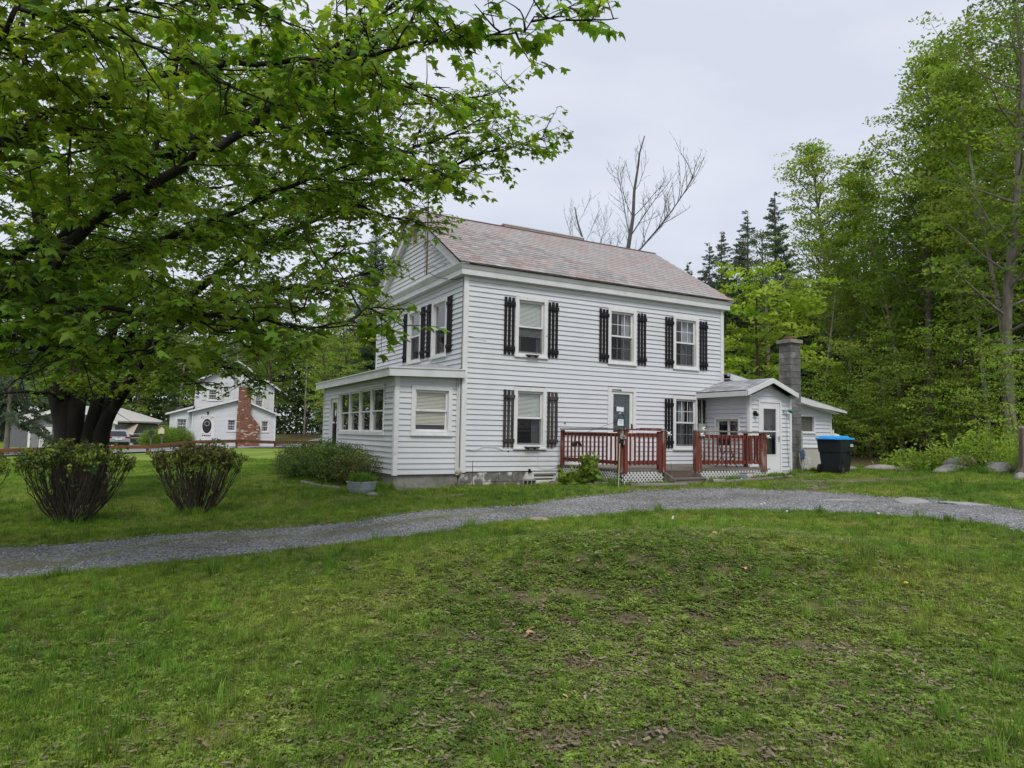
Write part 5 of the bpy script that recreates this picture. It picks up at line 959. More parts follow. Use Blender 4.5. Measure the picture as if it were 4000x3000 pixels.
text_part('7\n6\n1', .13, M_ink, nd, Matrix.Translation(frf.p(u0+.05, nz_(1135), .053)) @ Matrix.Rotation(math.atan2(nU.y, nU.x), 4, 'Z') @ Matrix.Rotation(math.pi/2, 4, 'X'))
mb = MB(); mb.tube([frf.p(nx_(635),nz_(965),.08), frf.p(nx_(635),nz_(940),.08)], [.05,.08], 8); mb.tube([frf.p(nx_(635),nz_(985),.03), frf.p(nx_(635),nz_(965),.08)], .02, 6); lm = part('porch_lamp', mb, M_black, nb); mb = MB(); mb.tube([frf.p(nx_(635),nz_(940),.08), frf.p(nx_(635),nz_(928),.08)], [.08,.05], 8); part('lamp_globe', mb, mat('lamp_glass', (.7,.5,.25), rough=.3), lm)
# brick chimney, stepped at the right
M_brick = mat('chimney_brick', (.15,.06,.04), (.34,.135,.075), scale=7, rough=.9, coord='Position', bump=.3, lo=.4, hi=.6); M_brickw = mat('pale_brick', (.55,.47,.38), rough=.9)
bb, bw_ = MB(), MB(); fr = Fr(nbO + nN*(DF+.0), nU, nN); zc = nz_(1350); rr = random.Random(3); k = 0
def xr_(z): y_ = 1345 - z/PXM; return 1232 if y_ > 1100 else (1120 + (1232-1120)*(y_-955)/145 if y_ > 955 else 1122)
while zc < nz_(655):
    x0, x1 = nx_(965 if zc < nz_(900) else 974), nx_(xr_(zc)); u = x0 - (.1 if k % 2 else 0)
    while u < x1:
        a_, b_ = max(u, x0), min(u+.2, x1); 
        if b_-a_ > .03: fbox(bw_ if (rr.random() < (.17 if zc < nz_(1050) else .05)) else bb, fr, a_+.008, b_-.008, zc+.006, zc+.060, .2, .42+rr.uniform(-.006,.006))
        u += .21
    zc += .072; k += 1
mb = MB(); fbox(mb, fr, nx_(976), nx_(1120), nz_(1350), nz_(655), -.3, .40); mb.prism([fr.p(nx_(1110),nz_(1350),.40),fr.p(nx_(1230),nz_(1350),.40),fr.p(nx_(1230),nz_(1102),.40),fr.p(nx_(1110),nz_(958),.40)], -nN*.4); fbox(mb, fr, nx_(966), nx_(980), nz_(1350), nz_(905), 0, .40)
chn = part('brick_chimney', mb, M_conc, nb); tag(part('bricks', bb, M_brick, chn), kind='stuff'); tag(part('pale_bricks', bw_, M_brickw, chn), kind='stuff')
mb = MB(); fbox(mb, fr, nx_(970), nx_(1126), nz_(655), nz_(632), -.3, .46); part('chimney_cap', mb, M_conc, chn); mb = MB(); mb.prism([fr.p(nx_(1116),nz_(950),.44),fr.p(nx_(1240),nz_(1098),.44),fr.p(nx_(1240),nz_(1108),.44),fr.p(nx_(1116),nz_(960),.44)], -nN*.44); part('shoulder_cap', mb, M_conc, chn)
mb = MB(); mb.box((nbO.x-5,nbO.y+1,-1.6),(nbO.x+3.3,nbO.y+6,nbO.z-.1)); part('foundation', mb, M_conc, nb)

# ------------------------------------------------------------------ garage, shed, car at the far left
g8 = lambda x, y, d=66: at_depth(x*.4521, 1400+y*.4521, d)
gL, gR = g8(235,780), g8(985,780); gO = Vector((gL.x, gL.y, -1.15)); gU = Vector((gR.x-gL.x, gR.y-gL.y, 0)); gW = gU.length; FG = Fr(gO, gU, (gU.y, -gU.x, 0)); km = gW/750
M_grib = mat('grey_vertical_boards', (.25,.25,.27), (.19,.19,.205), scale=4, rough=.8, stretch=(6,6,.3)); M_troof = mat('pale_metal_roof', (.55,.53,.50), (.48,.46,.43), scale=2, rough=.6)
gar = thing('garage', 'grey garage with white doors and a low pale gable roof at the far left', 'garage', tuple(gO)); hz = (780-600)*km
mb = MB(); mb.prism([FG.p(0,0),FG.p(gW,0),FG.p(gW,(780-560)*km),FG.p((580-235)*km,(780-432)*km),FG.p(0,(780-560)*km)], -FG.N*8); part('wall', mb, M_grib, gar)
mb = MB()
for k in range(60): u = gW*k/60; fbox(mb, FG, u, u+.03, .02, (780-565)*km, .0, .02)
tag(part('battens', mb, M_grib, gar), kind='stuff')
for x0, x1 in ((337,440),(592,862)):
    mb = MB(); fbox(mb, FG, (x0-235)*km, (x1-235)*km, .0, hz, .025, .06); dgo = part('garage_door', mb, M_trim, gar)
    for q in range(1, 5): mb = MB(); fbox(mb, FG, (x0-235)*km+.02, (x1-235)*km-.02, hz*q/5-.02, hz*q/5, .061, .066); part('panel_joint', mb, M_grey_box, dgo)
mb = MB(); 
for u in (0, gW-.25): fbox(mb, FG, u, u+.25, 0, (780-555)*km, .02, .05)
part('corner_board', mb, M_trim, gar)
P1, P2, P3 = FG.p(-.6,(780-555)*km,.5), FG.p((580-235)*km,(780-418)*km,.5), FG.p(gW+.5,(780-548)*km,.5); mb = MB(); bk = -FG.N*9.5
mb.prism([P1,P2,P2+bk,P1+bk], (0,0,.15)); mb.prism([P2,P3,P3+bk,P2+bk], (0,0,.15)); part('roof', mb, M_troof, gar); mb = MB(); mb.prism([P1,P2,P3,P3-Vector((0,0,.22)),P2-Vector((0,0,.22)),P1-Vector((0,0,.22))], FG.N*.06); part('rake_board', mb, M_trim, gar)
cO = Vector((g8(30,780).x, g8(30,780).y, -1.15)); FC = Fr(cO, gU, (gU.y,-gU.x,0)); cW = 200*km
bs = thing('lean_to_shed', 'grey corrugated lean-to left of the garage', 'shed', tuple(cO)); mb = MB(); fbox(mb, FC, 0, cW, 0, (780-560)*km, -6, 0)
for k in range(40): u = cW*k/40; fbox(mb, FC, u, u+cW/80, .0, (780-562)*km, 0, .04)
part('wall', mb, M_grib, bs); mb = MB(); mb.prism([FC.p(-.5,(780-540)*km,.5),FC.p(cW+.1,(780-540)*km,.5),FC.p(cW+.1,(780-470)*km,-6),FC.p(-.5,(780-470)*km,-6)], (0,0,.12)); part('roof', mb, M_troof, bs)
sL, sR = g8(1000,770,67), g8(1140,770,67); FS = Fr((sL.x, sL.y, -1.1), (sR.x-sL.x, sR.y-sL.y, 0), ((sR.y-sL.y), -(sR.x-sL.x), 0)); sW_ = (sR-sL).length
sh2 = thing('small_shed', 'dark grey shed with a tan metal roof right of the garage', 'shed', (sL.x, sL.y, -1.1)); q = sW_/140
mb = MB(); fbox(mb, FS, -.3, sW_-.15, 0, (770-652)*q, -4, 0); part('wall', mb, mat('slate_grey_paint', (.07,.08,.095), rough=.8), sh2); mb = MB(); fbox(mb, FS, sW_-.14, sW_, 0, (770-652)*q, -.2, .1); part('corner_post', mb, M_trim, sh2)
mb = MB(); mb.prism([FS.p(-.4,(770-645)*q,.6),FS.p(sW_+.4,(770-645)*q,.6),FS.p(sW_*.62,(770-566)*q,-2),FS.p(-.4,(770-566)*q,-2)], (0,0,.1)); part('roof', mb, mat('tan_metal_roof', (.45,.38,.29), (.40,.34,.26), scale=2, rough=.6), sh2); mb = MB(); mb.prism([FS.p(-.4,(770-645)*q+.1,.6),FS.p(sW_+.4,(770-645)*q+.1,.6),FS.p(sW_+.4,(770-645)*q-.14,.6),FS.p(-.4,(770-645)*q-.14,.6)], FS.N*.05); part('fascia', mb, M_trim, sh2)
# car seen from behind
cp = at_depth(.4521*960, 1400+.4521*778, 60); ch_ = math.atan2(cp.y-CAM.y, cp.x-CAM.x) + math.radians(13)
car = thing('parked_car', 'silver estate-style SUV parked with its tail to the road beside the garage', 'car', (cp.x, cp.y, cp.z)); car.rotation_euler = (0,0,ch_)   # +x = forward
M_car = mat('silver_paint', (.42,.44,.47), rough=.25, metal=.6, spec=.5); M_cglass = mat('car_glass', (.02,.023,.027), rough=.08, spec=.7); M_tyre = mat('tyre', (.02,.02,.02), rough=.9); M_tail = mat('tail_light', (.35,.01,.012), rough=.2)
def cpart(nm, mb, m_, par=None, sm=False, bev=0): return lp(nm, mb, m_, par or car, sm, bev)
prof = [(-2.2,.35),(-2.25,.55),(-2.22,.85),(-2.15,1.02),(-2.0,1.08),(-1.75,1.5),(-1.55,1.6),(.2,1.63),(.6,1.55),(1.25,1.08),(2.1,.92),(2.25,.7),(2.25,.35)]
mb = MB(); n = len(prof); W0 = .91
for s_, f in ((-1,0),(1,0)):
    for x, z in prof: k_ = 1 if z < 1.05 else 1-(z-1.05)*.32; mb.v.append((x, s_*W0*k_, z))
mb.f += [tuple(range(n)), tuple(reversed(range(n, 2*n)))] + [(i, i+n, (i+1) % n + n, (i+1) % n) for i in range(n)]; bd = cpart('body', mb, M_car, bev=.04)
mb = MB(); mb.add([(-2.03,-.68,1.10),(-2.03,.68,1.10),(-1.76,.60,1.50),(-1.76,-.60,1.50)], [(0,1,2,3)]); mb.v = [(x-.03, y, z) for x, y, z in mb.v]; cpart('rear_window', mb, M_cglass)
for s_ in (-1, 1):
    mb = MB(); mb.add([(-1.6,s_*.915,1.08),(.9,s_*.915,1.08),(.35,s_*.79,1.5),(-1.4,s_*.79,1.52)], [(0,1,2,3)]); cpart('side_window', mb, M_cglass)
    mb = MB(); mb.box((-2.24,s_*.5 if s_ > 0 else -.9,.92),(-2.10,s_*.9 if s_ > 0 else -.5,1.06)); cpart('tail_light', mb, M_tail, bev=.015)
    mb = MB(); mb.tube([(-1.5,s_*.88,1.63),(.3,s_*.80,1.68)], .02, 6); mb.v = [(x, y*.86, z) for x, y, z in mb.v]; cpart('roof_rail', mb, M_galv)
    for x in (-1.35, 1.4):
        mb = MB(); mb.tube([(x,s_*.70,.36),(x,s_*.93,.36)], .36, 24); wh = cpart('wheel', mb, M_tyre); mb = MB(); mb.tube([(x,s_*.9,.36),(x,s_*.94,.36)], .22, 10); cpart('rim', mb, M_galv, wh)
mb = MB(); mb.box((-2.3,-.8,.36),(-2.18,.8,.62)); cpart('bumper', mb, M_black, bev=.03); mb = MB(); mb.box((-2.29,-.26,.78),(-2.22,.26,.9)); cpart('number_plate', mb, M_paper); mb = MB(); mb.tube([(-2.25,0,.98),(-2.28,0,.98)], .06, 12); cpart('badge', mb, M_galv)
# tubular gates, mailboxes
gt = thing('tubular_gate', 'grey tubular farm gates standing beside the silver car', 'gate', tuple(g8(1150,760,62)))
mb = MB()
for x0, x1 in ((1045,1100),(1100,1210),(1212,1285)):
    a_, b_ = g8(x0,765,62), g8(x1,765,62); 
    for zz in (0.15,.8,1.15): mb.tube([a_+Vector((0,0,zz)), b_+Vector((0,0,zz))], .035, 6)
    mb.tube([a_, a_+Vector((0,0,1.2))], .04, 6); mb.tube([b_, b_+Vector((0,0,1.2))], .04, 6)
for k in range(6): a_ = g8(1050+k*9,765,62); mb.tube([a_, a_+Vector((.25,0,1.15))], .025, 6)
part('tubes', mb, M_galv, gt); mb = MB(); a_, b_ = g8(1105,765,62.2), g8(1205,765,62.2); mb.prism([a_+Vector((0,0,.3)), b_+Vector((0,0,.45)), b_+Vector((0,0,1.0)), a_+Vector((0,0,1.1))], (0,.02,0)); part('dark_netting', mb, M_dark, gt)
mp_ = g8(1298,790,47); g0 = Hf(mp_.x, mp_.y); o = thing('mailbox', 'dark green mailbox on a post among the round bushes', 'mailbox', (mp_.x, mp_.y, g0)); mb = MB(); mb.box((mp_.x-.05,mp_.y-.05,g0-.1),(mp_.x+.05,mp_.y+.05,1.45+g0)); part('post', mb, M_oldwood, o); mb = MB(); mb.tube([(mp_.x,mp_.y-.3,1.35+g0),(mp_.x,mp_.y+.3,1.35+g0)], .17, 12); part('box', mb, mat('mailbox_green', (.02,.045,.035), rough=.5), o)
mp_ = g8(1385,790,46); g0 = Hf(mp_.x, mp_.y); o = thing('birdhouse', 'wooden birdhouse on a leaning post before the round bushes', 'birdhouse', (mp_.x, mp_.y, g0)); x, y = mp_.x, mp_.y; mb = MB(); mb.beam((x+.15,y,g0-.1),(x,y,g0+1.35),.1,.1); part('post', mb, M_oldwood, o); mb = MB(); mb.box((x-.18,y-.15,g0+1.3),(x+.18,y+.15,g0+1.6)); mb.prism([(x-.18,y-.15,g0+1.6),(x+.18,y-.15,g0+1.6),(x,y-.15,g0+1.78)], (0,.3,0)); part('box', mb, M_cream, o); mb = MB(); mb.prism([(x-.26,y-.2,g0+1.56),(x,y-.2,g0+1.82),(x,y-.2,g0+1.86),(x-.26,y-.2,g0+1.6)], (0,.4,0)); mb.prism([(x+.26,y-.2,g0+1.56),(x,y-.2,g0+1.82),(x,y-.2,g0+1.86),(x+.26,y-.2,g0+1.6)], (0,.4,0)); part('roof', mb, M_oldwood, o)
# utility pole and lines
up_ = at_depth(1190, 1650, 76); o = thing('utility_pole', 'grey utility pole in the trees right of the white house', 'utility pole', (up_.x, up_.y, Hf(up_.x, up_.y))); mb = MB(); mb.tube([(up_.x,up_.y,Hf(up_.x,up_.y)-.3),(up_.x,up_.y,9.6)], [.11,.08], 8); part('pole', mb, M_log, o); mb = MB(); mb.box((up_.x-.8,up_.y-.06,9.0),(up_.x+.8,up_.y+.06,9.12)); part('crossarm', mb, M_oldwood, o)
for i, (y0, y1, lb) in enumerate(((1400,1398,'lowest power line crossing behind the farmhouse'),(1364,1360,'middle power line crossing behind the farmhouse'),(1354,1345,'upper power line crossing behind the farmhouse'))):
    a_, b_ = at_depth(850, y0-18 if i else y0, 72), at_depth(2300, y1-30, 50); mb = MB(); N_ = 24; pts = [a_.lerp(b_, k/N_) - Vector((0,0,.5*math.sin(math.pi*k/N_))) for k in range(N_+1)]; mb.tube(pts, .022, 5); tag(part('power_line', mb, M_black), lb, 'cable', 'power lines behind the farmhouse')

# ------------------------------------------------------------------ vegetation
def leafmat(name, c1, c2, c3, transl=.35, rnd=.25, hue=.012, rough=.55, spec=.25):
    return mat(name, c1, c2, scale=.5, rough=rough, spec=spec, rnd=rnd, hue=hue, c3=c3, c3scale=.35, c3lo=.5, c3hi=.66, coord='Position', transl=transl, detail=2)
M_maple = leafmat('maple_leaf', (.13,.24,.035), (.165,.28,.04), (.22,.32,.05), transl=.62, rnd=.45, hue=.022)
M_leafA = leafmat('fresh_leaf', (.21,.33,.055), (.25,.37,.06), (.29,.38,.08), transl=.5, rnd=.4, hue=.02)
M_leafB = leafmat('mid_leaf', (.155,.255,.045), (.195,.295,.05), (.23,.31,.065), transl=.5, rnd=.4, hue=.02)
M_leafC = leafmat('yellow_green_leaf', (.26,.40,.05), (.30,.44,.06), (.32,.42,.08), transl=.5)
M_leafD = leafmat('dull_leaf', (.085,.145,.04), (.11,.165,.045), (.13,.16,.06), transl=.4)
M_needle = leafmat('spruce_needle', (.11,.155,.095), (.135,.18,.105), (.16,.19,.115), transl=.45, hue=.006)
M_hem = leafmat('hemlock_needle', (.045,.085,.03), (.06,.105,.035), (.08,.13,.04), transl=.35)
M_pine = leafmat('pine_needle', (.08,.14,.08), (.10,.17,.095), (.12,.18,.10), transl=.2)
M_bush = leafmat('bush_leaf', (.05,.10,.025), (.065,.12,.028), (.10,.10,.035), transl=.25)
M_bud = leafmat('new_leaf_tip', (.20,.28,.04), (.25,.33,.05), (.18,.17,.05), transl=.3)
M_bark = mat('bark', (.020,.017,.014), (.009,.008,.007), scale=5, rough=.95, stretch=(1,1,.25), bump=.8, bscale=22, c3=(.038,.036,.031), c3scale=2.2, coord='Position')
M_bark_g = mat('grey_bark', (.20,.18,.15), (.11,.095,.08), scale=6, rough=.95, stretch=(1,1,.3), bump=.6, c3=(.28,.25,.20), c3scale=1.3, coord='Position', rnd=.2)
M_bark_p = mat('pale_bark', (.34,.30,.25), (.20,.175,.145), scale=6, rough=.95, stretch=(1,1,.3), bump=.5, c3=(.42,.39,.33), c3scale=1.3, coord='Position', rnd=.15)
M_bark_b = mat('brown_bark', (.11,.085,.065), (.055,.042,.033), scale=6, rough=.95, stretch=(1,1,.3), bump=.6, rnd=.2, coord='Position')
M_twig = mat('dark_twig', (.04,.03,.024), (.022,.018,.015), scale=8, rough=.9)
M_dead = mat('dead_wood', (.12,.115,.11), (.07,.065,.06), scale=5, rough=.9)

def rotmat(yaw, pitch, roll=0): return Matrix.Rotation(yaw,3,'Z') @ Matrix.Rotation(pitch,3,'X') @ Matrix.Rotation(roll,3,'Y')
def leaf_maple(sz, fold, droop, seed):
    r = random.Random(seed); mb = MB()
    out = [(0,-.05),(.16,-.10),(.34,-.16),(.30,.02),(.56,.10),(.40,.18),(.52,.34),(.30,.30),(.20,.40),(.16,.56),(0,.82)]
    pts = out + [(-x, y) for x, y in reversed(out[1:-1])]
    def z(x, y): return -fold*abs(x)*.6 - droop*max(0, y)**2 - droop*.6*x*x
    vs = [(0,.12,z(0,.12)+.02)] + [((x+r.uniform(-.02,.02))*1.0, y+r.uniform(-.02,.02), z(x,y)+r.uniform(-.03,.03)) for x, y in pts]
    n = len(pts); mb.add([(a*sz, b*sz, c*sz) for a, b, c in vs], [(0, 1+i, 1+(i+1) % n) for i in range(n)])
    mb.add([(-.008*sz,-.05*sz,0),(.008*sz,-.05*sz,0),(.006*sz,-.75*sz,.12*sz),(-.006*sz,-.75*sz,.12*sz)], [(0,1,2,3)])
    return mb
def offset(mb, M_, t): return [tuple(M_ @ Vector(v) + Vector(t)) for v in mb.v]
# maple: single leaves
protos('maple', [mesh('maple_leaf', leaf_maple(.125, f, d, i), M_maple) for i, (f, d) in enumerate(((.1,.2),(.5,.35),(.8,.1),(.3,.7),(.9,.5)))])
def spray(n, R_, lf, m_, seed, flat=.25, droop=.0, simple=True):
    r = random.Random(seed); mb = MB()
    for k in range(n):
        a = r.uniform(0, 2*math.pi); q = R_*math.sqrt(r.random()); p = Vector((q*math.cos(a), q*math.sin(a), r.gauss(0, flat*R_) - droop*q*q/R_)); s_ = lf*r.uniform(.6, 1.25)
        M_ = rotmat(r.uniform(0, 6.28), r.gauss(0, .55), r.gauss(0, .45))
        vs = [M_ @ Vector(v)*s_ + p for v in ((0,-.5,0),(.27,-.08,-.06),(.0,.55,-.1),(-.27,-.08,-.06))]
        mb.add(vs, [(0,1,2,3)])
    me_ = mesh('spray', mb, m_); return me_
for key, m_, lf in (('leafA',M_leafA,.13),('leafB',M_leafB,.13),('leafC',M_leafC,.19),('leafD',M_leafD,.11)):
    protos(key, [spray(30, .58, lf*1.2, m_, s, .055, .10) for s in range(4)])
M_far = leafmat('far_leaf', (.06,.11,.03), (.085,.14,.035), (.11,.16,.045), transl=.35, rnd=.4, hue=.02)
protos('leafF', [spray(24, .5, .15, M_far, s, .12) for s in range(4)])
protos('leafU', [spray(16, .42, .11, M_leafA, s, .06) for s in range(4)])
protos('pine', [])
def bough(L_, w_, m_, seed, droop=.25, needle=.035, n=18, clump=False):
    r = random.Random(seed); mb = MB(); pts = [(0, L_*t, -droop*L_*t*t) for t in (0,.35,.7,1)]; mb.tube(pts, [.012,.009,.006,.003], 3, False)
    for k in range(n):
        t_ = .08 + .92*k/n; y = L_*t_; z = -droop*L_*t_*t_; 
        for s_ in (-1, 1):
            l = w_*(1-.75*t_)*r.uniform(.7,1.15); dx, dy = s_*l*.8, l*.55; dz = -l*.25 + r.uniform(-.05,.03); wd = needle*r.uniform(.8,1.3)
            mb.add([(0,y-wd,z),(0,y+wd,z),(dx*.6,dy*.6+y+wd*1.1,z+dz*.5),(dx,y+dy,z+dz),(dx*.6,dy*.6+y-wd*1.1,z+dz*.5)], [(0,4,3,2,1)])
            mb.add([(0,y,z-wd*.7),(0,y,z+wd*.7),(dx*.6,dy*.6+y,z+dz*.5+wd*.8),(dx,y+dy,z+dz),(dx*.6,dy*.6+y,z+dz*.5-wd*.8)], [(0,1,2,3,4)])
    return mesh('bough', mb, m_)
def needles(n, L_, R_, m_, seed, ln=.10, wd=.016):
    r = random.Random(seed); mb = MB(); mb.tube([(0,0,0),(0,L_*.5,-.04),(0,L_,-.16)], [.012,.008,.003], 3, False)
    for k in range(n):
        t_ = r.random()**.8; p = Vector((r.gauss(0,R_*(1.05-t_)), L_*t_, -.16*t_*t_ + r.gauss(-.03,.05))); d = Vector((r.gauss(0,.8)+ (1 if p.x > 0 else -1)*.5, r.gauss(.7,.5), r.gauss(-.15,.5))).normalized()*ln*r.uniform(.7,1.5); s_ = d.cross(Vector((r.gauss(0,1), r.gauss(0,1), r.gauss(0,1)))).normalized()*wd
        mb.add([p-s_*.6, p+s_*.6, p+d*.6+s_, p+d, p+d*.6-s_], [(0,1,2,3,4)])
    return mesh('bough', mb, m_)
protos('spruce', [needles(95, .95, .22, M_needle, s, .17, .030) for s in range(3)]); protos('hemlock', [needles(110, 1.0, .30, M_hem, s, .13, .030) for s in range(3)])
def pinebough(seed):
    r = random.Random(seed); mb = MB()
    for k in range(9):
        c = Vector((r.gauss(0,.16), r.uniform(.2,1), r.gauss(0,.07)+.1)); 
        for j in range(16):
            d = Vector((r.gauss(0,1), r.gauss(.3,1), r.gauss(.3,.8))).normalized()*.14; s_ = d.cross(Vector((0,0,1))).normalized()*.012; mb.add([c-s_, c+s_, c+d], [(0,1,2)])
    mb.tube([(0,0,0),(0,.6,.05),(0,1,.1)], [.02,.012,.005], 4, False); return mesh('pine_bough', mb, M_pine)
PROTO.pop('pine'); protos('pine', [pinebough(s) for s in range(3)])

def curve(p, d, L_, n, wob, r, up=0.0, droop=0.0):
    pts = [Vector(p)]; d = Vector(d).normalized()
    for k in range(n):
        d = (d + Vector((r.gauss(0,wob), r.gauss(0,wob), r.gauss(0,wob)*.7 + up - droop*k/n))).normalized(); pts.append(pts[-1] + d*L_/n)
    return pts
def taper(r0, r1, n): return [r0 + (r1-r0)*k/(n-1) for k in range(n)]

def decid(name, h, cb, rad, seed, key, bark, dens=1.0, lean=(0,0), r0=None, shape='oval', sc=1.0, upb=.10, forks=0):
    """a broad-leaved tree at the origin: trunk (with its limbs) and crown"""
    r = random.Random(seed); root = thing(name, None, 'tree'); tr = MB(); r0 = r0 or h*.0105
    tp = curve((0,0,-.4), (lean[0],lean[1],1), h*.97+.4, 14, .035, r, up=.03); tr.tube(tp, [r0*1.35] + taper(r0*1.05, .025, 14), 9, False)
    P_, R_, S_, I_ = [], [], [], []
    nb_ = int(h*3.2*dens**.5); 
    for k in range(nb_):
        t_ = (k+.5)/nb_; z = cb + (h-cb)*t_; f = min(13.99, (z+.4)/(h*.97+.4)*14); i = min(13, int(f)); p = tp[i].lerp(tp[i+1], f-i)
        az_ = k*2.4 + r.uniform(-.5,.5)
        prof_ = {'oval': math.sin(math.pi*min(1, .16+t_*.84))**.7, 'cone': (1-t_)**.7+.05, 'top': .35+.65*math.sin(math.pi*min(1,.1+.9*t_)), 'flat': 1-.5*t_}[shape]
        L_ = rad*prof_*r.uniform(.65,1.15); el_ = r.uniform(.1,.6) + .5*t_
        b = curve(p, (math.cos(az_)*math.cos(el_), math.sin(az_)*math.cos(el_), math.sin(el_)), L_, 6, .10, r, up=upb-.08); tr.tube(b, taper(max(.012, r0*.33*(1-t_*.6)), .006, 7), 5, False)
        ns = max(3, int(L_*2.3*dens))
        for j in range(ns):
            u = .25 + .75*(j+r.random())/ns; f2 = min(5.99, u*6); q = b[int(f2)].lerp(b[int(f2)+1], f2-int(f2)); 
            sd_ = Vector((r.gauss(0,1), r.gauss(0,1), r.gauss(0,.45))).normalized(); l2 = r.uniform(.3,.95)*min(1.6, .35*L_+.4)
            c = curve(q, sd_, l2, 3, .12, r); tr.tube(c, [.010,.007,.004,.002], 3, False) if r.random() < .6 else None
            for w_ in range(2):
                e = c[3] if w_ == 0 else c[1].lerp(c[2], .5); P_.append(tuple(e)); R_.append((r.gauss(0,.16), r.gauss(0,.16), r.uniform(0,6.28))); S_.append(r.uniform(.7,1.35)*sc); I_.append(r.randrange(4))
    part('trunk', tr, bark, root, True); scatter('crown', P_, R_, S_, I_, key, root); return root
def conifer(name, h, cb, rad, seed, key, bark, m_pi=3, top_gap=0, dens=1.0, droop=.0):
    r = random.Random(seed); root = thing(name, None, 'tree'); tr = MB(); r0 = h*.010
    tr.tube([(0,0,-.4),(0,0,h*.5),(r.uniform(-.1,.1),r.uniform(-.1,.1),h)], [r0*1.3,r0*.75,.02], 8, False)
    P_, R_, S_, I_ = [], [], [], []; z = cb
    while z < h-.05:
        t_ = (z-cb)/(h-cb); n = max(4, int((7 if t_ < .85 else 5)*dens)); Lm = rad*(1-t_)**.85 + .12
        for k in range(n):
            a_ = r.uniform(0, 6.28); L_ = Lm*r.uniform(.6,1.15); el_ = -.25 + .75*t_ - droop + r.uniform(-.15,.15)
            dirv = Vector((-math.sin(a_)*math.cos(el_), math.cos(a_)*math.cos(el_), math.sin(el_)))
            if L_ > 1.3: tr.tube([(0,0,z), tuple(dirv*L_*.6 + Vector((0,0,z)))], [.03,.012], 4, False)
            m2 = max(1, int(L_/.5))
            for j in range(m2):
                st = L_*j/m2*.92; P_.append(tuple(dirv*st + Vector((0,0,z + r.uniform(-.1,.1))))); R_.append((el_ + r.uniform(-.15,.1), r.uniform(-.3,.3), a_ + (r.uniform(-.5,.5) if j < m2-1 else r.uniform(-.15,.15)))); S_.append(min(.95, max(.35, L_-st))); I_.append(r.randrange(3))
        z += (.22+.16*(1-t_))*r.uniform(.8,1.2)/dens**.5
    part('trunk', tr, bark, root, True); scatter('crown', P_, R_, S_, I_, key, root); return root

def at(o, x, y, s=1, rz=0, label=None, name=None, group=None, first=[set()]):
    if o.name in first[0]: o = copy_tree(o)
    first[0].add(o.name); o.location = (x, y, Hf(x, y)); o.scale = (s, s, s); o.rotation_euler = (0,0,rz)
    if label: o['label'] = label
    if group: o['group'] = group
    return o
used = set()
class Kind:
    def __init__(s, o): s.o = o; s.n = 0
    def put(s, x, y, sc, rz, label, group='trees of the wood'):
        o = s.o if s.n == 0 else copy_tree(s.o); s.n += 1; o.location = (x, y, Hf(x, y)); o.scale = (sc, sc, sc); o.rotation_euler = (0, 0, rz); o['label'] = label
        if group: o['group'] = group
        elif 'group' in o: del o['group']
        return o
kTall = Kind(decid('tall_maple', 17, 6.0, 2.9, 21, 'leafA', M_bark_g, .95, shape='oval', r0=.19))
kPole = Kind(decid('straight_maple', 19, 8.0, 4.0, 27, 'leafB', M_bark_p, .7, shape='top', r0=.17)); kSlim = Kind(decid('slim_maple', 14, 5.0, 2.6, 28, 'leafA', M_bark_p, .75, shape='oval', r0=.10))
kBig = Kind(decid('broad_maple', 19, 3.2, 4.6, 22, 'leafB', M_bark_g, .72, shape='top'))
kMid = Kind(decid('wood_maple', 14, 2.6, 3.3, 23, 'leafA', M_bark_b, .75, shape='oval'))
kDull = Kind(decid('thin_leaved_tree', 13, 3.0, 2.5, 24, 'leafD', M_bark_g, .7, shape='oval', sc=.8))
kLow = Kind(decid('understory_beech', 5, .5, 2.7, 25, 'leafU', M_bark_b, 1.9, shape='flat', upb=.06, sc=1.0, r0=.035))
kLime = Kind(decid('box_elder', 6.9, 1.2, 3.3, 26, 'leafC', M_bark_b, 1.0, shape='top', sc=.85, r0=.10))
kSpr = Kind(conifer('spruce', 17, 1.5, 3.9, 31, 'spruce', M_bark_b, dens=.62)); kHem = Kind(conifer('hemlock', 13, .4, 3.1, 32, 'hemlock', M_bark_b, dens=.7))
kPine = Kind(conifer('white_pine', 18, 4, 4.2, 33, 'pine', M_bark_b, dens=1.5)); kSpL = Kind(conifer('drooping_spruce', 11, 2.0, 3.4, 34, 'spruce', M_bark_g, dens=.4, droop=.2))

kTall.put(26.5, 9.0, 1.0, .3, 'tall slender maple rising alone above the chimney of the low wing')
kBig.put(19.3, -3.1, .98, 1.0, 'largest leafy tree at the right edge of the photo, its limbs reaching over the stump')
kPole.put(27.0, 3.0, .98, 2.2, 'broad tree with a straight pale trunk between the bin and the stump')
kTall.put(23.0, 1.8, 1.02, 2.4, 'leaning maple just left of the broad tree with the pale trunk')
kDull.put(33.0, 10.0, .85, .4, 'thin leaved tree seen through the gap right of the tall slender maple')
kDull.put(20.7, 8.2, .93, 1.4, 'sparse olive tree directly above the block chimney')
kLime.put(14.2, 3.4, 1.0, .5, 'low yellow green tree spreading behind the low wing and its block chimney', None)
kSlim.put(34.4, 12.7, .8, 1.9, 'mid sized maple low behind the tall slender maple'); kPole.put(41.8, 14.3, .72, 3.3, 'distant broad crown behind the thin leaved tree')
kPole.put(35.8, 6.2, 1.0, 4.4, 'dark crowned maple behind the broad tree with the pale trunk'); kBig.put(26.1, -1.1, 1.02, 5.2, 'tall crown behind the largest tree, running out of the frame top')
kTall.put(33, -2, 1.2, 3.1, 'slim maple at the far right behind the largest tree'); kSlim.put(29.5, 6.0, 1.15, 3.9, 'bushy maple between the leaning maple and the broad tree')
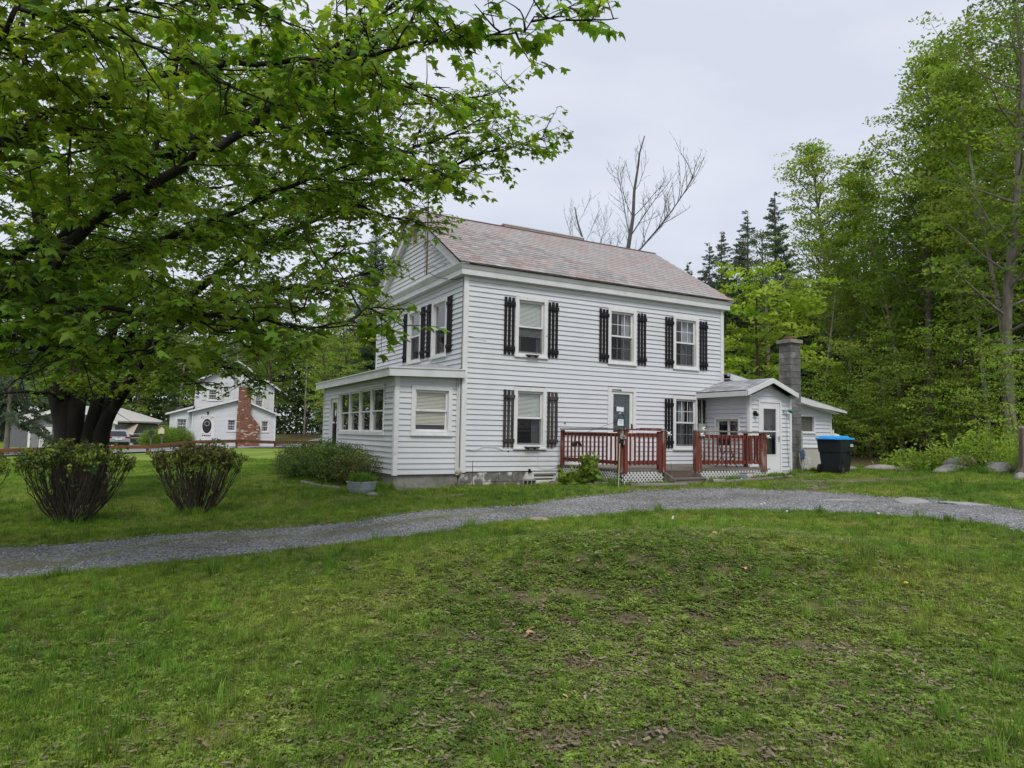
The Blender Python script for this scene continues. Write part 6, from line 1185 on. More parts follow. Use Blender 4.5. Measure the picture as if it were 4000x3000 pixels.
kSlim.put(24.3, 4.8, .85, 5.0, 'small round maple in front of the leaning maple'); kSlim.put(22.5, -.8, .9, .7, 'small leafy maple low behind the boulders')
for i, (x, y, h, lb) in enumerate(((36.1,12.9,13.3,'hemlock behind the thin leaved tree'),(32.6,7.9,12.5,'hemlock in the gap between the leaning maple and the tall slender maple'),(28.8,3.8,13.1,'hemlock close behind the pale trunk'),(23.9,-.3,10.2,'hemlock under the largest tree'),(38.2,16.3,12.7,'hemlock behind the tall slender maple'),(34.8,18.1,11.2,'hemlock behind the sparse olive tree'),(27.5,6.6,9.5,'shorter hemlock at the foot of the bushy maple'),(38,9.6,14.3,'tallest hemlock deep in the wood'),(33.3,3,13,'hemlock right of the pale trunk, deep in the wood'),(30.2,10.2,8.5,'low hemlock between the trunks right of the bin'),(26.8,.2,7.8,'low hemlock behind the tan boulder'),(21.9,-3.9,7.5,'low hemlock beside the largest tree'),(24.6,7.7,6.5,'smallest hemlock, behind the right end of the low wing'))):
    kHem.put(x, y, h/13, i*1.1, lb)
for i, (x, y, h, lb) in enumerate(((39,29.6,17.4,'second spruce from the left beyond the right end of the slate roof'),(36.5,28.7,16.2,'leftmost spruce beyond the right end of the slate roof'),(37.9,25.6,18.8,'third spruce, with a thin top, beyond the slate roof'),(41.7,25.8,21,'tallest and darkest spruce beyond the slate roof'),(39.2,34.1,14.9,'spruce half hidden by the right slope of the slate roof'),(45.5,28,16,'spruce standing behind the tallest one'))): kSpr.put(x, y, h/17, i*1.3, lb, 'spruces beyond the slate roof')
for i, (x, y, h, lb) in enumerate(((20.6,2.2,5.0,'layered beech sapling in the middle of the wood edge'),(21.6,4.3,4.7,'layered beech sapling behind the bin'),(19.6,.3,4.5,'layered beech sapling left of the pale trunk'),(21.4,5.9,3.9,'beech sapling behind the right end of the low wing'),(19.2,-2.2,4.8,'beech sapling under the largest tree'),(21.2,7.4,3.3,'lowest beech sapling beside the low wing'),(18.2,1.4,3.2,'small beech sapling close behind the stone slabs'),(24,2.3,5.6,'taller beech sapling behind the others'),(16.6,-4.6,3.4,'beech sapling beside the stump'))): kLow.put(x, y, h/5, i*1.7, lb, 'beech saplings at the edge of the wood')
for i, (k_, x, y, sc, lb) in enumerate(((kBig,6.4,65.7,.82,'broad tree straight behind the white house roof'),(kMid,10,56.9,.98,'round tree right behind the white house'),(kBig,13.4,52.8,.78,'bright tree left of the farmhouse sunroom, farther back'),(kBig,2.9,70,.92,'broad tree behind the left gable of the white house'),(kBig,-2.1,75,.95,'tall tree between the white house and the small shed'),(kMid,-6.1,72.6,.96,'round tree behind the small shed'),(kBig,-10.1,80,.83,'broad tree behind the garage, right part'),(kBig,-16,84,.83,'broad tree behind the garage, left part'),(kMid,-21,80,1.0,'round tree behind the lean-to shed'),(kMid,-1.5,66,.8,'smaller tree left behind the white house'),(kMid,8.2,46.5,.62,'low dark bush-like tree beside the white house'),(kMid,5.6,29.5,.74,'bright tree just left of the farmhouse gable'),(kMid,6.4,38.9,.80,'leafy tree between the white house and the sunroom'),(kTall,20,50,.75,'slim tree far behind the farmhouse'),(kMid,-28,72,1.0,'round tree at the far left edge'))): k_.put(x, y, sc, i*.9, lb, 'trees beyond the road')
kHem.put(8.4,44.4,.66,1,'dark hemlock right of the white house','trees beyond the road'); kHem.put(11.5,49,.75,2,'dark hemlock low between the white house and the sunroom','trees beyond the road'); kHem.put(-3.5,62,.55,2.6,'dark evergreen left of the white house','trees beyond the road')
kPine.put(9.6,38.5,1.0,.6,'white pine left of the farmhouse gable','trees beyond the road'); kSpL.put(-13.1,30.7,1.0,.4,'drooping grey trunked spruce by the road at the far left',None)
for i, (k_, x, y, sc, lb) in enumerate(((kSlim,25.5,6.4,1.0,'slim pale stem third from the low wing in the wood'),(kSlim,23.2,3.2,.95,'slim pale stem between two beech saplings'),(kSlim,24.6,1.0,1.1,'slim pale stem left of the boulders'),(kPole,30.5,5.0,.9,'straight pale trunk deep between the bin and the boulders'),(kSlim,22.6,6.6,.8,'slim pale stem nearest the low wing'),(kPole,31.5,-.5,.95,'straight pale trunk deep behind the boulders'),(kSlim,20.9,-2.2,1.05,'slim pale stem close to the stump'),(kSlim,28.0,9.3,1.1,'slim pale stem below the tall slender maple'))): k_.put(x, y, sc, i*1.4, lb)
# far wood: one mass closing the view between the trunks
r_ = random.Random(77); P_, R2, S_, I_ = [], [], [], []
for k in range(11000):
    if k < 5000: u = r_.random(); x = 30 + 28*u + r_.gauss(0,3); y = 32 - 42*u + r_.gauss(0,3) ; x += 6; hh = 12
    else: x = r_.uniform(-45, 34); y = 86 - max(0, (x-5))*1.2 + r_.gauss(0,3); hh = 13
    if x < 30 and y < 45: continue
    P_.append((x, y, Hf(x, y) + hh*r_.random()**.8)); R2.append((r_.gauss(0,.5), r_.gauss(0,.5), r_.uniform(0,6.28))); S_.append(r_.uniform(2.4,4.2)); I_.append(r_.randrange(4))
tag(scatter('far_wood', P_, R2, S_, I_, 'leafF'), 'dense far wood closing the view', None)

# bare trees behind the roof
def bare(name, label, base, trunk_pts, r0, seed, limbs, tw=1.0):
    r = random.Random(seed); root = thing(name, label, 'tree', base, 'bare trees behind the roof'); root.location = base; tr = MB(); b0 = Vector(base); tw_ = MB()
    tr.tube([b0 + Vector(p) for p in trunk_pts], taper(r0, r0*.18, len(trunk_pts)), 8, False)
    def sub(p, d, L_, rr, dep):
        c = curve(p, d, L_, 5, .10, r, up=.07); (tr if rr > .02 else tw_).tube(c, taper(rr, rr*.35, 6), 5 if rr > .02 else 3, False)
        if dep == 0: return
        n = max(2, int(L_*3.6*tw))
        for j in range(n):
            u = .2+.8*(j+r.random())/n; f = min(4.99, u*5); q = c[int(f)].lerp(c[int(f)+1], f-int(f)); dd = (c[min(5,int(f)+1)]-c[int(f)]).normalized()
            nd_ = (dd*.75 + Vector((r.gauss(0,.5), r.gauss(0,.5), r.gauss(.25,.3)))).normalized(); sub(q, nd_, L_*r.uniform(.22,.42), max(.008, rr*.40), dep-1)
    for (i, d, L_, rr) in limbs: sub(b0 + Vector(trunk_pts[i]), d, L_, rr*.5, 2 if rr < .05 else 3)
    part('trunk', tr, M_dead, root, True); tag(part('twigs', tw_, M_dead, root), kind='stuff'); return root
rv = RT.copy(); rv.z = 0
def dv(x, z): return (rv.x*x, rv.y*x, z)
bx_ = at_depth(2440, 1000, 34); b0 = (bx_.x, bx_.y, Hf(bx_.x, bx_.y))
def tp_(l): return [(rv.x*x, rv.y*x, z) for x, z in l]
bare('bare_tree', 'larger bare tree rising above the middle of the slate roof', b0, tp_([(0,0),(0,6),(.05,9.0),(.25,10.3),(.4,11.3),(.45,12.6),(.6,13.6),(.7,14.5),(.95,15.4)]), .14, 5,
     [(2,dv(.85,.66),5.2,.10),(3,dv(.75,.85),3.4,.07),(3,dv(-.35,.95),3.4,.06),(4,dv(.8,.8),2.6,.045),(4,dv(-.5,.9),2.4,.045),(5,dv(.7,.9),2.0,.035),(5,dv(-.5,1),1.6,.03),(2,dv(-.1,1.0),2.8,.04),(6,dv(.1,1),1.4,.03),(2,dv(.55,.55),2.2,.04),(6,dv(-.3,1),1.2,.025)])
bx_ = at_depth(2345, 1000, 40); b1 = (bx_.x, bx_.y, Hf(bx_.x, bx_.y))
bare('bare_tree', 'smaller twiggy bare tree left of the larger bare tree', b1, tp_([(0,0),(0,5),(-.1,8.2),(-.6,10.0),(-.9,11.4),(-1.3,12.6),(-1.5,13.6)]), .14, 8,
     [(2,dv(-.8,.75),3.6,.05),(3,dv(-.75,.8),3.0,.045),(3,dv(.35,1),3.2,.05),(4,dv(.4,1),2.4,.035),(4,dv(-.7,.8),2.2,.03),(5,dv(.3,1),1.8,.025),(2,dv(-.95,.3),3.2,.04),(2,dv(.4,1),3.6,.045)], 1.25)

# ------------------------------------------------------------------ the two near maples
MAPLE_A_STEMS=[[(-8.27,1.9,-0.88,0.42),(-8.46,1.87,0.77,0.25),(-8.7,1.91,1.86,0.21),(-8.93,1.68,3.47,0.17),(-9.18,1.31,5.54,0.13),(-9.47,0.7,7.95,0.06),(-9.58,0.05,9.68,0.03)],[(-8.2,1.86,-0.88,0.38),(-8.35,1.82,0.66,0.23),(-8.28,1.81,1.77,0.15),(-8.2,2.07,3.61,0.13),(-7.99,2.33,6.05,0.1),(-7.83,2.58,8.93,0.05),(-7.84,2.96,11.36,0.02)],[(-8.02,1.65,-0.86,0.34),(-8.02,1.54,0.56,0.2),(-7.88,1.36,1.76,0.12),(-7.68,1.24,3.26,0.1),(-7.23,1.09,4.97,0.08),(-6.65,0.39,6.86,0.05),(-6.03,-0.13,9.07,0.02)],[(-7.93,1.6,-0.86,0.3),(-7.79,1.27,0.84,0.15),(-7.47,0.81,1.62,0.1),(-7.11,0.21,2.38,0.09),(-6.54,-0.53,3.38,0.08),(-5.59,-2.26,4.19,0.06),(-4.6,-3.98,4.62,0.04),(-3.8,-5.01,4.91,0.02)],[(-7.84,1.3,0.78,0.14),(-7.72,1.19,1.33,0.09),(-7.65,1.23,1.77,0.08),(-7.5,1.43,2.57,0.06),(-6.96,1.71,3.97,0.04)]]
MAPLE_A_LIMBS=[[(-8.93,1.68,3.47,0.1),(-7.93,0.17,4.13,0.09),(-6.65,-1.7,4.4,0.08),(-5.56,-3.45,4.56,0.06),(-4.83,-5.0,4.68,0.05),(-3.85,-6.34,4.73,0.035),(-3.07,-7.35,4.87,0.02),(-2.52,-8.0,5.03,0.008)],[(-9.11,1.31,5.01,0.1),(-8.02,0.07,5.92,0.09),(-6.74,-1.8,6.26,0.07),(-5.58,-3.03,6.59,0.05),(-4.5,-4.19,6.52,0.04),(-3.32,-5.95,6.16,0.02),(-2.5,-6.97,6.18,0.008)],[(-4.83,-5.0,4.68,0.04),(-4.1,-5.89,5.03,0.03),(-3.42,-6.74,5.34,0.02),(-2.93,-7.25,5.6,0.008)],[(-8.16,1.87,3.01,0.06),(-6.44,0.62,2.62,0.04),(-5.51,-0.43,2.21,0.03),(-4.88,-1.32,1.88,0.01)],[(-8.51,1.84,1.54,0.06),(-9.16,1.04,1.64,0.04),(-9.86,0.29,1.53,0.02)],[(-7.68,1.24,3.26,0.07),(-6.52,-0.52,3.13,0.05),(-5.31,-2.3,2.81,0.03),(-4.57,-3.24,2.39,0.01)],[(-6.54,-0.53,3.38,0.06),(-5.35,-2.33,3.48,0.05),(-4.35,-4.03,3.53,0.03),(-3.74,-4.94,3.64,0.01)],[(-4.83,-5.0,4.68,0.03),(-4.23,-5.75,4.29,0.02),(-3.61,-6.3,4.08,0.008)],[(-7.99,2.33,6.05,0.06),(-6.51,2.61,6.71,0.05),(-4.82,2.21,7.23,0.03),(-3.15,1.26,7.78,0.01)],[(-7.83,2.58,8.93,0.05),(-6.12,2.14,9.83,0.04),(-3.95,0.92,10.19,0.02)],[(-9.18,1.31,5.54,0.06),(-10.08,0.05,6.0,0.04),(-10.66,-0.78,6.04,0.02)],[(-8.2,2.07,3.61,0.06),(-9.13,4.25,4.16,0.04),(-10.4,6.07,4.32,0.02)],[(-7.88,1.36,1.76,0.05),(-6.91,0.02,1.95,0.03),(-6.21,-0.82,1.84,0.01)],[(-8.7,1.91,1.86,0.04),(-8.27,0.29,2.1,0.03),(-8.07,-0.96,2.02,0.01)],[(-7.23,1.09,4.97,0.05),(-6.0,1.29,5.5,0.04),(-4.09,0.82,5.38,0.02),(-3.26,0.42,4.79,0.01)]]
MAPLE_B_STEMS=[[(-10.42,-4.88,-1.39,0.45),(-10.46,-4.97,-0.07,0.32),(-10.48,-5.07,1.4,0.28),(-10.46,-5.13,1.98,0.24),(-10.4,-5.28,3.45,0.18),(-10.36,-5.45,5.21,0.1),(-10.34,-5.6,6.97,0.05)]]
MAPLE_B_LIMBS=[[(-10.44,-5.12,1.69,0.14),(-9.45,-5.72,2.44,0.12),(-8.7,-6.17,2.87,0.1),(-7.96,-6.59,3.19,0.09),(-7.32,-6.99,3.81,0.08),(-6.46,-7.53,4.56,0.06),(-5.63,-8.25,5.11,0.04),(-5.0,-8.98,5.55,0.02),(-4.73,-9.38,5.81,0.01)],[(-10.43,-5.1,1.4,0.13),(-9.06,-6.48,2.14,0.1),(-8.54,-7.12,2.28,0.08),(-8.07,-7.63,2.59,0.075),(-7.64,-7.91,3.14,0.07),(-6.99,-8.3,3.59,0.06),(-6.39,-8.67,4.01,0.05),(-5.92,-8.96,4.5,0.035),(-5.48,-9.24,4.93,0.02),(-5.17,-9.43,5.22,0.01)],[(-9.06,-6.48,2.14,0.05),(-8.28,-7.25,2.2,0.04),(-7.84,-7.72,2.17,0.035),(-7.35,-8.21,2.1,0.03),(-6.89,-8.69,2.01,0.025),(-6.44,-9.04,1.99,0.02),(-6.0,-9.39,1.95,0.015),(-5.63,-9.71,1.94,0.01),(-5.33,-10.01,2.14,0.005)],[(-6.89,-8.69,2.01,0.02),(-6.51,-8.99,1.84,0.012),(-6.29,-9.21,1.66,0.005)],[(-10.46,-5.13,1.98,0.09),(-9.01,-7.18,3.42,0.07),(-8.49,-8.05,3.58,0.055),(-8.04,-8.65,3.72,0.045),(-7.45,-9.22,3.91,0.04),(-6.71,-9.86,4.0,0.03),(-6.1,-10.31,3.98,0.025),(-5.8,-10.58,3.99,0.02),(-5.51,-10.75,4.05,0.017),(-5.3,-10.98,4.07,0.014),(-4.97,-11.27,4.05,0.01),(-4.59,-11.49,4.19,0.007),(-4.35,-11.62,4.23,0.004)],[(-9.01,-7.18,3.42,0.04),(-8.34,-9.3,3.94,0.02),(-7.65,-10.02,3.87,0.016),(-7.19,-10.37,3.68,0.01),(-6.78,-10.69,3.43,0.005)],[(-8.79,-8.45,3.51,0.04),(-8.25,-9.91,3.79,0.025),(-7.89,-10.34,3.82,0.02),(-6.99,-10.84,3.88,0.012),(-6.49,-10.89,3.93,0.005)],[(-9.45,-5.72,2.44,0.1),(-8.61,-5.64,2.77,0.08),(-7.52,-6.14,3.04,0.06),(-7.01,-6.44,3.28,0.05),(-6.35,-6.93,3.56,0.04),(-5.85,-7.46,3.85,0.03),(-5.27,-8.13,3.99,0.02),(-4.74,-8.44,4.15,0.01)],[(-6.39,-8.67,4.01,0.03),(-6.07,-8.61,4.08,0.025),(-5.54,-8.68,4.12,0.02),(-5.28,-8.82,4.1,0.015),(-4.83,-9.05,3.92,0.01),(-4.58,-9.17,3.7,0.005)],[(-9.43,-5.71,2.15,0.06),(-8.34,-6.74,1.89,0.04),(-7.59,-7.37,1.74,0.02),(-7.02,-7.91,1.76,0.01)],[(-7.32,-6.99,3.81,0.05),(-6.98,-6.73,5.24,0.03),(-6.73,-6.42,6.81,0.02)],[(-6.46,-7.53,4.56,0.04),(-5.73,-7.3,5.31,0.03),(-4.95,-7.32,5.93,0.02),(-4.14,-7.47,6.52,0.01)],[(-6.1,-10.31,3.98,0.02),(-5.55,-10.37,3.9,0.012),(-5.13,-10.48,3.87,0.005)],[(-6.0,-9.39,1.95,0.012),(-5.83,-9.3,2.37,0.01),(-5.58,-9.23,2.77,0.005)],[(-8.04,-8.65,3.72,0.03),(-7.62,-9.08,3.31,0.02),(-7.22,-9.28,3.1,0.01)]]

def maple(name, label, stems, limbs, seed, leaf_gap, side=(.5,1.3), step=.26, zstem=2.2, zmin=0, ls=(.65,1.2)):
    zc_ = [zmin]
    r = random.Random(seed); b = stems[0][0]; root = thing(name, label, 'tree', (b[0], b[1], Hf(b[0], b[1]))); tr = MB(); tw_ = MB(); P_, R_, S_, I_ = [], [], [], []
    def smooth(L_, m_=4):
        out_ = []
        for i in range(len(L_)-1):
            for k in range(m_):
                t_ = k/m_; p0, p1, p2, p3 = [np.array(L_[max(0, min(len(L_)-1, i+j))]) for j in (-1,0,1,2)]
                q = .5*((2*p1) + (-p0+p2)*t_ + (2*p0-5*p1+4*p2-p3)*t_**2 + (-p0+3*p1-3*p2+p3)*t_**3); out_.append(q)
        out_.append(np.array(L_[-1])); return out_
    def twig(p, d, L_):
        c = curve(p, d, L_, 4, .16, r, droop=.12); tw_.tube(c, [.006,.005,.004,.003,.002], 3, False)
        n = max(3, int(L_/leaf_gap))
        for j in range(n):
            u = .15 + .85*(j+.5)/n; f = min(3.99, u*4); q = c[int(f)].lerp(c[int(f)+1], f-int(f)); dd = (c[int(f)+1]-c[int(f)]).normalized()
            yaw = math.atan2(-dd.x, dd.y) + r.choice((-1,1))*r.uniform(.3,1.3) if j < n-1 else math.atan2(-dd.x, dd.y)
            pitch = -r.uniform(-.1,.8); off = Vector((-math.sin(yaw), math.cos(yaw), -.25))*r.uniform(.05,.11)
            if q.z < zc_[0] + r.uniform(0,.2): continue
            e = Euler((pitch, r.gauss(0,.35), yaw)); P_.append(tuple(q+off)); R_.append(tuple(e)); S_.append(r.uniform(*ls)); I_.append(r.randrange(5))
    def sides(C_, thr, stp=step, sd_=side):
        acc = 0; nxt = stp*.5; tot = sum(np.linalg.norm(C_[i+1][:3]-C_[i][:3]) for i in range(len(C_)-1))
        for i in range(len(C_)-1):
            a_, b_ = Vector(C_[i][:3]), Vector(C_[i+1][:3]); l = (b_-a_).length; rad_ = C_[i][3]
            while nxt < acc + l:
                if rad_ < thr and a_.z > zc_[0] + .2:
                    p = a_.lerp(b_, (nxt-acc)/l); d = (b_-a_).normalized(); a0 = r.uniform(0, 6.28)
                    lat = Vector((math.cos(a0), math.sin(a0), r.gauss(-.02,.35))); dirv = (d*.55 + lat*.85).normalized(); L_ = r.uniform(*sd_)*(1.0 if rad_ > .05 else .68 if rad_ > .02 else .42)
                    c = curve(p, dirv, L_, 5, .12, r, up=.02, droop=.05); tw_.tube(c, taper(.011, .004, 6), 4, False)
                    for j in range(int(L_/.17)+1):
                        u = .2+.8*(j+r.random())/(int(L_/.17)+1); f = min(4.99, u*5); q = c[int(f)].lerp(c[int(f)+1], f-int(f)); dd = (c[int(f)+1]-c[int(f)]).normalized()
                        twig(q, (dd*.6 + Vector((r.gauss(0,.7), r.gauss(0,.7), r.gauss(-.05,.3)))).normalized(), r.uniform(.22,.45))
                nxt += stp*r.uniform(.7,1.3)
            acc += l
    zc_[0] = zstem
    for L_ in stems:
        C_ = smooth(L_); tr.tube([tuple(q[:3]) for q in C_], [max(.01, float(q[3])) for q in C_], 12, False); sides(C_, .16, step*1.2, (.8,2.2))
    zc_[0] = zmin
    for L_ in limbs:
        C_ = smooth(L_)
        for q in C_[1:-1]: q[:3] += np.array([r.gauss(0,.025), r.gauss(0,.025), r.gauss(0,.025)])
        tr.tube([tuple(q[:3]) for q in C_], [max(.004, float(q[3])*.78) for q in C_], 8, False); sides(C_, .2)
    part('trunk', tr, M_bark, root, True); tag(part('twigs', tw_, M_twig, root), kind='stuff'); scatter('crown', P_, R_, S_, I_, 'maple', root); print(name, 'leaves', len(P_)); return root
maple('big_maple', 'large many stemmed maple with dark trunks behind the two clipped shrubs', MAPLE_A_STEMS, MAPLE_A_LIMBS, 3, .050, side=(.5,1.35), step=.092, zmin=1.5, ls=(.5,1.0))
maple('near_maple', 'nearest maple with its trunk out of the photo, boughs hanging across the top left', MAPLE_B_STEMS, MAPLE_B_LIMBS, 4, .052, side=(.5,1.3), step=.12, zmin=1.5, ls=(.6,1.15))

# ------------------------------------------------------------------ clipped bare-stemmed shrubs
def clipped(name, label, x, y, h, rx, seed, n=150):
    r = random.Random(seed); g0 = Hf(x, y); root = thing(name, label, 'shrub', (x, y, g0), 'clipped shrubs along the driveway'); st = MB(); P_, R_, S_, I_ = [], [], [], []
    for k in range(n):
        a_ = r.uniform(0, 6.28); q = math.sqrt(r.random()); bx, by = x + .20*q*math.cos(a_), y + .20*q*math.sin(a_)
        top = Vector((x + rx*q*math.cos(a_)*r.uniform(.9,1.05), y + rx*.85*q*math.sin(a_), g0 + h*(1 - .22*q**3)*r.uniform(.93,1.04))); b = Vector((bx, by, g0-.03)); c = []
        for j in range(8):
            t_ = j/7; m_ = b.lerp(top, t_); m_.z = b.z + (top.z-b.z)*(t_**1.12 if q > .6 else t_); m_.x += (r.uniform(-.03,.03) + (top.x-x)*.08*math.sin(math.pi*t_)); m_.y += r.uniform(-.03,.03); c.append(m_)
        st.tube(c, [.014,.012,.010,.009,.007,.006,.005,.003], 4, False)
        for f in range(4):
            i0 = r.randrange(2, 7); d = (c[i0+1 if i0 < 7 else 7]-c[i0-1]).normalized(); L_ = min(r.uniform(.15,.5), (top.z+.03-c[i0].z)*1.1+.05)
            e = curve(c[i0], (d + Vector((r.gauss(0,.35), r.gauss(0,.35), .1))).normalized(), L_, 4, .12, r, up=.08); st.tube(e, [.006,.005,.004,.003,.002], 3, False)
            for w_ in range(2):
                qv = e[4].lerp(e[2], r.random()); 
                if qv.z > g0 + h*.78 or r.random() < .05: P_.append(tuple(qv)); R_.append((r.gauss(.7,.5), r.gauss(0,.5), r.uniform(0,6.28))); S_.append(r.uniform(.6,1.2)); I_.append(r.randrange(4))
        for w_ in range(5): qv = c[7].lerp(c[6], r.random()*1.2); P_.append((qv.x+r.gauss(0,.02), qv.y+r.gauss(0,.02), qv.z)); R_.append((r.gauss(.7,.5), r.gauss(0,.5), r.uniform(0,6.28))); S_.append(r.uniform(.6,1.2)); I_.append(r.randrange(4))
    part('stems', st, M_stem, root); scatter('leaves', P_, R_, S_, I_, 'tip', root); return root
M_stem = mat('shrub_stem', (.07,.058,.04), (.04,.033,.024), scale=9, rough=.95, coord='Position', c3=(.12,.11,.08), c3scale=3)
protos('tip', [spray(8, .05, .062, (M_bush, M_bud)[s % 2], s, .5) for s in range(4)])
clipped('clipped_shrub', 'larger of two whole clipped shrubs with bare dark stems, before the maple trunks', -8.13, -1.22, 1.42, .98, 1, 115)
clipped('clipped_shrub', 'smaller clipped bare stemmed shrub, on its own left of the sunroom', -6.11, -1.36, 1.30, .82, 2, 100)
clipped('clipped_shrub', 'clipped shrub mostly cut off by the left edge of the photo', -9.95, -.15, 1.3, .85, 3, 80)
# hedge bush before the sunroom
def bush(name, label, blobs, key, n, seed, group=None, cat='bush', stems=True, lean=0):
    r = random.Random(seed); x0, y0 = blobs[0][0], blobs[0][1]; g0 = Hf(x0, y0); root = thing(name, label, cat, (x0, y0, g0), group); P_, R_, S_, I_ = [], [], [], []; st = MB(); V_ = sum(b[3]*b[4]*b[5] for b in blobs)
    for (x, y, z, rx, ry, rz) in blobs:
        for k in range(int(n*rx*ry*rz/V_)):
            d = Vector((r.gauss(0,1), r.gauss(0,1), r.gauss(0,1))).normalized(); q = r.random()**.30*(1+r.gauss(0,.06)); p = (x+d.x*rx*q, y+d.y*ry*q, Hf(x, y)+z+d.z*rz*q)
            if p[2] < Hf(p[0], p[1]): continue
            P_.append(p); R_.append((r.gauss(0,.6), r.gauss(0,.6), r.uniform(0,6.28))); S_.append(r.uniform(.6,1.3)); I_.append(r.randrange(4))
            if stems and k % 9 == 0: st.tube([(x+d.x*rx*.15, y+d.y*ry*.15, Hf(x, y)), tuple((p[0]+x)/2 if i == 0 else (p[1]+y)/2 if i == 1 else (p[2]+Hf(x,y))/2+.1 for i in range(3)), p], [.012,.007,.003], 3, False)
    if stems: part('stems', st, M_twig, root)
    scatter('leaves', P_, R_, S_, I_, key, root); return root
protos('bush', [spray(16, .13, .05, (M_bush, M_bush, M_leafD, M_leafB)[s], s, .4) for s in range(4)])
bush('hedge_bush', 'wide dark green bush under the sunroom windows', [(-2.15,2.2,.45,.55,1.0,.55),(-2.2,4.0,.5,.6,1.2,.62),(-2.15,5.6,.5,.55,1.0,.62),(-2.0,1.2,.35,.35,.5,.6),(-2.3,3.0,.45,.6,1.0,.6),(-2.6,6.6,.45,.7,1.0,.55),(-2.95,5.2,.35,.5,1.0,.45)], 'bush', 3200, 5)
protos('ball', [spray(20, .16, .06, M_leafB, s, .5) for s in range(4)])
for i, (px, py, dd, rr_, lb) in enumerate(((640,1725,51,.95,'round clipped bush in front of the others beside the mailbox'),(676,1712,53,.85,'round clipped bush behind the birdhouse'),(590,1735,50,.8,'round clipped bush left of the birdhouse, lowest'),(706,1722,53,.95,'round clipped bush nearest the white house corner'),(655,1695,54,.75,'topmost round clipped bush'))):
    c_ = at_depth(px, py, dd); bush('round_bush', lb, [(c_.x, c_.y, max(.6, c_.z-Hf(c_.x, c_.y)), rr_, rr_, rr_*.9)], 'ball', 750, 20+i, 'round clipped bushes beside the white house', stems=False)
protos('broad', [spray(12, .16, .16, M_leafA, s, .4) for s in range(4)]); protos('deep', [spray(12, .15, .13, M_leafB, s, .45) for s in range(4)])
bush('peony_plant', 'dark green leafy plant growing up before the deck railing', [(2.45,-2.0,.20,.22,.26,.28),(2.40,-2.1,.48,.10,.10,.22)], 'deep', 75, 7, None, 'plant'); bush('bright_plant', 'bright broad leaved plant before the left lattice of the deck', [(2.32,-1.4,.15,.18,.2,.18)], 'broad', 40, 8, None, 'plant')
# weeds along the wood edge
protos('weed_tall', [spray(16, .18, .085, (M_leafA, M_leafB, M_leafC, M_leafA)[s], s, .8) for s in range(4)])
for i, (x, y, z, rx, ry, rz, lb) in enumerate(((12.9,-5.6,.45,.9,.8,.55,'tallest weeds with pale flower heads among the boulders left of the stump'),(13.3,-3.4,.3,.6,.6,.35,'weeds behind the long low slab'),(13.6,-4.2,.35,.6,.6,.4,'weeds left of the grey upright boulder'),(12.4,-7.0,.4,.5,.6,.45,'weeds right against the stump'),(14.2,-2.2,.2,.35,.4,.22,'weeds behind the second flat boulder'),(15.4,-5.4,.5,1.0,.9,.6,'weeds deeper at the wood edge'))):
    bush('weed_clump', lb, [(x, y, z, rx, ry, rz)], 'weed_tall', int(45*rx*ry*4)+22, 40+i, 'weed clumps at the edge of the wood', 'weeds')
# undergrowth and leaf litter inside the wood
P_, R2, S_, I_ = [], [], [], []; r_ = random.Random(5)
for k in range(700):
    x = r_.uniform(17.5, 42); y = r_.uniform(-12, 24)
    if x < 15.5 + max(0, (y-4))*.8: continue
    P_.append((x, y, Hf(x, y)+r_.uniform(.0,.25))); R2.append((r_.gauss(0,.3), r_.gauss(0,.3), r_.uniform(0,6.28))); S_.append(r_.uniform(.6,1.3)); I_.append(r_.randrange(4))
tag(scatter('undergrowth', P_, R2, S_, I_, 'leafB'), 'low green undergrowth on the floor of the wood')

# ------------------------------------------------------------------ lawn
def grassmat(name, a, b, c, transl=.42):
    m = bpy.data.materials.new(name); m.use_nodes = True; t = m.node_tree; p = t.nodes['Principled BSDF']; p.inputs['Roughness'].default_value = .6; p.inputs['Specular IOR Level'].default_value = .2
    gc, _ = grass_color_nodes(t, a, b, c); oi = t.nodes.new('ShaderNodeObjectInfo'); h = t.nodes.new('ShaderNodeHueSaturation'); mr = t.nodes.new('ShaderNodeMapRange'); mr.inputs['To Min'].default_value = .7; mr.inputs['To Max'].default_value = 1.35
    t.links.new(oi.outputs['Random'], mr.inputs['Value']); t.links.new(mr.outputs['Result'], h.inputs['Value']); t.links.new(gc, h.inputs['Color']); t.links.new(h.outputs['Color'], p.inputs['Base Color'])
    tr = t.nodes.new('ShaderNodeBsdfTranslucent'); t.links.new(h.outputs['Color'], tr.inputs['Color']); ms = t.nodes.new('ShaderNodeMixShader'); ms.inputs[0].default_value = transl; o = [x for x in t.nodes if x.type == 'OUTPUT_MATERIAL'][0]
    t.links.new(p.outputs[0], ms.inputs[1]); t.links.new(tr.outputs[0], ms.inputs[2]); t.links.new(ms.outputs[0], o.inputs['Surface']); return m
M_gr = grassmat('grass_blade', (.165,.275,.03), (.24,.35,.04), (.31,.375,.065)); M_gr2 = grassmat('grass_blade_deep', (.11,.215,.028), (.15,.27,.034), (.20,.29,.045)); M_straw = mat('straw', (.34,.28,.15), (.24,.19,.10), scale=3, rough=.9, rnd=.3); M_weed = grassmat('lawn_weed', (.165,.25,.045), (.22,.30,.06), (.26,.315,.075), .4)
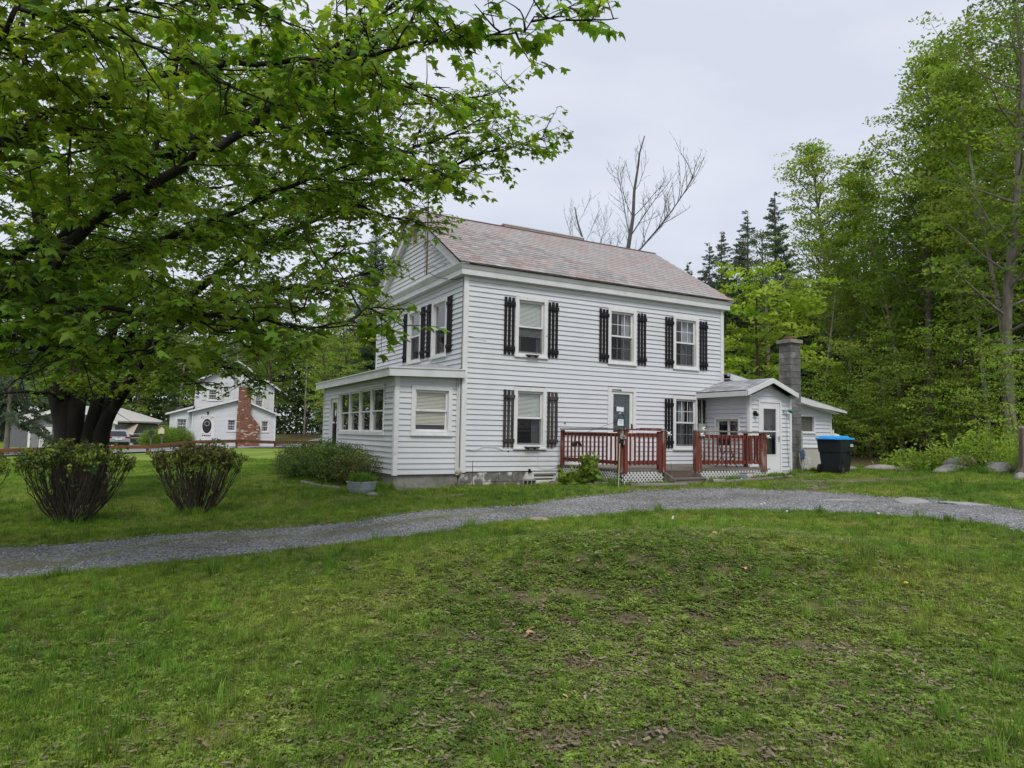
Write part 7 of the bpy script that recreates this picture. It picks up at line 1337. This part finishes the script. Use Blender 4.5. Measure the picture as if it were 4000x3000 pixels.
def tuft(n, R_, h0, h1, wd, m_, seed, bend=.6):
    r = random.Random(seed); mb = MB()
    for k in range(n):
        a_ = r.uniform(0, 6.28); q = R_*math.sqrt(r.random()); x, y = q*math.cos(a_), q*math.sin(a_); h = r.uniform(h0, h1); da = r.uniform(0, 6.28); b = r.uniform(.1, bend)*h; dx, dy = b*math.cos(da), b*math.sin(da); sx_, sy_ = -math.sin(da)*wd/2, math.cos(da)*wd/2
        mb.add([(x-sx_,y-sy_,-.01),(x+sx_,y+sy_,-.01),(x+dx*.35+sx_*.8,y+dy*.35+sy_*.8,h*.6),(x+dx*.35-sx_*.8,y+dy*.35-sy_*.8,h*.6),(x+dx,y+dy,h*.95)], [(0,1,2,3),(3,2,4)])
    return mesh('tuft', mb, m_)
def weedp(seed, n=12, R_=.09):
    r = random.Random(seed); mb = MB()
    for k in range(n):
        a_ = r.uniform(0, 6.28); q = R_*math.sqrt(r.random()); x, y = q*math.cos(a_), q*math.sin(a_); h = r.uniform(.008,.04)
        for j in range(3):
            b = a_ + j*2.1 + r.uniform(-.4,.4); s_ = r.uniform(.008,.018); t0 = r.uniform(-.006,.006); mb.add([(x,y,h),(x+s_*math.cos(b-.6),y+s_*math.sin(b-.6),h+t0),(x+1.5*s_*math.cos(b),y+1.5*s_*math.sin(b),h-.003),(x+s_*math.cos(b+.6),y+s_*math.sin(b+.6),h-t0)], [(0,1,2,3)])
    return mesh('weed', mb, M_weed)
def rosette(seed):
    r = random.Random(seed); mb = MB()
    for k in range(9):
        a_ = k*.7 + r.uniform(-.2,.2); L_ = r.uniform(.05,.10); w_ = L_*.2; c, s_ = math.cos(a_), math.sin(a_); mb.add([(0,0,.005),(c*L_*.5-s_*w_,s_*L_*.5+c*w_,.035),(c*L_,s_*L_,.028),(c*L_*.5+s_*w_,s_*L_*.5-c*w_,.035)], [(0,1,2),(0,2,3)])
    return mesh('rosette', mb, M_weed)
protos('grass', [tuft(24, .085, .018, .042, .0038, M_gr, 1, 1.0), tuft(24, .085, .02, .045, .0038, M_gr, 2, 1.0), tuft(24, .08, .03, .06, .0038, M_gr2, 3, .8), tuft(22, .08, .015, .035, .004, M_gr, 4, 1.1), tuft(18, .08, .012, .03, .003, M_straw, 5, 1.6), tuft(40, .06, .08, .16, .005, M_gr2, 6, .7)])
protos('lawnweed', [weedp(s) for s in range(3)] + [rosette(s) for s in range(2)])
def house_mask(x, y): 
    hm = ((x > -1.75) & (x < 8.9) & (y > .05) & (y < 7.2)) | ((x > 2.85) & (x < 8.2) & (y > -2.75) & (y < .2)) | ((x > 8.1) & (x < 9.9) & (y > -1.75) & (y < .2)) | ((x > 8.9) & (x < 14.1) & (y > .05)) | ((x > 8.5) & (x < 9.8) & (y > -2.8) & (y < -1.95))
    return hm
def lawn_points(n, dmin, dmax, pw, seed, xr=(-2300, 2300)):
    q = np.random.default_rng(seed); u = q.random(n); d = (dmin**pw + u*(dmax**pw - dmin**pw))**(1/pw); s_ = q.uniform(-1.15, 1.15, n)
    x = CAM.x + d*FW.x/math.hypot(FW.x,FW.y) + d*s_*RT.x/math.hypot(RT.x,RT.y); y = CAM.y + d*FW.y/math.hypot(FW.x,FW.y) + d*s_*RT.y/math.hypot(RT.x,RT.y); return x, y, d, q
x, y, d, q = lawn_points(185000, 2.2, 34, .85, 1)
keep = ~in_drive(x, y, -.10) & ~house_mask(x, y) & ~((x > 14.5) & (y > -8)); so = soil(x, y); keep &= q.random(len(x)) > so*.85
thin = .5 + .5*np.clip(vnoise(x, y, .9, 8)+.6, 0, 1); keep &= q.random(len(x)) < thin
x, y, d = x[keep], y[keep], d[keep]; so = so[keep]; n = len(x); z = H(x, y)
pi_ = q.integers(0, 4, n); deep = vnoise(x, y, .8, 21) > .55; pi_[deep & (q.random(n) < .6)] = 2; pi_[q.random(n) < .10] = 4; pi_[(q.random(n) < .008) & (d < 16)] = 5; pi_[so > .3] = np.where(q.random((so > .3).sum()) < .35, 4, pi_[so > .3])
sc_ = q.uniform(.75, 1.25, n)*np.clip(.8 + d*.035, .85, 1.9); sc_[so > .25] *= .8
tag(scatter('grass', np.c_[x, y, z], np.c_[q.normal(0,.12,n), q.normal(0,.12,n), q.uniform(0,6.28,n)], sc_, pi_, 'grass'), 'short mown grass of the lawn'); print('grass', n)
x, y, d, q = lawn_points(100000, 2.2, 13, 1.0, 2); lush = np.exp(-(((x+3.6)/3.2)**2+((y+11)/2.6)**2)); keep = ~in_drive(x, y, -.05) & ~house_mask(x, y) & (q.random(len(x)) < .10+.85*lush) & (vnoise(x, y, 5.2, 5) > -.55)
x, y, d = x[keep], y[keep], d[keep]; n = len(x); pi_ = q.integers(0, 3, n); pi_[q.random(n) < .07] = 3; pi_[q.random(n) < .05] = 4
tag(scatter('lawn_weeds', np.c_[x, y, H(x, y)], np.c_[q.normal(0,.1,n), q.normal(0,.1,n), q.uniform(0,6.28,n)], q.uniform(.45,.95,n), pi_, 'lawnweed'), 'small leafy weeds growing through the worn lawn'); print('weeds', n)
# grass growing at the foundations, lattice, logs, tub and shrubs
P_, R2, S_, I_ = [], [], [], []; r_ = random.Random(12)
def fringe(a_, b_, n, wd, s0, s1):
    for k in range(n):
        t_ = r_.random(); xx = a_[0]+(b_[0]-a_[0])*t_+r_.gauss(0,wd); yy = a_[1]+(b_[1]-a_[1])*t_+r_.gauss(0,wd); P_.append((xx, yy, Hf(xx, yy))); R2.append((r_.gauss(0,.2), r_.gauss(0,.2), r_.uniform(0,6.28))); S_.append(r_.uniform(s0, s1)); I_.append(r_.choice((0,2,5,5)))
fringe((2.9,-3.0),(4.1,-3.05),90,.07,.7,1.2); fringe((5.3,-3.05),(8.0,-3.0),180,.08,.7,1.3); fringe((2.5,-.6),(2.6,-2.9),160,.08,.9,1.6); fringe((8.1,-2.6),(9.3,-2.7),60,.08,.8,1.3); fringe((-1.5,-.0),(1.4,-.12),60,.05,.4,.7); fringe((9.9,-1.9),(12.5,-1.2),120,.15,.7,1.3); fringe((-6.1,-1.4),(-6.1,-1.4),60,.18,.9,1.4); fringe((-8.1,-1.25),(-8.1,-1.25),80,.22,.9,1.4); fringe((-2.0,-.2),(-2.2,.6),80,.15,1,1.8); fringe((12.2,-6.6),(13.6,-3),140,.3,1,1.8)
for k in range(40): a_ = r_.uniform(0,6.28); qq = .25*math.sqrt(r_.random()); P_.append((TUB[0]+qq*math.cos(a_), TUB[1]+qq*math.sin(a_), TUB[2]-.04)); R2.append((r_.gauss(0,.25), r_.gauss(0,.25), r_.uniform(0,6.28))); S_.append(r_.uniform(1.1,2.0)); I_.append(5)
for k in range(26): xx = r_.uniform(-8,-1); yy = r_.uniform(-12.5,-6.5); P_.append((xx, yy, Hf(xx, yy))); R2.append((0,0,r_.uniform(0,6))); S_.append(r_.uniform(.8,1.3)); I_.append(5)
tag(scatter('long_grass', P_, R2, S_, I_, 'grass'), 'longer grass along the foundations, logs and stones')
# dead bits of leaf, bark and stone on the worn ground
M_chip = mat('litter', (.14,.10,.065), (.24,.195,.14), scale=2, rough=.95, rnd=.55, coord='Position')
def chips(seed):
    r = random.Random(seed); mb = MB()
    for k in range(7):
        x, y, a_, l, w_ = r.gauss(0,.04), r.gauss(0,.04), r.uniform(0,6.28), r.uniform(.006,.022), r.uniform(.003,.009); c, s_ = math.cos(a_), math.sin(a_); z = r.uniform(.003,.014); t0 = r.uniform(-.006,.006)
        mb.add([(x-c*l-s_*w_, y-s_*l+c*w_, z), (x-c*l+s_*w_, y-s_*l-c*w_, z), (x+c*l+s_*w_, y+s_*l-c*w_, z+t0), (x+c*l-s_*w_, y+s_*l+c*w_, z+t0)], [(0,1,2,3)])
    return mesh('chips', mb, M_chip)
protos('chips', [chips(s) for s in range(4)])
x, y, d, q = lawn_points(75000, 2.2, 20, 1.1, 6); keep = ~in_drive(x, y, .05) & ~house_mask(x, y) & (q.random(len(x)) < .05 + .9*soil(x, y)); x, y = x[keep], y[keep]; n = len(x)
tag(scatter('leaf_litter', np.c_[x, y, H(x, y)+.004], np.c_[q.normal(0,.1,n), q.normal(0,.1,n), q.uniform(0,6.28,n)], q.uniform(.7,1.5,n), q.integers(0,4,n), 'chips'), 'brown litter of bark and dead leaf on the worn ground'); print('litter', n)
# gravel stones
M_peb = mat('gravel_stone', (.20,.205,.215), (.30,.305,.315), scale=1, rough=.9, rnd=.5, coord='Position')
protos('pebble', [mesh('pebble', blob(.013,.010,.007,s,1,.3,.6), M_peb) for s in range(3)])
q = np.random.default_rng(9); n = 42000; i_ = q.integers(40, NDR-1, n); t_ = q.random(n); fr_ = q.random(n); A_ = UQ[i_]*(1-fr_)[:,None] + UQ[np.minimum(i_+1, NDR-1)]*fr_[:,None]; B2 = LQ[i_]*(1-fr_)[:,None] + LQ[np.minimum(i_+1, NDR-1)]*fr_[:,None]; p = A_*(1-t_*1.04+.02)[:,None] + B2*(t_*1.04-.02)[:,None]
k_ = (np.abs(t_-.41) > .06) | (q.random(n) < .25); p = p[k_]; n = len(p); tag(scatter('gravel_stones', np.c_[p, H(p[:,0], p[:,1])+.016], q.uniform(0,6.28,(n,3)), q.uniform(.5,1.5,n), q.integers(0,3,n), 'pebble'), 'loose grey gravel on the driveway')
# sparse grass on the middle strip
i_ = q.integers(40, NDR-1, 5200); t_ = np.clip(q.normal(.42,.085,5200),0,1); p = UQ[i_]*(1-t_)[:,None] + LQ[i_]*t_[:,None] + q.normal(0,.03,(5200,2)); k_ = (p[:,0] < 3.5) & (q.random(5200) < np.clip((3-p[:,0])/7,0,1)); p = p[k_]; n = len(p)
tag(scatter('strip_grass', np.c_[p, H(p[:,0], p[:,1])+.01], q.uniform(-.1,.1,(n,3))+np.c_[np.zeros(n),np.zeros(n),q.uniform(0,6,n)], q.uniform(.45,1.0,n), q.choice((0,3,4,3),n), 'grass'), 'thin grass on the middle strip of the driveway')
# dead leaves, dandelions
M_dl = mat('dead_leaf', (.30,.17,.08), (.45,.32,.18), scale=3, rough=.8, rnd=.3)
me_dl = mesh('dead_leaf', leaf_maple(.075, .7, .3, 4), M_dl)
for k, (xx, yy, lb) in enumerate(((-3.9,-9.6,'brown dead leaf on the hump, leftmost of the upper ones'),(-3.1,-10.5,'curled dead leaf near the middle of the hump'),(-2.2,-11.2,'pale dead leaf low on the right of the hump'),(-5.0,-12.4,'dead leaf in the worn grass at the bottom of the photo'),(-1.6,-10.2,'dead leaf beside the bare stones on the hump'),(-4.6,-11.3,'dead leaf left below the middle of the lawn'),(-3.3,-12.0,'small dead leaf right of the bottom middle'),(5.5,-3.15,'dead leaf before the deck steps'),(5.0,-3.5,'second dead leaf before the deck steps, on the grass'))):
    o = place('dead_leaf', me_dl); o.location = (xx, yy, Hf(xx, yy)+.045); o.rotation_euler = (rng.uniform(-.5,.5), rng.uniform(-.5,.5), rng.uniform(0,6)); o.scale = (.8,.8,.8); tag(o, lb, 'leaf', 'dead leaves on the lawn')
for k, (px, py, dd, lb) in enumerate(((2627,2050,10.6,'upper of two dandelion seed heads close together beyond the hump'),(2625,2063,10.3,'lower of two dandelion seed heads close together beyond the hump'),(2972,1978,12.5,'left dandelion seed head by the near edge of the driveway'),(2985,1979,12.6,'right dandelion seed head by the near edge of the driveway'),(3072,2016,11.5,'dandelion seed head alone near the driveway'),(3430,2031,10.8,'dandelion seed head at the right, alone'))):
    c_ = at_depth(px, py, dd); g0 = Hf(c_.x, c_.y); zz = min(max(c_.z, g0+.10), g0+.25); o = thing('dandelion', lb, 'flower', (c_.x, c_.y, g0), 'dandelion seed heads'); mb = MB(); mb.tube([(c_.x,c_.y,g0),(c_.x+.01,c_.y,zz)], .003, 4); part('stem', mb, M_leafA, o); mb = blob(.022,.022,.02,k,1,.1,2); mb.v = [(a+c_.x+.01, b+c_.y, c+zz) for a, b, c in mb.v]; part('seed_head', mb, M_white, o)
for k, (xx, yy, lb) in enumerate(((8.35,-3.0,'yellow dandelion flower by the log before the entry porch'),(11.2,-3.1,'yellow flower right of the bin'),(9.9,-2.9,'yellow flower left of the bin'),(-1.2,-12.1,'yellow flower at the lower right of the hump'),(8.9,-3.5,'yellow flower in the grass before the concrete slab'))):
    g0 = Hf(xx, yy); o = thing('yellow_flower', lb, 'flower', (xx, yy, g0), 'yellow flowers in the grass'); mb = MB(); mb.tube([(xx,yy,g0),(xx,yy,g0+.07)], .003, 4); part('stem', mb, M_leafA, o); mb = blob(.022,.022,.01,k,1,.1,2); mb.v = [(a+xx, b+yy, c+g0+.075) for a, b, c in mb.v]; part('petals', mb, mat('dandelion_yellow', (.65,.45,.02), rough=.7), o)
